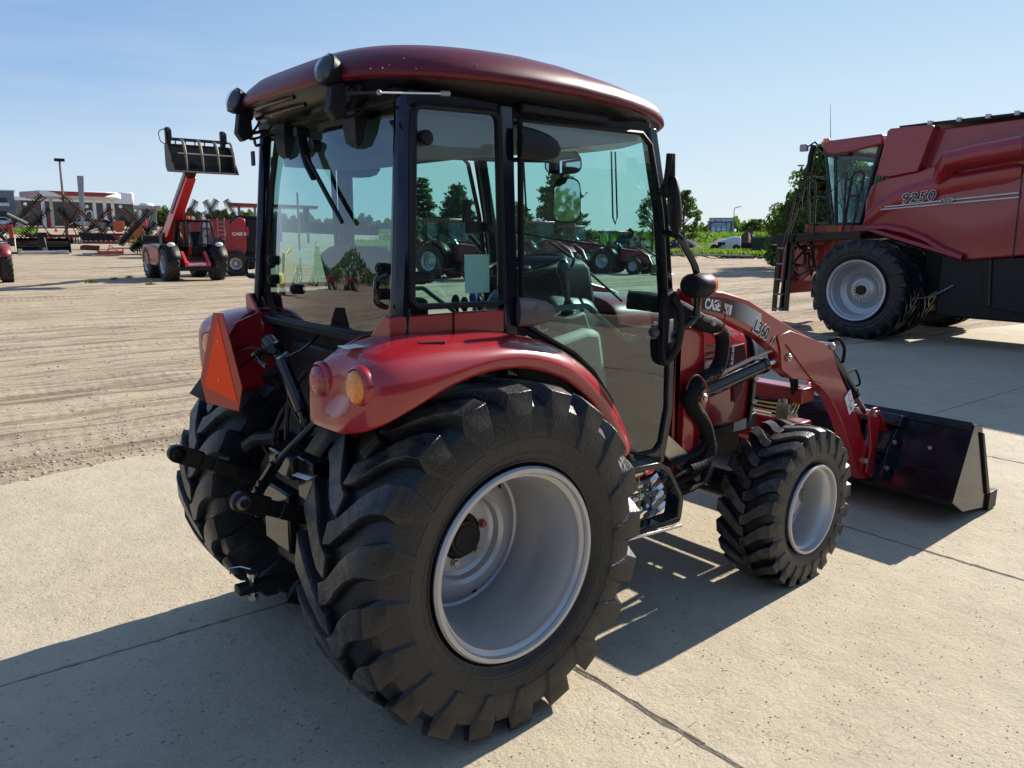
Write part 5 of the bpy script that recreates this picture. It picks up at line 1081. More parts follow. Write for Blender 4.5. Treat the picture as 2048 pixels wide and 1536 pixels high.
# ================================================================ COMBINE HARVESTER (heads towards +y, its side faces -x)
CB = Vector((12.7, 3.5, 0))
C_ = thing('combine_harvester', 'big red combine harvester with ladder and dual front wheels parked right of the tractor', 'combine harvester', CB)
class WB(MB):      # world coordinates in, stored relative to the thing's base
    def __init__(s, off): super().__init__(); s.off = off
    def out(s, *a, **k):
        o = s.off; s.v = [(x-o[0], y-o[1], z-o[2]) for x, y, z in s.v]; return super().out(*a, **k)
cb = lambda: WB(CB)
XS = 11.42
def S(px, py, X=XS): p = on(px, py, 0, X); return (p.y, p.z)
CRED = mat('combine_red', (.30, .014, .02), .3, 0, .7, .08, 1.2, .01, 3)
def cwheel(nm, x, y, R, w_, rr, big=True, n=22):
    W_ = MB().lathe([(rr*1.02, -w_*.5), (rr*1.045, -w_*.52), (rr*1.05, -w_*.54), (rr*1.03, -w_*.55), (rr*.97, -w_*.53), (rr*.93, -w_*.44), (rr*.90, -w_*.38), (rr*.88, w_*.1), (rr*.80, w_*.12), (rr*.86, w_*.02), (rr*.86, -w_*.3), (rr*.9, -w_*.42)], axis=0, n=72, closed=True)
    W_.lathe([(rr*.88, w_*.02), (rr*.70, w_*.10), (rr*.62, w_*.12), (rr*.56, w_*.06), (rr*.50, -w_*.04), (rr*.40, -w_*.10), (rr*.36, -w_*.12), (rr*.1, -w_*.12), (rr*.1, -w_*.08), (rr*.5, 0), (rr*.7, w_*.14), (rr*.86, w_*.06)], axis=0, n=56, closed=True)
    wh = W_.out(nm, SIL, C_, ang=30, loc=(x-CB.x, y-CB.y, R*.985))
    tb = tyre_mesh(R, w_, rr, n, R*.045, 26, R*.085, -1, 64); tb.v = [(b_, a_, max(c_, -R*.985)) for a_, b_, c_ in tb.v]
    tb.out('tyre', RUB, wh, ang=32)
    if big:
        hb = MB().cyl((-w_*.12, 0, 0), (-w_*.22, 0, 0), rr*.17, n=28).out('hub', BLKM, wh, bevel=.005)
        for k in range(16):
            a = 2*PI*k/16; MB().cyl((-w_*.11, rr*.28*math.cos(a), rr*.28*math.sin(a)), (-w_*.19, rr*.28*math.cos(a), rr*.28*math.sin(a)), .014, n=6).out('wheel_bolt', ZINC, wh)
    return wh
wc = on(1711, 585, 0, 10.95)
cwheel('front_wheel', 11.20, wc.y, .825, .50, .475); cwheel('front_wheel', 11.86, wc.y, .825, .50, .475, False)
cwheel('front_wheel', 14.2, wc.y, .825, .50, .475, False)
cwheel('rear_wheel', 12.3, -.15, .60, .45, .33, False, 18); cwheel('rear_wheel', 14.0, -.15, .60, .45, .33, False, 18)
cb().cyl((11.2, wc.y, .81), (14.2, wc.y, .81), .16, n=20).box(12.2, 12.3, -.3, .0, .4, .8).cyl((12.1, -.15, .6), (14.1, -.15, .6), .09).out('axle', BLKM, C_)
# side shield (closed body volume behind it)
top = [S(1727, 445), S(1731, 400), S(1742, 370), S(1775, 355), S(1838, 342), S(1900, 318), S(1960, 305), S(2048, 293)]
yend = -3.6
body = [S(1736, 458)]+top+[(0.2, top[-1][1]+.06), (-1.6, 2.75), (yend, 2.55), (yend, 1.5), (0.4, 1.42), S(2048, 512), S(1932, 521), S(1900, 500), S(1868, 482), S(1830, 468), S(1790, 458)]
sh = cb().prism(body, 0, XS, XS+.10).out('side_shield', CRED, C_, bevel=.03)
cb().prism(body, 0, 14.0, 14.1).out('side_shield', CRED, C_, bevel=.03)
# crease bands across the shield
cr1 = [S(1733, 425), S(1760, 398), S(1800, 375), S(1850, 360), S(1930, 340), S(2048, 322)]
cb().loft([[(XS-.002, y, z) for y, z in cr1], [(XS-.05, y, z-.06) for y, z in cr1], [(XS-.055, y, z-.16) for y, z in cr1], [(XS-.002, y, z-.30) for y, z in cr1]], cap=False, closed=False).out('shield_crease', CRED, sh, sub=1)
cb().beam((XS-.008, S(2041, 400)[0], 1.36), (XS-.008, S(2041, 400)[0]+.02, 2.55), .012, .02).out('shield_gap', BLK, sh)
# flared wheel arch
fl = [S(1736, 460), S(1775, 458), S(1815, 466), S(1855, 482), S(1890, 503), S(1930, 519)]
cb().loft([[(XS+.02, y, z+.10) for y, z in fl], [(XS-.12, y, z+.06) for y, z in fl], [(XS-.14, y, z-.0) for y, z in fl], [(XS-.0, y, z-.04) for y, z in fl]], cap=True, closed=True).out('wheel_arch', CRED, sh, bevel=.01)
# swoosh stripes and lettering
SILV = mat('stripe_silver', (.5, .5, .5), .3, .2)
for dz, a in ((0, 0), (.035, .4)):
    cb().add([(XS-.061, *S(1765+a*20, 418-dz*150)), (XS-.061, *S(2041, 393-dz*260)), (XS-.061, *S(2041, 396-dz*260)), (XS-.061, *S(1765+a*20, 420.5-dz*150))], [(0, 1, 2, 3)]).out('stripe', SILV, sh, smooth=False)
y0, z0 = S(1806, 399); y1, z1 = S(1872, 391)
tM = frameM((XS-.072-CB.x, y0-CB.y, z0-CB.z), (0, y1-y0, z1-z0), (0, 0, 1))
text('9250', .20, tM @ Matrix.Translation((-.004, 0, -.006)), LW, sh, bold=.012, xs=1.15, shear=.22, spacing=1.15); text('9250', .20, tM @ Matrix.Translation((0, 0, .006)), LB, sh, bold=.003, xs=1.15, shear=.22, spacing=1.15)
y0, z0 = S(1883, 405); tM = frameM((XS-.072-CB.x, y0-CB.y, z0-CB.z), (0, -1, .10), (0, 0, 1))
text('AFS', .095, tM @ Matrix.Translation((0, 0, .012)), LW, sh, bold=.009, xs=1.1, shear=.25, spacing=1.1); text('AFS', .095, tM @ Matrix.Translation((0, 0, .018)), LB, sh, bold=.002, xs=1.1, shear=.25, spacing=1.1)
# grain tank and its flared front panel
tank = [S(1770, 356, 11.62), S(1778, 300, 11.62), S(1850, 262, 11.62), (S(2048, 236, 11.62)), (-1.6, 3.45), (-1.6, 2.3), (3.3, 2.0)]
cb().prism(tank, 0, 11.62, 14.0).out('grain_tank', CRED, C_, bevel=.02)
fp = [S(1752, 352), S(1776, 262), S(1782, 257), S(1866, 250), S(1869, 256), S(1836, 343), S(1780, 354)]
cb().prism(fp, 0, XS-.02, 11.66).out('tank_corner_panel', CRED, C_, bevel=.015)
tp = [S(1800, 256, 11.6), S(1850, 252, 11.6), S(2048, 229, 11.6), (-1.6, 3.62), (-1.6, 3.66), S(2048, 224, 11.6), S(1850, 246, 11.6), S(1800, 252, 11.6)]
cb().prism(tp, 0, 11.58, 13.9).out('tank_top_rail', BLKM, C_)
for k in range(4):
    p = S(1862+k*58, 246-k*6.6, 11.58); cb().box(11.52, 11.60, p[0]-.03, p[0]+.03, p[1]-.03, p[1]+.03).out('latch', SILV, C_)
# unloading auger tube
A0, A1 = on(1905, 318, 0, 11.2), on(2048, 292, 0, 11.2)
dirA = (A1-A0).normalized()
cb().tube([A0+Vector((.35, .25, -.35)), A0+Vector((.2, .16, -.12)), A0+Vector((0, .03, -.01)), A0+dirA*.4, A0+dirA*1.6, Vector((11.3, -.6, (A0+dirA*1.6).z+.12)), Vector((11.4, -3.4, (A0+dirA*1.6).z+.15))], .155, 24).out('unloading_auger', CRED, C_)
for s_ in (.95,): p = A0+dirA*s_; cb().cyl(p-dirA*.015, p+dirA*.015, .175, n=24).out('auger_flange', CRED, C_, bevel=.004)
cb().box(11.4, 11.62, 2.3, 2.7, 2.48, 2.60).out('auger_support', CRED, C_, bevel=.02)
# cab
XC = 11.62
cside = [S(1652, 308, XC), S(1764, 286, XC), S(1724, 440, XC), S(1690, 452, XC), S(1668, 449, XC), S(1662, 430, XC)]
cy = lambda y: y
f0, f1 = S(1652, 308, XC), S(1668, 449, XC)
gl_ = cb().add([(XC, *q) for q in cside], [tuple(range(6))]); g_ = gl_.out('cab_side_glass', GLS, C_, smooth=False)
rr_ = [cside[0], cside[1], cside[2], cside[3], cside[4]]
cb().loft([[(XC+.02+1.9*k/12, f0[0]+.22*math.sin(PI*k/12), f0[1]-.03) for k in range(13)], [(XC+.02+1.9*k/12, (f0[0]*.5+f1[0]*.5)+.25*math.sin(PI*k/12), (f0[1]+f1[1])/2) for k in range(13)], [(XC+.02+1.9*k/12, f1[0]+.12*math.sin(PI*k/12), f1[1]) for k in range(13)]], cap=False, closed=False).out('windscreen', GLS, C_)
cb().add([(XC+1.95, *q) for q in cside], [tuple(range(6))]).out('cab_side_glass', GLS, C_, smooth=False)
for a, b_, w_ in ((S(1652, 306, XC), S(1668, 450, XC), .035), (S(1672, 305, XC), S(1673, 450, XC), .045), (S(1764, 286, XC), S(1722, 445, XC), .06), (S(1652, 306, XC), S(1764, 288, XC), .05), (S(1668, 450, XC), S(1724, 448, XC), .05)):
    cb().tube([(XC-.01, *a), (XC-.01, *b_)], w_*.8, 8).out('cab_frame', NAVY, C_); cb().tube([(XC+1.95, *a), (XC+1.95, *b_)], w_*.6, 8).out('cab_frame', NAVY, C_)
rf = [S(1640, 292, XC-.1), S(1658, 281, XC-.1), S(1764, 267, XC-.1), S(1766, 288, XC-.1), S(1700, 305, XC-.1), S(1655, 308, XC-.1)]
cb().prism(rf, 0, XC-.1, XC+2.05).out('cab_roof', CRED, C_, bevel=.03)
cb().prism([S(1634, 296, XC-.05), S(1640, 291, XC-.05), S(1700, 304, XC-.05), S(1700, 312, XC-.05), S(1655, 314, XC-.05)], 0, XC-.08, XC+2.0).out('roof_underside', BLK, C_, bevel=.02)
p = S(1650, 284, XC); cb().cyl((XC+.05, p[0], p[1]-.02), (XC+.05, p[0], p[1]+.06), .06, n=16).out('beacon', mat('beacon_orange', (.85, .16, .01), .2, 0, .8), C_, bevel=.01)
cb().box(XC+.7, XC+1.2, 3.7, 4.0, 2.05, 2.9).out('operator_seat', SEAT, C_, bevel=.05)
p = on(1661, 278, 0, XC+.3); q = on(1661, 209, 0, XC+.3); cb().cyl(p, q, .008, .003, n=6).out('aerial', GREY, C_)
# mirror arm and lamp at the cab front corner
cb().tube([on(1640, 296, 0, XC), on(1630, 284, 0, XC-.1), on(1618, 292, 0, XC-.2)], .015, 8).tube([on(1628, 290, 0, XC-.2), on(1622, 312, 0, XC-.2), on(1618, 345, 0, XC-.2)], .05, 12).out('mirror_arm', PLA, C_)
p = on(1609, 296, 0, XC-.25); cb().box(p.x-.05, p.x+.03, p.y-.07, p.y+.07, p.z-.06, p.z+.06).out('work_lamp', GREY, C_, bevel=.015)
# deck, platform, rails, ladder
dk = [S(1556, 478, 11.25), S(1563, 470, 11.25), S(1735, 462, 11.25), S(1735, 478, 11.25), S(1610, 484, 11.25), S(1556, 490, 11.25)]
cb().prism(dk, 0, 11.0, 11.9).out('access_deck', BLK, C_, bevel=.01)
dk2 = [S(1613, 450, 11.4), S(1735, 450, 11.4), S(1735, 466, 11.4), S(1613, 466, 11.4)]
cb().prism(dk2, 0, 11.35, 13.9).out('deck_valance', CRED, C_, bevel=.01)
a_, b_ = S(1655, 452, 11.3), S(1682, 464, 11.3); cb().box(11.30, 11.345, b_[0], (a_[0]+b_[0])/2-.06, b_[1], a_[1]).out('marker_lamp', mat('marker_orange', (.9, .10, .02), .3), C_); cb().box(11.30, 11.345, (a_[0]+b_[0])/2-.05, a_[0], b_[1], a_[1]).out('side_reflector', mat('marker_amber', (.35, .12, .02), .3), C_)
XL = 11.0
LP = lambda px, py, X=XL: on(px, py, 0, X)
def cbt(nm, pts, r=.021, m=BLK, sm=0): return cb().tube(pts, r, 8, smooth=sm).out(nm, m, C_)
cbt('ladder_rail', [LP(1555, 585, 11.0), LP(1565, 500, 11.0), LP(1580, 440), LP(1590, 395), LP(1597, 388), LP(1603, 395), LP(1603, 420)])
cbt('ladder_rail', [LP(1567, 560, 10.9), LP(1575, 480, 10.9), LP(1592, 425, 10.9), LP(1612, 368, 10.9), LP(1620, 359, 10.9), LP(1629, 362, 10.9), LP(1631, 380, 10.9), LP(1627, 470, 10.95)])
cbt('deck_rail', [LP(1618, 450), LP(1617, 352), LP(1650, 356), LP(1655, 362), LP(1655, 440), LP(1660, 448)]); cbt('deck_rail', [LP(1618, 395), LP(1653, 396)]); cbt('deck_rail', [LP(1618, 449), LP(1658, 448)])
cbt('deck_rail', [LP(1686, 460, 11.2), LP(1694, 345, 11.2)]); cbt('door_rail', [LP(1689, 450, 11.2), LP(1704, 355, 11.2), LP(1710, 344, 11.2), LP(1724, 343, 11.2), LP(1729, 350, 11.2), LP(1706, 452, 11.2)]); cbt('door_rail', [LP(1697, 392, 11.2), LP(1718, 392, 11.2)])
for pts in ([(1655, 385), (1668, 378), (1680, 358), (1692, 345)], [(1633, 385), (1650, 395), (1665, 380)], [(1655, 425), (1672, 412), (1685, 396)], [(1633, 415), (1648, 430), (1665, 425)]):
    cb().tube([LP(*q, 11.1) for q in pts], .007, 6, smooth=4).out('safety_chain', BLKM, C_)
lad = cb()
for (px0, px1) in ((1559, 1548), (1582, 1572)): lad.beam(LP(px0, 485, 10.95), LP(px1, 622, 10.95), .02, .09, up=(0, 1, 0))
lad.add([tuple(LP(1572, 486, 11.1)), tuple(LP(1593, 486, 11.1)), tuple(LP(1576, 622, 11.1)), tuple(LP(1557, 622, 11.1))], [(0, 1, 2, 3)])
lad.out('ladder', BLK, C_)
for k, yy in enumerate((496, 527, 558, 588, 617)):
    p, q = LP(1558-k*2.6, yy, 10.95), LP(1575-k*2.6, yy, 10.95); cb().box(10.90, 11.15, min(p.y, q.y), max(p.y, q.y), p.z-.012, p.z+.012).out('ladder_step', mat('step_grey', (.2, .2, .21), .5, .4), C_)
# feeder house and clutter behind the ladder
cb().prism([S(1545, 555, 11.9), S(1560, 480, 11.9), S(1660, 478, 11.9), S(1655, 520, 11.9), S(1600, 562, 11.9), S(1545, 566, 11.9)], 0, 11.95, 13.5).out('feeder_house', CRED, C_, bevel=.02)
cb().box(11.8, 13.7, S(1550, 560)[0]-.1, S(1550, 560)[0]+.05, .62, 1.0).out('feeder_frame', CRED, C_, bevel=.01)
r_ = random.Random(5)
for k in range(9):
    pts = [on(1575+r_.uniform(0, 70), 480+r_.uniform(0, 20), 0, 11.7), on(1590+r_.uniform(-20, 40), 510+r_.uniform(-10, 20), 0, 11.6), on(1590+r_.uniform(-15, 50), 540+r_.uniform(-20, 15), 0, 11.75)]
    cb().tube(pts, r_.uniform(.014, .03), 8, smooth=4).out('hose', BLKM, C_)
for k in range(7):
    p = on(1586+r_.uniform(0, 45), 487+r_.uniform(0, 16), 0, 11.66); cb().cyl(p, p+Vector((-.05, r_.uniform(-.05, .05), r_.uniform(-.03, .05))), .025, n=10).out('fitting', ZINC, C_)
cb().prism([S(1632, 512, 11.6), S(1655, 485, 11.6), S(1672, 482, 11.6), S(1640, 545, 11.6)], 0, 11.6, 11.64).out('belt_guard', CRED, C_)
# under body, engine side panels
cb().box(11.75, 13.9, -3.3, 2.9, .75, 2.0).box(11.5, 11.8, -1.5, 2.55, .45, 1.42).out('lower_body', BLKM, C_, bevel=.03)
cb().prism([S(1965, 520, 11.45), S(2048, 515, 11.45), (-.6, 1.35), (-.6, .55), S(2048, 628, 11.45), S(1970, 612, 11.45)], 0, 11.42, 11.50).out('lower_side_panel', BLKM, C_, bevel=.01)
cb().tube([on(1982, 520, 0, 11.4), on(1978, 612, 0, 11.4)], .018, 8).out('panel_strut', BLK, C_); cb().tube([(11.45, 2.3, .95), (11.45, 2.6, .75), (11.45, 2.9, .7)], .012, 6).tube([on(1860, 590, 0, 11.6), on(1905, 568, 0, 11.6)], .012, 6).out('linkage_rod', GREY, C_)
cb().tube([on(1865, 618, 0, 11.6), on(1890, 624, 0, 11.6), on(1905, 620, 0, 11.6)], .012, 6, smooth=3).out('red_hose', mat('red_cord', (.18, .02, .02), .6), C_)
cb().box(11.55, 14.0, yend-.1, yend+.4, 1.0, 2.4).out('rear_hood', CRED, C_, bevel=.05)

# ================================================================ generic far site frame
class Site:
    def __init__(s, px, dist, z=None):
        s.loc = far(px, dist, z); s.az = math.atan2(s.loc.y-CAM[1], s.loc.x-CAM[0]); s.rz = s.az-PI/2
        s.M = Matrix.Translation(s.loc) @ Matrix.Rotation(s.rz, 4, 'Z'); s.I = s.M.inverted()
    def p(s, px, py, dy=0.):
        o = s.I @ Vector(CAM); d = s.I.to_3x3() @ ray(px, py); t = (dy-o.y)/d.y; return o+d*t
    def xz(s, px, py, dy=0.): q = s.p(px, py, dy); return (q.x, q.z)
    def thing(s, n, l, c, g=None): s.T = thing(n, l, c, s.loc, s.rz, g); return s.T

# ---- telehandler
th_rz = math.atan2(-.998, -.03)
TL = thing('telehandler', 'red telehandler with boom raised and black grapple bucket high in the air', 'telehandler', (7.20, 25.89, 0), th_rz)
def fwheel(nm, par, x, y, R, w_, rr, sgn, m=RUBFAR, n=18, steer=0, style='r4', rim=SIL):
    W_ = MB().lathe([(rr*1.04, sgn*w_*.5), (rr*1.0, sgn*w_*.52), (rr*.9, sgn*w_*.4), (rr*.86, 0), (rr*.86, -sgn*w_*.4), (rr, -sgn*w_*.45), (rr*.8, 0), (rr*.8, sgn*w_*.38)], n=36, closed=True)
    W_.lathe([(rr*.86, sgn*w_*.1), (rr*.6, sgn*w_*.05), (rr*.35, sgn*w_*.2), (0, sgn*w_*.2), (0, sgn*w_*.1), (rr*.5, 0), (rr*.86, 0)], n=28, closed=True)
    wh = W_.out(nm, rim, par, loc=(x, y, R*.98)); wh.rotation_euler = (0, 0, rad(steer))
    tb = tyre_mesh(R, w_, rr, n, R*.05, 24, R*.085, sgn, 40, style); tb.v = [(a, b, max(c, -R*.975)) for a, b, c in tb.v]; tb.out('tyre', m, wh)
    return wh
for x in (1.08, -1.08):
    for s in (-1, 1): fwheel('wheel', TL, x, s*.78, .575, .42, .30, s)
MB().prism([(-1.75, .62), (-1.75, .95), (-1.45, 1.18), (-.4, 1.22), (.6, 1.10), (.62, .62), (.2, .48), (-1.1, .48)], 1, -.98, -.35).out('engine_cover', FARRED, TL, bevel=.06)
MB().box(-1.5, 1.3, -.35, .35, .45, .80).box(-1.6, -1.3, -.8, .8, .5, .95).cyl((1.08, -.7, .57), (1.08, .7, .57), .1).cyl((-1.08, -.7, .57), (-1.08, .7, .57), .1).out('chassis', BLKM, TL, bevel=.02)
fr = MB().prism([(.95, .50), (1.02, .95), (1.15, 1.0), (1.62, .62), (1.60, .50)], 1, -.42, -.32).prism([(.95, .50), (1.02, .95), (1.15, 1.0), (1.62, .62), (1.60, .50)], 1, .32, .42).prism([(1.0, .62), (1.0, .78), (1.58, .60), (1.6, .50)], 1, -.32, .32).out('front_nose', mat('bright_red', (.55, .02, .025), .35, 0, .5), TL, bevel=.01)
text('MANITOU', .12, frameM((1.605, -.30, .575), (0, 1, 0), (-.0, 0, 1)), LW, fr, bold=.006)
MB().box(1.50, 1.60, -.72, .72, .36, .50).out('front_bumper', BLKM, TL, bevel=.02)
for x in (1.08,):
    for s in (-1, 1):
        MB().loft([[(x+.66*math.cos(a), s*yy, .56+.66*math.sin(a)) for a in [rad(q) for q in range(15, 166, 15)]] for yy in (.55, .98)], cap=False, closed=False).out('mudguard', PLA, TL, solid=.03)
        MB().sphere((1.45, s*.78, 1.22), (.08, .13, .08)).out('headlamp', WHT, TL)
MB().loft([[(-1.08+.66*math.cos(a), yy, .56+.66*math.sin(a)) for a in [rad(q) for q in range(15, 166, 15)]] for yy in (-.95, -.55)], cap=False, closed=False).out('mudguard', PLA, TL, solid=.03)
# cab on the machine's left
cy0, cy1 = .05, .82
cab_o = [(-.55, .80), (-.55, 1.75), (-.38, 1.98), (.35, 2.02), (.52, 1.98), (.90, 1.20), (.90, .80)]
for yy in (cy0, cy1): MB().add([(x, yy, z) for x, z in cab_o], [tuple(range(7))]).out('cab_glass', GLS, TL, smooth=False)
MB().add([(.52, cy0, 1.98), (.52, cy1, 1.98), (.90, cy1, 1.20), (.90, cy0, 1.20)], [(0, 1, 2, 3)]).out('windscreen', GLS, TL, smooth=False)
fm = MB()
for yy in (cy0, cy1): fm.tube([(x, yy, z) for x, z in cab_o], .035, 6, closed=True); fm.tube([(.1, yy, 2.0), (.12, yy, .8)], .03, 6)
fm.tube([(.52, cy0, 1.99), (.52, cy1, 1.99)], .04, 6).tube([(.90, cy0, 1.2), (.90, cy1, 1.2)], .03, 6).out('cab_frame', BLK, TL)
MB().box(-.5, .45, cy0, cy1, 2.0, 2.07).out('cab_roof', mat('dark_red', (.16, .012, .015), .4), TL, bevel=.02); MB().box(-.55, .92, cy0, cy1, .62, 1.15).box(-.3, .1, .25, .65, 1.15, 1.65).out('cab_base', PLA, TL, bevel=.02)
for yy in (.25, .60): MB().cyl((.50, yy, 2.10), (.57, yy, 2.10), .06, n=14).out('roof_lamp', WHT, TL)
MB().cyl((.1, .2, 2.07), (.1, .2, 2.18), .06, n=12).out('beacon', MT['beacon_orange'], TL)
# boom
b0, b1, b2, b3 = Vector((-1.35, -.14, 1.38)), Vector((1.62, -.06, 3.48)), Vector((1.85, -.06, 3.66)), Vector((2.02, -.05, 3.78))
MB().beam(b0, b1, .34, .46, w2=.30, h2=.36).out('boom', mat('bright_red', (.55, .02, .025), .35, 0, .5), TL, bevel=.02)
MB().beam(b0.lerp(b1, .4)+Vector((0, -.18, .08)), b1+Vector((0, -.17, .04)), .04, .14).out('boom_hose_tray', GREY, TL)
MB().beam(b1-(b1-b0)*.02, b3, .24, .28).out('boom_extension', BLKM, TL, bevel=.01)
MB().cyl((-.55, -.14, .95), b0.lerp(b1, .42)+Vector((0, 0, -.2)), .08, n=16).cyl((-1.3, -.30, .8), (-1.2, -.30, 1.6), .06, n=12).out('lift_cylinder', BLKM, TL)
MB().box(-1.5, -1.1, -.40, .12, .9, 1.45).out('boom_pivot', BLKM, TL, bevel=.02)
# bucket and grapple: along local y, mouth forward
W2 = .98; bx, bz = 2.02, 3.62
bp_ = [(bx, bz+.72), (bx+.02, bz+.70), (bx-.0, bz+.1), (bx+.12, bz-.06), (bx+.85, bz-.14), (bx+.87, bz-.17), (bx+.08, bz-.12), (bx-.06, bz+.06), (bx-.05, bz+.72)]
DBUCK = mat('worn_black_bucket', (.03, .028, .025), .5, .3, 0, .5, 4, .1, 30, dust=.2)
tb_ = MB().prism(bp_, 1, -W2+.10, W2+.10).out('bucket', DBUCK, TL)
MB().prism([(bx+.80, bz-.12), (bx+.92, bz-.15), (bx+.90, bz-.18), (bx+.78, bz-.16)], 1, -W2+.10, W2+.10).out('cutting_edge', RUST, tb_)
for yy in (-W2+.10, W2+.10): MB().prism([(bx-.05, bz+.70), (bx+.22, bz+.72), (bx+.88, bz-.14), (bx+.10, bz-.12), (bx-.06, bz+.06)], 1, yy-.015, yy+.015).out('bucket_side', DBUCK, tb_)
MB().box(bx-.04, bx+.12, -W2+.10, W2+.10, bz+.70, bz+.74).box(bx-.02, bx+.02, -W2*.9+.10, W2*.9+.10, bz+.90, bz+.94).out('top_rail', BLKM, tb_)
for k in range(5): MB().box(bx-.02, bx+.02, -W2+.10+.3*k+.3, -W2+.10+.3*k+.33, bz+.72, bz+.92).out('guard_bar', BLKM, tb_)
MB().cyl((bx+.18, -W2+.16, bz+.86), (bx+.18, W2+.04, bz+.86), .035, n=10).out('grapple_shaft', BLKM, tb_)
for k in range(4):
    yy = -W2+.10+.42+k*.50
    MB().tube([(bx+.18, yy, bz+.88), (bx+.42, yy, bz+.80), (bx+.60, yy, bz+.50), (bx+.68, yy, bz+.15), (bx+.72, yy, bz-.12)], [.05, .05, .045, .035, .015], 6, smooth=4, flat=.5).out('grapple_tine', mat('worn_tine', (.16, .13, .09), .5, .5), tb_)
MB().cyl((bx+.62, -W2+.3, bz+.42), (bx+.62, W2+.04, bz+.42), .022, n=8).out('tine_bar', GREY, tb_)
for yy in (-W2+.16, W2-.10):
    MB().box(bx-.05, bx+.10, yy-.04, yy+.10, bz+.7, bz+1.22).beam((bx+.02, yy+.03, bz+1.2), (bx+.30, yy+.03, bz+1.10), .08, .10).cyl((bx+.3, yy+.03, bz+1.1), (bx+.25, yy+.05, bz+.86), .05, n=10).out('grapple_cylinder', BLKM, tb_)
MB().tube([(bx-.02, -W2+.18, bz+1.2), (bx-.1, -W2-.03, bz+1.1), (bx-.05, -W2+.0, bz+.8), (bx, -W2+.18, bz+.72)], .015, 6, smooth=5).out('hose', PLA, tb_)
# ---- round baler behind the tractor's left side
B = Site(484, 31.5, 0); B.thing('round_baler', 'red round baler with curved side shield standing just behind the telehandler', 'baler'); Q = B.xz
sideb = [Q(449, 500), Q(450, 475), Q(457, 452), Q(468, 438), Q(478, 434), Q(490, 438), Q(494, 460), Q(493, 500), Q(489, 512), Q(476, 512), Q(465, 517), Q(456, 530), Q(452, 520)]
bs = MB().prism(sideb, 1, -.05, .12).out('side_shield', FARRED, B.T, bevel=.05); text('CASE IH', .16, Matrix.Translation((Q(464, 468)[0], -.06, Q(464, 468)[1])) @ Matrix.Rotation(PI/2, 4, 'X'), LW, bs, bold=.006)
MB().prism([Q(457, 445), Q(468, 434), Q(480, 430), Q(560, 436), Q(560, 530), Q(500, 540), Q(470, 530)], 1, .15, 2.0).out('bale_chamber', PLA, B.T, bevel=.05)
MB().prism([Q(493, 440), Q(560, 440), Q(560, 505), Q(493, 505)], 1, .0, .15).out('tailgate', BLKM, B.T, bevel=.03)
fwheel('wheel', B.T, Q(473, 550)[0], -.05, .48, .40, .22, -1, style='rib'); fwheel('wheel', B.T, Q(473, 550)[0], 1.7, .48, .40, .22, 1, style='rib')
a_ = Q(495, 470); MB().box(a_[0]-.03, a_[0]+.05, -.08, -.02, a_[1], a_[1]+.3).out('side_marker', REDP, B.T)
# ---- parked utility tractors
def utility_tractor(label, loc, rz, s_=1., loader=True, m=mat('parked_red', (.20, .008, .012), .4, 0, .3, .2, 2, dust=.12), group='tractors parked in the row'):
    U = thing('parked_tractor', label, 'tractor', loc, rz, group)
    for y in (-1, 1):
        fwheel('rear_wheel', U, 0, y*.68, .66, .38, .34, y); fwheel('front_wheel', U, 1.75, y*.64, .44, .28, .23, y)
        MB().loft([[(.76*math.cos(a), y*yy, .66+.74*math.sin(a)) for a in [rad(q) for q in range(20, 170, 15)]] for yy in (.42, .84)], cap=False, closed=False).out('fender', m, U, solid=.03)
    MB().loft([[(x, -h, z0), (x, -h, z1-.12), (x, -h*.7, z1), (x, h*.7, z1), (x, h, z1-.12), (x, h, z0)] for x, h, z0, z1 in ((.75, .30, .65, 1.28), (1.5, .29, .62, 1.22), (2.1, .26, .60, 1.08), (2.3, .2, .62, .92))]).out('hood', m, U, bevel=.02)
    MB().box(-.5, 1.9, -.18, .18, .40, .75).cyl((0, -.7, .64), (0, .7, .64), .1).cyl((1.75, -.6, .43), (1.75, .6, .43), .07).box(-.35, .7, -.42, .42, .75, .95).out('chassis', BLKM, U)
    cabo = [(-.35, .95), (-.42, 1.30), (-.35, 2.05), (.62, 2.08), (.82, 1.30), (.80, .95)]
    for y in (-.52, .52): MB().add([(x, y, z) for x, z in cabo], [tuple(range(6))]).out('cab_glass', GLS, U, smooth=False)
    MB().add([(.62, -.52, 2.08), (.62, .52, 2.08), (.82, .52, 1.3), (.82, -.52, 1.3)], [(0, 1, 2, 3)]).out('windscreen', GLS, U, smooth=False)
    f = MB()
    for y in (-.52, .52): f.tube([(x, y, z) for x, z in cabo], .03, 6, closed=True).tube([(.2, y, 2.05), (.2, y, .95)], .03, 6)
    f.out('cab_frame', BLK, U); MB().box(-.48, .72, -.58, .58, 2.06, 2.17).out('cab_roof', mat('roof_faded_red', (.16, .03, .035), .4), U, bevel=.03)
    MB().box(-.1, .2, -.2, .2, .95, 1.2).box(-.15, -.05, -.2, .2, 1.2, 1.6).out('seat', SEAT, U); MB().cyl((.5, 0, 1.45), (.52, 0, 1.47), .17, n=16).beam((.52, 0, 1.45), (.7, 0, 1.2), .06, .06).out('steering_wheel', BLK, U)
    if loader:
        for y in (-.42, .42): MB().tube([(1.0, y, 1.35), (1.7, y, 1.32), (2.4, y, .95), (2.75, y, .35)], .055, 6).cyl((1.1, y, .85), (2.1, y, 1.1), .04).out('loader_arm', m, U)
        MB().prism([(2.8, .55), (2.75, .08), (3.25, .03), (3.2, .08), (2.85, .12), (2.86, .55)], 1, -.85, .85).out('bucket', BLKM, U)
    U.scale = (s_,)*3
    return U
hd_ = lambda px, d: math.atan2(far(px, d).y-CAM[1], far(px, d).x-CAM[0])
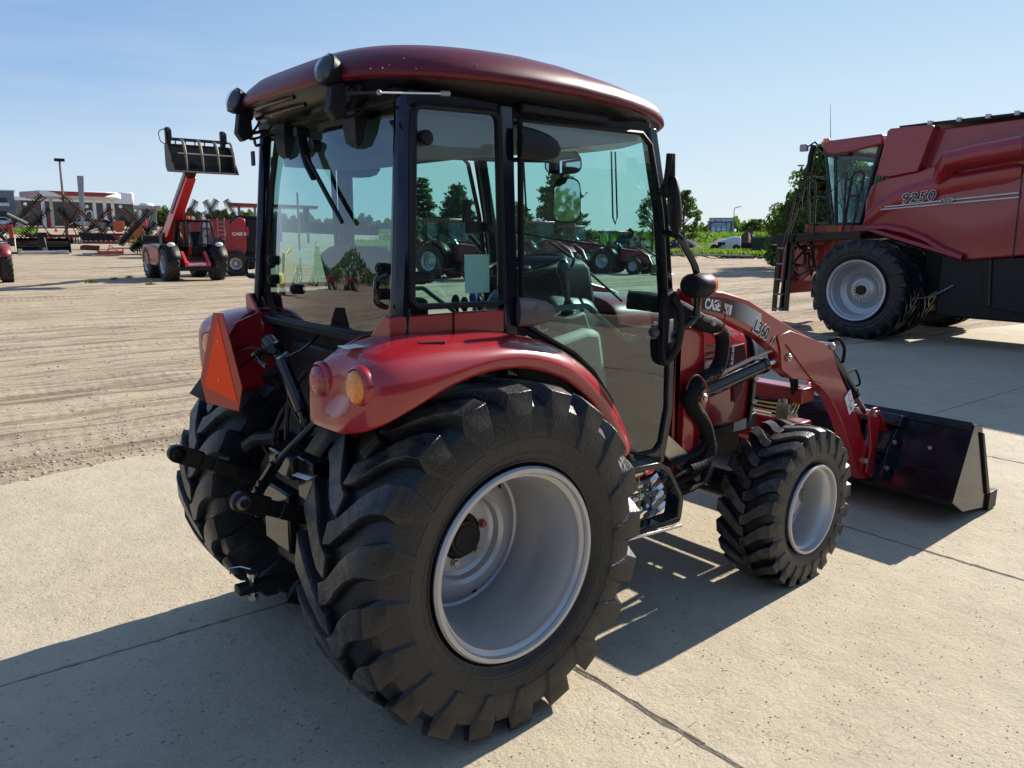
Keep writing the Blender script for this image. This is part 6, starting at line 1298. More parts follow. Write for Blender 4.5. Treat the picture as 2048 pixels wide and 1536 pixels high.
def place_t(px, dist, turn): p = far(px, dist, 0.); return p, hd_(px, dist)-PI/2+rad(turn)
p, r_1 = place_t(886, 29.3, -38)
U0 = utility_tractor('parked red tractor nearest in the row, seen through the side window', p, r_1, 1.)
for px, d, tn, s_, lb in ((836, 40, -30, 1.05, 'parked tractor with pale cab at the left end of the row'), (1068, 35, -42, 1., 'parked loader tractor behind the steering wheel, its cab above the dash'), (1222, 34, -30, .82, 'small parked tractor at the right end of the row behind the cab post'), (985, 38, -35, .98, 'parked tractor hidden mostly behind the middle cab post'), (1140, 44, -35, .95, 'parked loader tractor far back right of the steering wheel')):
    p, r_1 = place_t(px, d, tn); dup(U0, p, r_1, lb, s_)
# machine at the left frame edge: only its wheel shows
dup(U0, (1.45, 27.0, 0), hd_(0, 29)+rad(2), 'machine cut by the left frame edge, showing one dusty tyre', .86)
# ================================================================ IMPLEMENTS ACROSS THE YARD
def gang(mb, p, q, n, r):
    p = Vector(p); q = Vector(q); d = (q-p).normalized()
    for k in range(n):
        c = p.lerp(q, (k+.5)/n); mb.cyl(c-d*.03, c+d*.03, r*.5, r, n=12)
    mb.cyl(p, q, .035, n=6)
def harrow(px, dist, label, Wd, Hh, n, red=True, spread=.5, s0=1):
    s_ = Site(px, dist); t_ = s_.thing('disc_harrow', label, 'disc harrow', 'folded tillage tools across the yard')
    fm = FARRED if red else BLKM
    MB().box(-Wd*.3, Wd*.3, -.6, .6, .55, .80).box(-Wd*.2, -Wd*.14, -1.6, 1.6, .5, .62).box(Wd*.14, Wd*.2, -1.6, 1.6, .5, .62).beam((0, -.5, .6), (-Wd*.1, -2.6, .5), .12, .12).out('main_frame', fm, t_)
    for sx in (-1, 1):
        MB().tube([(sx*Wd*.20, -.8, .7), (sx*Wd*.46, -.8, Hh*.30), (sx*Wd*.06, -.8, Hh*.95)], .05, 6, closed=True).tube([(sx*Wd*.20, .8, .7), (sx*Wd*.46, .8, Hh*.30), (sx*Wd*.06, .8, Hh*.95)], .05, 6, closed=True).tube([(sx*Wd*.25, -.8, Hh*.6), (sx*Wd*.25, .8, Hh*.6)], .05, 6).out('wing_frame', fm, t_)
        for j, yy in enumerate((-1.3, -.7, -.1, .5, 1.1)):
            g_ = MB(); gang(g_, (sx*Wd*.5, yy, Hh*.22), (sx*Wd*.10, yy+.2, Hh*1.0), n+8, .09*Hh); g_.out('disc_gang', DISC, t_)
            if j < 3: g_ = MB(); gang(g_, (sx*Wd*.36, yy, Hh*.08), (sx*Wd*.04, yy+.2, Hh*.72), n+5, .09*Hh); g_.out('disc_gang', mat('dark_disc', (.03, .03, .03), .5, .5), t_)
        MB().cyl((sx*Wd*.13, -.2, .36), (sx*Wd*.13+sx*.24, -.2, .36), .38, n=18).out('wheel', RUBFAR, t_, bevel=.05)
        MB().tube([(sx*Wd*.05, -1.1, .6), (sx*Wd*.22, -1.1, Hh*.7)], .05, 6).out('fold_cylinder', BLKM, t_)
        g_ = MB()
        for k in range(8): g_.tube([(sx*(Wd*.06+k*.18), 1.3, .55), (sx*(Wd*.06+k*.18), 1.5, .2)], .02, 4)
        g_.out('spring_tines', BLKM, t_)
    b_ = MB(); gang(b_, (-Wd*.3, -1.4, .3), (Wd*.3, -1.2, .3), n+6, .32); b_.out('disc_gang', DISC, t_)
    MB().prism([(-.15, 1.05), (.15, 1.05), (0, 1.40)], 1, -1.52, -1.50).out('slow_vehicle_sign', mat('sign_orange_red', (.7, .05, .02), .4), t_)
    return t_
harrow(112, 84, 'large folded disc harrow with tall peaked wings behind the light pole', 8.2, 4.3, 16)
harrow(238, 88, 'folded disc harrow with orange tank, between the big harrow and the telehandler', 6.0, 3.3, 13)
harrow(318, 60, 'dark folded disc wings rising directly behind the telehandler boom', 5.0, 3.0, 14, False)
harrow(370, 74, 'folded discs just right of the telehandler boom', 4.6, 3.4, 13)
harrow(405, 92, 'distant folded harrow above the long red cart, left one', 4.6, 4.2, 12)
harrow(446, 94, 'distant folded harrow above the long red cart, right one', 4.8, 4.4, 12)
s_ = Site(238, 86.5); t_ = s_.thing('orange_tank', 'plain orange hopper tank on the middle harrow', 'tank')
MB().box(-.50, .50, -.3, .3, 1.25, 2.0).prism([(-.50, 1.25), (.50, 1.25), (.25, .95), (-.25, .95)], 1, -.3, .3).out('hopper', mat('faded_orange', (.55, .12, .03), .5, dust=.3), t_, bevel=.03)
# orange buckets and crop gear next to it
s_ = Site(275, 80); t_ = s_.thing('orange_implement', 'small orange implement standing upright beside the folded harrow', 'implement')
MB().box(-.5, .5, -.2, .2, .6, 1.9).box(-.7, .7, -.1, .1, 1.2, 1.35).tube([(-.4, 0, .6), (-.5, -.3, 0)], .05, 6).tube([(.4, 0, .6), (.5, -.3, 0)], .05, 6).out('frame', MT['faded_orange'], t_, bevel=.03)
# trailing auger left
s_ = Site(48, 78); t_ = s_.thing('transport_auger', 'silver tubed folding auger leaning low on a wheeled frame by the left edge', 'auger'); Q = s_.xz
MB().tube([(Q(14, 427)[0], 0, Q(14, 427)[1]), (Q(55, 447)[0], 0, Q(55, 447)[1])], .10, 10).out('auger_tube', GREY, t_)
MB().beam((Q(14, 430)[0], .1, Q(14, 430)[1]), (Q(55, 451)[0], .1, Q(55, 451)[1]), .1, .14).tube([(-1.8, 0, .4), (1.8, 0, .5)], .06, 6).tube([(-1.2, 0, .4), (-1.6, 0, 1.6)], .06, 6).box(-1., .6, -.3, .3, .35, .6).out('frame', BLKM, t_)
for x in (-.9, .6): MB().cyl((x, -.4, .38), (x, -.15, .38), .38, n=18).out('wheel', RUBFAR, t_, bevel=.04)
# long red seed cart behind the telehandler
s_ = Site(412, 52); t_ = s_.thing('grain_cart', 'long red slab-sided grain cart behind the telehandler cab', 'grain cart'); Q = s_.xz
hop = [Q(356, 437), Q(462, 440), Q(460, 458), Q(445, 490), Q(372, 490), Q(358, 458)]
c1 = MB().prism(hop, 1, 0, 2.4).out('hopper', FARRED, t_, bevel=.04)
for k in range(5): x = Q(372+k*20, 460)[0]; MB().box(x-.03, x+.03, -.06, 0, Q(372, 458)[1], Q(372, 438)[1]).out('rib', FARRED, c1)
MB().box(Q(356, 437)[0]-.05, Q(462, 437)[0]+.05, -.06, 2.46, Q(400, 441)[1], Q(400, 438)[1]).out('top_rim', mat('dark_red', (.16, .012, .015), .4), c1)
x0 = Q(443, 470)[0]
lad = MB()
for k in range(6): lad.box(x0-.2, x0+.2, -.12, -.08, .9+.25*k, .94+.25*k)
lad.tube([(x0-.2, -.1, .7), (x0-.2, -.1, 2.4)], .025, 5).tube([(x0+.2, -.1, .7), (x0+.2, -.1, 2.4)], .025, 5).out('ladder', GREY, t_)
for px in (385, 440): MB().cyl((Q(px, 480)[0], -.2, .6), (Q(px, 480)[0], .3, .6), .6, n=22).out('wheel', RUBFAR, t_, bevel=.06)
s_ = Site(281, 40); t_ = s_.thing('disc_attachment', 'low black attachment with rows of white-lit discs behind the telehandler tail', 'implement'); Q = s_.xz
b_ = MB(); gang(b_, (Q(282, 475)[0], 0, Q(282, 475)[1]), (Q(330, 475)[0], 0, Q(330, 475)[1]), 12, .16); b_.out('disc_gang', DISC, t_); MB().box(Q(282, 480)[0], Q(330, 480)[0], -.05, .3, Q(300, 490)[1], Q(300, 471)[1]).box(Q(286, 480)[0], Q(326, 480)[0], .0, .4, 0, Q(300, 482)[1]).out('frame', BLKM, t_, bevel=.02)
# black snow pusher
s_ = Site(84, 64); t_ = s_.thing('snow_pusher', 'wide black box pusher with yellow end plate standing at the foot of the light pole', 'snow pusher'); Q = s_.xz
l_, r_x = Q(31, 480)[0], Q(138, 480)[0]; zt, zb = Q(80, 476)[1], .05
MB().prism([(zz[0], zz[1]) for zz in ((.0, zt), (.35, zt*.9), (.42, zt*.4), (.1, zb), (.0, zb), (.30, zt*.4), (.25, zt*.82))], 0, l_, r_x).out('moldboard', BLK, t_, bevel=.02)
MB().prism([(-1.3, .02), (-1.1, zt*.9), (.4, zt), (.4, .02)], 0, l_-.05, l_).out('end_plate', mat('pale_yellow_plate', (.62, .52, .30), .5), t_, bevel=.02); MB().prism([(-1.3, .02), (-1.1, zt*.9), (.4, zt), (.4, .02)], 0, r_x, r_x+.05).out('end_plate', BLK, t_)
mid = (l_+r_x)/2
MB().tube([(l_+.8, .1, zt), (l_+1.3, .1, Q(60, 466)[1]), (r_x-1.3, .1, Q(60, 466)[1]), (r_x-.5, .1, zt)], .05, 6).box(mid-.3, mid+.3, .0, .3, zb, Q(60, 466)[1]).box(l_, r_x, .25, .4, zb+.2, zb+.3).box(l_, r_x, .2, .35, zt*.5, zt*.55).out('frame', BLK, t_, bevel=.01)
MB().tube([(mid+.12, -.02, zt*1.05), (mid+.22, -.1, .3)], .04, 6).box(mid-.05, mid+.25, -.15, .0, .15, .38).out('trip_spring', GREY, t_)
s_ = Site(84, 60); t_ = s_.thing('steel_pipe', 'long pale steel pipe lying on the dirt in front of the black pusher', 'pipe', 'pipes lying on the dirt'); Q = s_.xz
MB().tube([(Q(40, 507)[0], 0, .16), (Q(138, 505)[0], 0, .16)], .12, 10).box(Q(40, 507)[0]-.1, Q(44, 507)[0], -.2, .2, .0, .4).box(Q(118, 507)[0], Q(134, 507)[0], -.2, .2, .1, .3).out('pipe', mat('galvanised', (.45, .43, .38), .5, .5, 0, .2), t_)
s_ = Site(40, 61.5); t_ = s_.thing('steel_pipe', 'shorter dark pipe on the dirt towards the left edge', 'pipe', 'pipes lying on the dirt'); Q = s_.xz
MB().tube([(Q(10, 503)[0], 0, .1), (Q(60, 503)[0], 0, .1)], .07, 8).out('pipe', BLKM, t_)
# mower conditioner lying open
s_ = Site(195, 70); t_ = s_.thing('corn_header', 'dark red harvesting header with black curved snouts lying on the dirt', 'header'); Q = s_.xz
MB().prism([Q(155, 464), Q(225, 468), Q(242, 476), Q(238, 484), Q(165, 481), Q(158, 472)], 1, 0, .8).out('trough', BLK, t_, bevel=.08)
MB().beam((Q(165, 481)[0], -.1, Q(165, 484)[1]), (Q(241, 484)[0], -.1, Q(241, 485)[1]), .3, .25).prism([Q(222, 470), Q(245, 474), Q(262, 466), (Q(268, 476)), Q(240, 486)], 1, -.1, .6).out('frame', mat('dark_red', (.16, .012, .015), .4), t_)
for k in range(7): p = Q(172+k*10, 482); MB().box(p[0]-.08, p[0]+.08, -.35, -.25, p[1]-.05, p[1]+.06).out('skid', GREY, t_)
r_ = random.Random(3); m_ = MB()
for k in range(14): p = Q(240+r_.uniform(0, 28), 462+r_.uniform(0, 22)); q = Q(240+r_.uniform(0, 28), 466+r_.uniform(0, 24)); m_.tube([(p[0], r_.uniform(0, .6), p[1]), (q[0], r_.uniform(0, .6), q[1])], .04, 5)
m_.out('linkage', FARRED, t_)
s_ = Site(200, 57); t_ = s_.thing('box_scraper', 'rusty box scraper with red A-frame lying flat on the dirt', 'box scraper'); Q = s_.xz
MB().prism([Q(160, 492), Q(168, 490), Q(200, 492), Q(198, 502), Q(160, 500)], 1, .3, 1.0).out('box', RUST, t_); MB().box(Q(165, 505)[0], Q(200, 505)[0], -.3, .2, .1, .2).out('blade', GREY, t_)
MB().box(Q(195, 510)[0], Q(245, 510)[0], -.6, .4, .12, .32).tube([(Q(214, 508)[0], 0, .2), (Q(220, 490)[0], 0, Q(220, 490)[1]), (Q(236, 505)[0], 0, .3)], .05, 6).tube([(Q(246, 505)[0], 0, .1), (Q(246, 496)[0], 0, Q(246, 496)[1])], .05, 6).out('a_frame', FARRED, t_)
s_ = Site(1, 45); t_ = s_.thing('red_implement', 'red-framed implement cut by the left frame edge above the dusty tyre', 'implement'); Q = s_.xz
MB().box(Q(-60, 460)[0], Q(17, 460)[0], 0, .4, Q(0, 458)[1], Q(0, 452)[1]).box(Q(17, 460)[0], Q(26, 460)[0], -.1, .4, Q(0, 476)[1], Q(0, 449)[1]).out('beam', FARRED, t_, bevel=.02)
m_ = MB()
for k in range(22): a = (r_.uniform(-60, 16), r_.uniform(456, 500)); b_ = (a[0]+r_.uniform(-10, 10), a[1]+r_.uniform(-10, 12)); p, q = Q(*a), Q(min(b_[0], 17), b_[1]); m_.tube([(p[0], r_.uniform(0, 1), max(.05, p[1])), (q[0], r_.uniform(0, 1), max(.05, q[1]))], r_.uniform(.03, .09), 6)
m_.out('rods', BLKM, t_); MB().box(Q(2, 490)[0], Q(14, 490)[0], -.1, .2, Q(0, 497)[1], Q(0, 488)[1]).out('weight_block', GREY, t_); MB().box(Q(-60, 505)[0], Q(16, 505)[0], 0, 1, 0, .15).out('base', BLKM, t_)

# ================================================================ FUEL STATION AND BUILDINGS
CANR = mat('canopy_red', (.34, .015, .02), .4, 0, .2, .08, .5)
s_ = Site(150, 128); t_ = s_.thing('fuel_canopy', 'white fuel station canopy with red band, standing on white columns at far left', 'canopy'); Q = s_.xz
x0, x1 = Q(80, 390)[0], Q(246, 390)[0]; z1, z0 = Q(110, 381)[1], Q(110, 393)[1]
cp = MB().prism([(x0, 0), (x0-2.7, 6.5), (x0-2.2, 13), (x1-1, 13), (x1, 6), (x1-.6, 1.2), (x1-2.2, 0)], 2, z0, z1).out('roof_slab', WHT, t_, bevel=.1)
MB().add([(x0+.8, -.06, z1-.05), (x1-.9, -.06, z1-.18), (x1-2.5, -.06, z0+.1), (x0+2.6, -.06, z0+.12), (x0+1.8, -.06, z0+.5)], [(0, 1, 2, 3, 4)]).out('red_band', CANR, cp, smooth=False)
MB().add([(x0-.12, .2, z0+.1), (x0-.12, .2, z1-.1), (x0-2.75, 6.5, z1-.1), (x0-2.75, 6.5, z0+.1)], [(0, 1, 2, 3)]).out('end_panel', mat('faded_red_white', (.45, .28, .27), .5), cp, smooth=False)
for px, dy in ((86, 2), (190, 2), (211, 2), (100, 10), (232, 10)): x = Q(px, 420)[0]; MB().box(x-.22, x+.22, dy-.22, dy+.22, -.3, z0).out('column', WHT, t_)
for px in (95, 140, 198): x = Q(px, 440)[0]; MB().box(x-.3, x+.3, 3, 3.6, 0, 1.7).out('fuel_pump', REDP, t_, bevel=.05)
BRK = mat('dark_brick', (.075, .07, .068), .85, 0, 0, .3, 2, .3, 8)
s_ = Site(150, 150); t_ = s_.thing('station_store', 'long dark walled station shop behind the canopy with white fascia', 'shop building'); Q = s_.xz
x0, x1, zt, zr = Q(31, 430)[0], Q(268, 430)[0], Q(31, 400)[1], Q(268, 408)[1]
MB().prism([(x0, -.5), (x1, -.5), (x1, zr), (x0, zt)], 1, 0, 14).out('wall', BRK, t_)
MB().prism([(x0, zt), (x1, zr), (x1, zr+.5), (x0, zt+.55)], 1, -.15, 14).out('fascia', WHT, t_)
MB().prism([Q(228, 408), Q(268, 409), Q(267, 386), Q(262, 384), Q(236, 384)], 1, -.2, 6).out('white_parapet', WHT, t_, bevel=.3)
for px in (50, 173, 240): p = Q(px, 402 if px < 60 else 407); MB().sphere((p[0], -.25, p[1]-.5), .3).out('wall_lamp', WHT, t_)
MB().prism([Q(171, 440), Q(171, 425), Q(175, 421), Q(181, 421), Q(185, 425), Q(185, 440), Q(183, 440), Q(183, 426), Q(180, 423), Q(176, 423), Q(173, 426), Q(173, 440)], 1, -.4, 0).out('door_arch', WHT, t_); a, b_ = Q(174, 440), Q(182, 425); MB().box(a[0], b_[0], -.1, -.05, a[1], b_[1]).out('door', BLK, t_)
a, b_ = Q(33, 440), Q(41, 423); MB().box(a[0], b_[0], -.1, -.02, a[1], b_[1]).out('window', BLK, t_)
GRYB = mat('grey_cladding', (.20, .21, .23), .7, 0, 0, .08, .6)
s_ = Site(8, 140); t_ = s_.thing('grey_building', 'grey two-storey building at the left frame edge with a white name sign', 'office building'); Q = s_.xz
MB().box(Q(-90, 400)[0], Q(29, 400)[0], 0, 12, -.5, Q(20, 382)[1]).out('wall', GRYB, t_); MB().box(Q(-90, 400)[0], Q(29, 400)[0]+.2, -.15, 12, Q(20, 382)[1], Q(20, 380)[1]).out('parapet', WHT, t_)
MB().box(Q(29, 400)[0], Q(42, 400)[0], 1, 10, -.5, Q(35, 400)[1]).out('side_wing', mat('light_grey_cladding', (.30, .31, .33), .7), t_)
a, b_ = Q(-20, 404), Q(13, 396); MB().box(a[0], b_[0], -.1, -.02, a[1], b_[1]).out('window', BLK, t_); a, b_ = Q(-10, 412), Q(19, 406); MB().box(a[0], b_[0], -.25, -.05, a[1], b_[1]).out('name_sign', WHT, t_); a, b_ = Q(-40, 440), Q(14, 422); MB().box(a[0], b_[0], -.1, -.02, a[1], b_[1]).out('window', BLK, t_)
s_ = Site(292, 165); t_ = s_.thing('storage_tank', 'white domed storage tank behind the small grey building', 'tank'); Q = s_.xz
x0, x1 = Q(275, 410)[0], Q(312, 410)[0]; rr2 = (x1-x0)/2; zt = Q(290, 403)[1]
MB().lathe([(rr2, 0), (rr2, zt*.72), (rr2*.93, zt*.86), (rr2*.7, zt*.96), (0, zt)], c=((x0+x1)/2, 5, 0), axis=2, n=28).out('shell', WHT, t_)
s_ = Site(288, 120); t_ = s_.thing('kiosk', 'small flat-roofed grey kiosk with red bollards left of the telehandler', 'kiosk'); Q = s_.xz
a, b_ = Q(268, 440), Q(312, 418); MB().box(a[0]+1, b_[0], 1, 6, -.3, b_[1]).out('wall', GRYB, t_); MB().box(a[0], b_[0]+.6, 0, 7, b_[1], b_[1]+.45).out('roof', mat('tan_grey', (.3, .29, .27), .7), t_)
for px in (276, 300): x = Q(px, 430)[0]; MB().box(x-.12, x+.12, .1, .3, 0, b_[1]).out('column', GREY, t_)
for px in (281, 290): x = Q(px, 440)[0]; MB().cyl((x, -1, 0), (x, -1, 1.6), .18, n=10).out('bollard', REDP, t_)
s_ = Site(163, 118); t_ = s_.thing('pylon_sign', 'tall grey tapered pylon rising through the fuel canopy', 'pylon'); Q = s_.xz
a, b_ = Q(158, 398), Q(167.5, 352); lo = Q(163, 440)
MB().prism([(Q(161, 440)[0], -.3), (Q(166.5, 440)[0], -.3), (b_[0], b_[1]), (a[0], b_[1])], 1, -.3, .3).out('pylon', mat('pylon_grey', (.25, .27, .29), .5), t_, bevel=.03)
s_ = Site(133, 84); t_ = s_.thing('light_pole', 'leaning wooden yard light pole with twin box heads in front of the fuel station', 'light pole'); Q = s_.xz
zt = Q(120, 322)[1]; MB().tube([(0, 0, -.4), (0, 0, zt)], [.15, .09], 10).out('pole', WOOD, t_)
for sx in (-1, 1): MB().box(min(0, sx*.42), max(0, sx*.42), -.18, .18, zt-.04, zt+.22).out('lamp_head', PLA, t_, bevel=.03)
for px, d, c_, lb, m_ in ((3, 132, 1, 'pale parked car at the far left edge by the grey building', WHT), (172, 130, 2, 'silver parked car behind the right wing of the big harrow', SIL), (206, 124, 3, 'silver pickup parked under the fuel canopy', GREY)):
    s_ = Site(px, d); t_ = s_.thing('parked_car', lb, 'car', 'cars by the fuel station')
    MB().loft([[(x, y, z) for x, z in ((-2.1, .4), (-2.05, .85), (-1.3, .95), (-.8, 1.4), (.7, 1.4), (1.2, .95), (2.1, .8), (2.1, .4))] for y in (-.8, .8)]).out('body', m_, t_, bevel=.1)
    MB().prism([(-1.15, .95), (-.75, 1.32), (.65, 1.32), (1.05, .95)], 1, -.82, .82).out('windows', BLK, t_)
    for x in (-1.3, 1.3): MB().cyl((x, -.85, .34), (x, .85, .34), .34, n=16).out('wheel', RUBFAR, t_)
s_ = Site(545, 96); t_ = s_.thing('red_canopy', 'long low red canopy roof behind the baler, running behind the tractor cab', 'canopy'); Q = s_.xz
a, b_ = Q(456, 413), Q(636, 404); MB().prism([(Q(456, 405)[0], Q(456, 405)[1]), (Q(456, 413)[0], Q(456, 413)[1]), (Q(636, 417)[0], Q(636, 417)[1]), (Q(636, 412)[0], Q(636, 412)[1])], 1, 0, 6).out('roof_slab', CANR, t_)
for px in (478, 510, 560, 615): x = Q(px, 430)[0]; MB().box(x-.15, x+.15, .5, .8, -.3, Q(px, 412)[1]).out('column', GREY, t_)
# slim yard poles
for px, d, y0, lb in ((598, 70, 385, 'slim light pole seen through the rear window beneath the wiper'), (931, 64, 390, 'thin utility pole beside the ragged pine'),):
    s_ = Site(px, d); t_ = s_.thing('utility_pole', lb, 'pole'); MB().tube([(0, 0, -.3), (0, 0, s_.xz(px, y0)[1])], .09, 8).out('pole', WOOD, t_)
s_ = Site(1594, 46); t_ = s_.thing('light_pole', 'grey light pole with slanted box head between the tree and the combine ladder', 'light pole'); zt = s_.xz(1590, 332)[1]
MB().tube([(0, 0, 0), (0, 0, zt)], [.07, .05], 8).out('pole', GREY, t_); MB().box(-.22, .12, -.1, .1, zt-.02, zt+.06).out('lamp_head', GREY, t_, bevel=.02)

# ================================================================ RIGHT BACKGROUND
s_ = Site(1441, 190); t_ = s_.thing('billboard', 'blue roadside billboard reading DID YOU KNOW on a steel post', 'billboard'); Q = s_.xz
a, b_ = Q(1417, 463), Q(1466.5, 435.5)
MB().box(a[0], b_[0], .1, .6, a[1], b_[1]).out('frame', GREY, t_); w_, h_ = b_[0]-a[0], b_[1]-a[1]
MB().box(a[0]+.15, b_[0]-.15, 0, .1, a[1]+.15, b_[1]-.15).out('poster', mat('poster_blue', (.035, .065, .20), .5, 0, 0, .1), t_)
MB().box(b_[0]-w_*.24, b_[0]-w_*.10, -.04, 0, a[1]+.1, b_[1]-h_*.36).out('poster_panel', mat('poster_green', (.30, .42, .30), .5), t_)
XM = lambda x, z: Matrix.Translation((x, -.06, z)) @ Matrix.Rotation(PI/2, 4, 'X')
bt = text('DID YOU KNOW?', h_*.26, XM(a[0]+w_*.03, b_[1]-h_*.18), LW, t_, bold=.03); bb = [v.co.x for v in bt.data.vertices]; sx = (w_*.93)/(max(bb)-min(bb)); 
for v in bt.data.vertices: v.co.x = a[0]+w_*.035+(v.co.x-min(bb))*sx
text('LOREM', .01, XM(0, -5), LW, t_) if False else None
for k, (x0, x1, zz) in enumerate(((.18, .68, .58), (.10, .72, .48), (.08, .74, .38))): MB().box(a[0]+w_*x0, a[0]+w_*x1, -.05, 0, a[1]+h_*zz-.06, a[1]+h_*zz+.06).out('print_line', LW, t_)
for k in range(3): MB().cyl((a[0]+w_*(.2+.22*k), -.05, a[1]+h_*.16), (a[0]+w_*(.2+.22*k), -.01, a[1]+h_*.16), w_*.10, n=14).out('wave_print', mat('wave_pale', (.5, .58, .7), .5), t_)
MB().cyl((0, .3, -.5), (0, .3, a[1]), .35, n=12).box(a[0]-.3, b_[0]+1.0, -.8, .6, a[1]-.55, a[1]-.35).out('post', PLA, t_)
s_ = Site(1466, 150); t_ = s_.thing('street_light', 'slender curved-arm street light beside the billboard', 'street light'); Q = s_.xz
MB().tube([(0, 0, -.5), (0, 0, Q(1466, 420)[1]), (Q(1470, 416)[0], 0, Q(1470, 416)[1]), (Q(1480, 413)[0], 0, Q(1480, 413)[1])], .08, 6).box(Q(1478, 413)[0], Q(1483, 413)[0], -.15, .15, Q(1480, 414)[1], Q(1480, 413)[1]).out('pole', GREY, t_)
s_ = Site(1450, 72); t_ = s_.thing('semi_truck', 'white semi truck cab parked beside the grass, facing left', 'truck'); Q = s_.xz; g0 = .0
pr = [Q(1418, 507), Q(1418, 497), Q(1422, 494), Q(1437, 489), Q(1441, 481), Q(1452, 478), Q(1461, 473.5), Q(1482, 473), Q(1482, 507)]
c1 = MB().prism(pr, 1, 0, 2.4).out('cab_body', WHT, t_, bevel=.12)
MB().prism([Q(1440, 490), Q(1443, 485), Q(1450, 484), Q(1450, 490)], 1, -.03, 0).out('window', BLK, t_); MB().box(Q(1438, 490)[0]-.1, Q(1438, 490)[0]+.2, -.35, -.1, Q(1438, 493)[1], Q(1438, 484)[1]).out('mirror', BLKM, t_)
for px in (1428, 1472): MB().cyl((Q(px, 505)[0], -.05, .38), (Q(px, 505)[0], .3, .38), .38, n=18).out('wheel', RUBFAR, t_, bevel=.05)
MB().box(Q(1482, 505)[0], Q(1510, 505)[0], .3, 2.0, .6, .9).out('chassis', BLKM, t_)
s_ = Site(1532, 66); t_ = s_.thing('dumpster', 'dark green open roll-off dumpster at the right edge of the yard', 'dumpster'); Q = s_.xz
x0, x1, zt = Q(1504, 500)[0], Q(1592, 500)[0], Q(1510, 474)[1]
GRD = mat('dark_green_steel', (.018, .035, .025), .5, .2, 0, .3, 2, .2, 20)
m_ = MB().box(x0, x1, 0, .08, .0, zt).box(x0, x1, 2.3, 2.38, 0, zt).box(x0, x0+.08, .08, 2.3, 0, zt).box(x1-.08, x1, .08, 2.3, 0, zt).box(x0, x1, .08, 2.3, 0, .1); dm = m_.out('container', GRD, t_)
MB().box(x0-.06, x1+.06, -.08, .0, zt-.1, zt+.05).out('top_rim', mat('green_rim', (.05, .13, .06), .5), dm)
for k in range(6): x = x0+(x1-x0)*k/5; MB().box(x-.05, x+.05, -.07, 0, .05, zt-.1).out('rib', GRD, dm)
def pile(px, py, d, W_, H_, m, nm, lb, seed, nb=500):
    p = far(px, d); rg = random.Random(seed); t_ = thing(nm, lb, 'pile', p); K = 22; V_ = []; F_ = []
    for j in range(9):
        for k in range(K):
            a = 2*PI*k/K; r = W_/2*(1-j/8)**.8*(1+rg.uniform(-.15, .15)); V_.append((r*math.cos(a), r*.7*math.sin(a), H_*(j/8)**1.1*(1+rg.uniform(-.12, .12)) if j else -.2))
    for j in range(8):
        for k in range(K): F_.append((j*K+k, j*K+(k+1) % K, (j+1)*K+(k+1) % K, (j+1)*K+k))
    MB().add(V_, F_).out('heap', m, t_, smooth=False)
DK = mat('dark_soil', (.04, .034, .03), .95, 0, 0, .5, 3, .9, 12)
pile(1368, 0, 70, 5.5, 1.5, DK, 'soil_pile', 'dark soil heap right behind the tractor mirror arm', 1); pile(1262, 0, 66, 6, 1.9, DK, 'soil_pile', 'dark soil heap seen through the front of the cab', 2)
pile(1496, 0, 74, 5, 2.0, RUST, 'scrap_pile', 'brown scrap heap between the white truck and the dumpster', 3)
s_ = Site(1420, 78); t_ = s_.thing('grey_stockpile', 'grey sloped gravel stockpile left of the white truck', 'stockpile'); Q = s_.xz
MB().loft([[(Q(1385, 505)[0], -3, -.5), (Q(1440, 476)[0], 0, Q(1440, 476)[1]), (Q(1470, 480)[0], 0, Q(1470, 478)[1]), (Q(1480, 505)[0], -3, -.5)], [(Q(1385, 505)[0], 5, -.5), (Q(1440, 476)[0], 3, Q(1440, 476)[1]), (Q(1470, 480)[0], 3, Q(1470, 478)[1]), (Q(1480, 505)[0], 6, -.5)]]).out('heap', mat('grey_gravel', (.16, .14, .115), .95, 0, 0, .3, 2, .8, 10), t_)
# sprayer boom laid across the yard edge
s_ = Site(1430, 56); t_ = s_.thing('sprayer_boom', 'long folded sprayer boom tube lying across the yard edge right of the cab', 'sprayer boom'); Q = s_.xz
MB().tube([(Q(1345, 508)[0], 0, Q(1345, 508)[1]), (Q(1507, 512)[0], 0, Q(1507, 512)[1])], .055, 8).out('main_tube', GREY, t_)
MB().tube([(Q(1345, 517)[0], .3, Q(1345, 517)[1]), (Q(1425, 521)[0], .3, Q(1425, 522)[1])], .045, 6).out('lower_tube', WHT, t_)
m_ = MB()
for k in range(7): px = 1350+k*24; m_.tube([(Q(px, 509+k*.6)[0], 0, Q(px, 509+k*.6)[1]), (Q(px+20, 521)[0], .3, max(.05, Q(px+20, 521)[1]))], .035, 6)
m_.tube([(Q(1440, 522)[0], .2, .12), (Q(1528, 528)[0], .2, .1)], .05, 6)
for k in range(26): a = r_.uniform(1430, 1526); x, z = Q(a, 520+(a-1430)*.07); m_.tube([(x, r_.uniform(-.3, .5), max(.03, z)), (x+r_.uniform(-.5, .5), r_.uniform(-.3, .5), .03)], r_.uniform(.02, .06), 5)
m_.out('lattice', BLKM, t_)
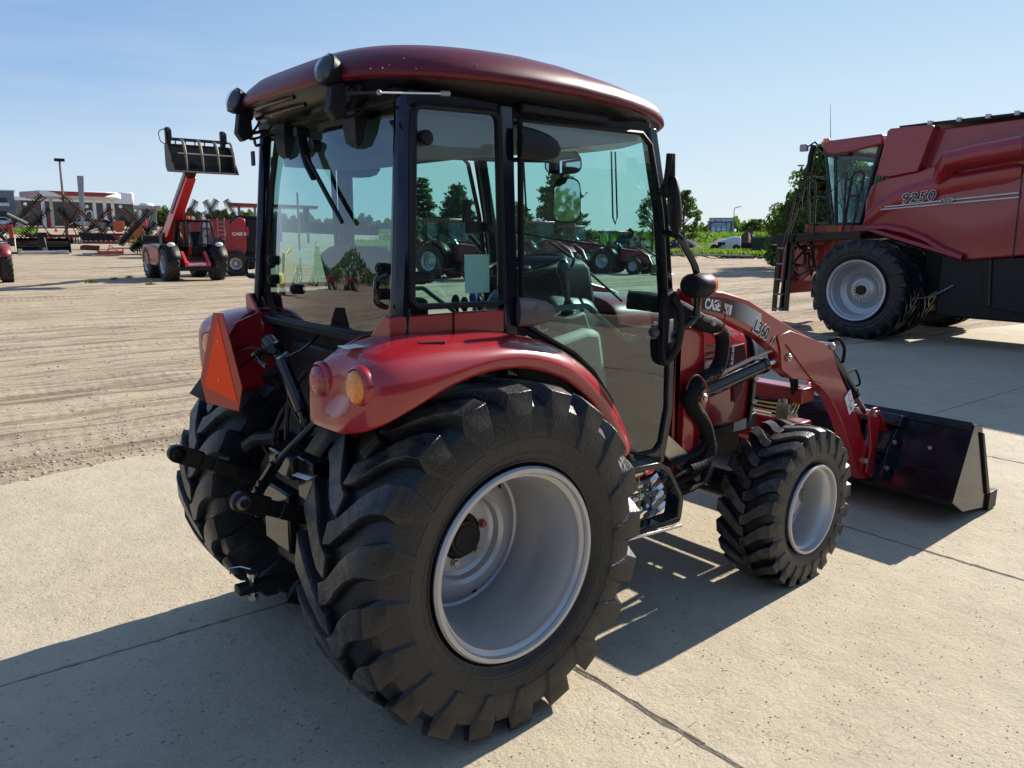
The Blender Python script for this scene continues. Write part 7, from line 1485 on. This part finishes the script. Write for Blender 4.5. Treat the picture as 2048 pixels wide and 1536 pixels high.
# implements behind the parked row
s_ = Site(1190, 60); t_ = s_.thing('grain_header', 'long low dark red header with pale frame rails behind the parked tractors', 'header'); Q = s_.xz
MB().prism([Q(1150, 498), Q(1270, 500), Q(1272, 512), Q(1150, 514)], 1, 0, 1.2).out('table', mat('dark_red', (.16, .012, .015), .4), t_, bevel=.04)
m_ = MB(); 
for k in range(8): x, z = Q(1155+k*15, 492); m_.tube([(x, 0, z), (x+.9, .3, z+.15), (x+.9, .8, z-.3)], .04, 5)
m_.tube([(Q(1150, 494)[0], 0, Q(1150, 494)[1]), (Q(1270, 496)[0], 0, Q(1270, 496)[1])], .05, 6).out('reel', GREY, t_)

# ================================================================ BEHIND THE CAMERA'S LEFT: what the rear glass mirrors
EX = thing('mini_excavator', 'yellow mini excavator mirrored in the tractor rear window', 'excavator', (-4.4, 23.0, 0), rad(205))
EX.scale = (.85,)*3
MB().box(-.9, .9, -.75, -.40, 0, .42).box(-.9, .9, .40, .75, 0, .42).out('track', RUBFAR, EX, bevel=.15)
MB().loft([[(x, y, z) for x, y in ((-1., -.7), (.8, -.7), (.8, .7), (-1., .7))] for z in (.5, 1.15)]).out('upper_body', YEL, EX, bevel=.12); MB().box(-.1, .75, -.6, .3, 1.15, 2.2).out('cab', BLK, EX, bevel=.08); MB().box(-.15, .8, -.65, .35, 2.2, 2.3).out('cab_roof', YEL, EX, bevel=.05)
MB().tube([(.8, .4, .9), (1.5, .4, 2.3), (2.4, .4, 2.6)], .13, 8).tube([(2.4, .4, 2.6), (3.3, .4, 1.2)], .10, 8).out('boom', YEL, EX); MB().prism([(3.2, 1.3), (3.5, .8), (3.2, .4), (2.9, .6)], 1, .15, .65).out('bucket', BLKM, EX, bevel=.03)
for k, (x, y, tn, lb) in enumerate(((-27, 38, 20, 'red tractor far behind, mirrored in the rear glass, left'), (-17, 44, 30, 'red tractor mirrored beside the yellow excavator'), (-32, 35, 10, 'red tractor mirrored at the right of the rear glass'), (-22, 41, 40, 'red tractor mirrored lowest in the rear glass'))): dup(U0, (x, y, 0), rad(tn), lb, 1.)
def mfn(rg):
    a = rg.uniform(rad(115), rad(250)); d = rg.uniform(70, 90); x, y = CAM[0]+d*math.cos(a), CAM[1]+d*math.sin(a); return (x, y, .5+rg.random()**.7*(3.5+2*math.sin(a*23)))
mass('rear_treeline', 14000, mfn, .55, LEAF, 'belt of trees behind the viewpoint, mirrored in the glass', 'tree belt', seed=12)

# the dealership workshop behind the viewer's right shoulder: only its image in the door glass is seen
WK = thing('workshop_building', 'dark workshop building behind the viewpoint, mirrored in the cab door glass', 'building', (9, -17, 0))
DKW = mat('dark_cladding', (.035, .034, .033), .8, 0, 0, .2, .8)
MB().box(-16, 16, 4.2, -4, 0, 3.6).out('wall', DKW, WK); MB().prism([(-4.3, 3.6), (4.5, 3.6), (4.5, 3.75), (0, 4.9), (-4.3, 3.75)], 0, -16.3, 16.3).out('roof', mat('grey_roof', (.12, .12, .12), .6), WK)
for x in (-11, -4, 3, 10): MB().box(x-2, x+2, 4.2, 4.26, 0, 3.1).out('overhead_door', mat('door_panel_grey', (.10, .10, .10), .6), WK)
for x in (-14.4, -7.5, -.5, 6.5, 13.5): MB().box(x-.5, x+.5, 4.2, 4.25, 1.2, 2.3).out('window', BLK, WK)
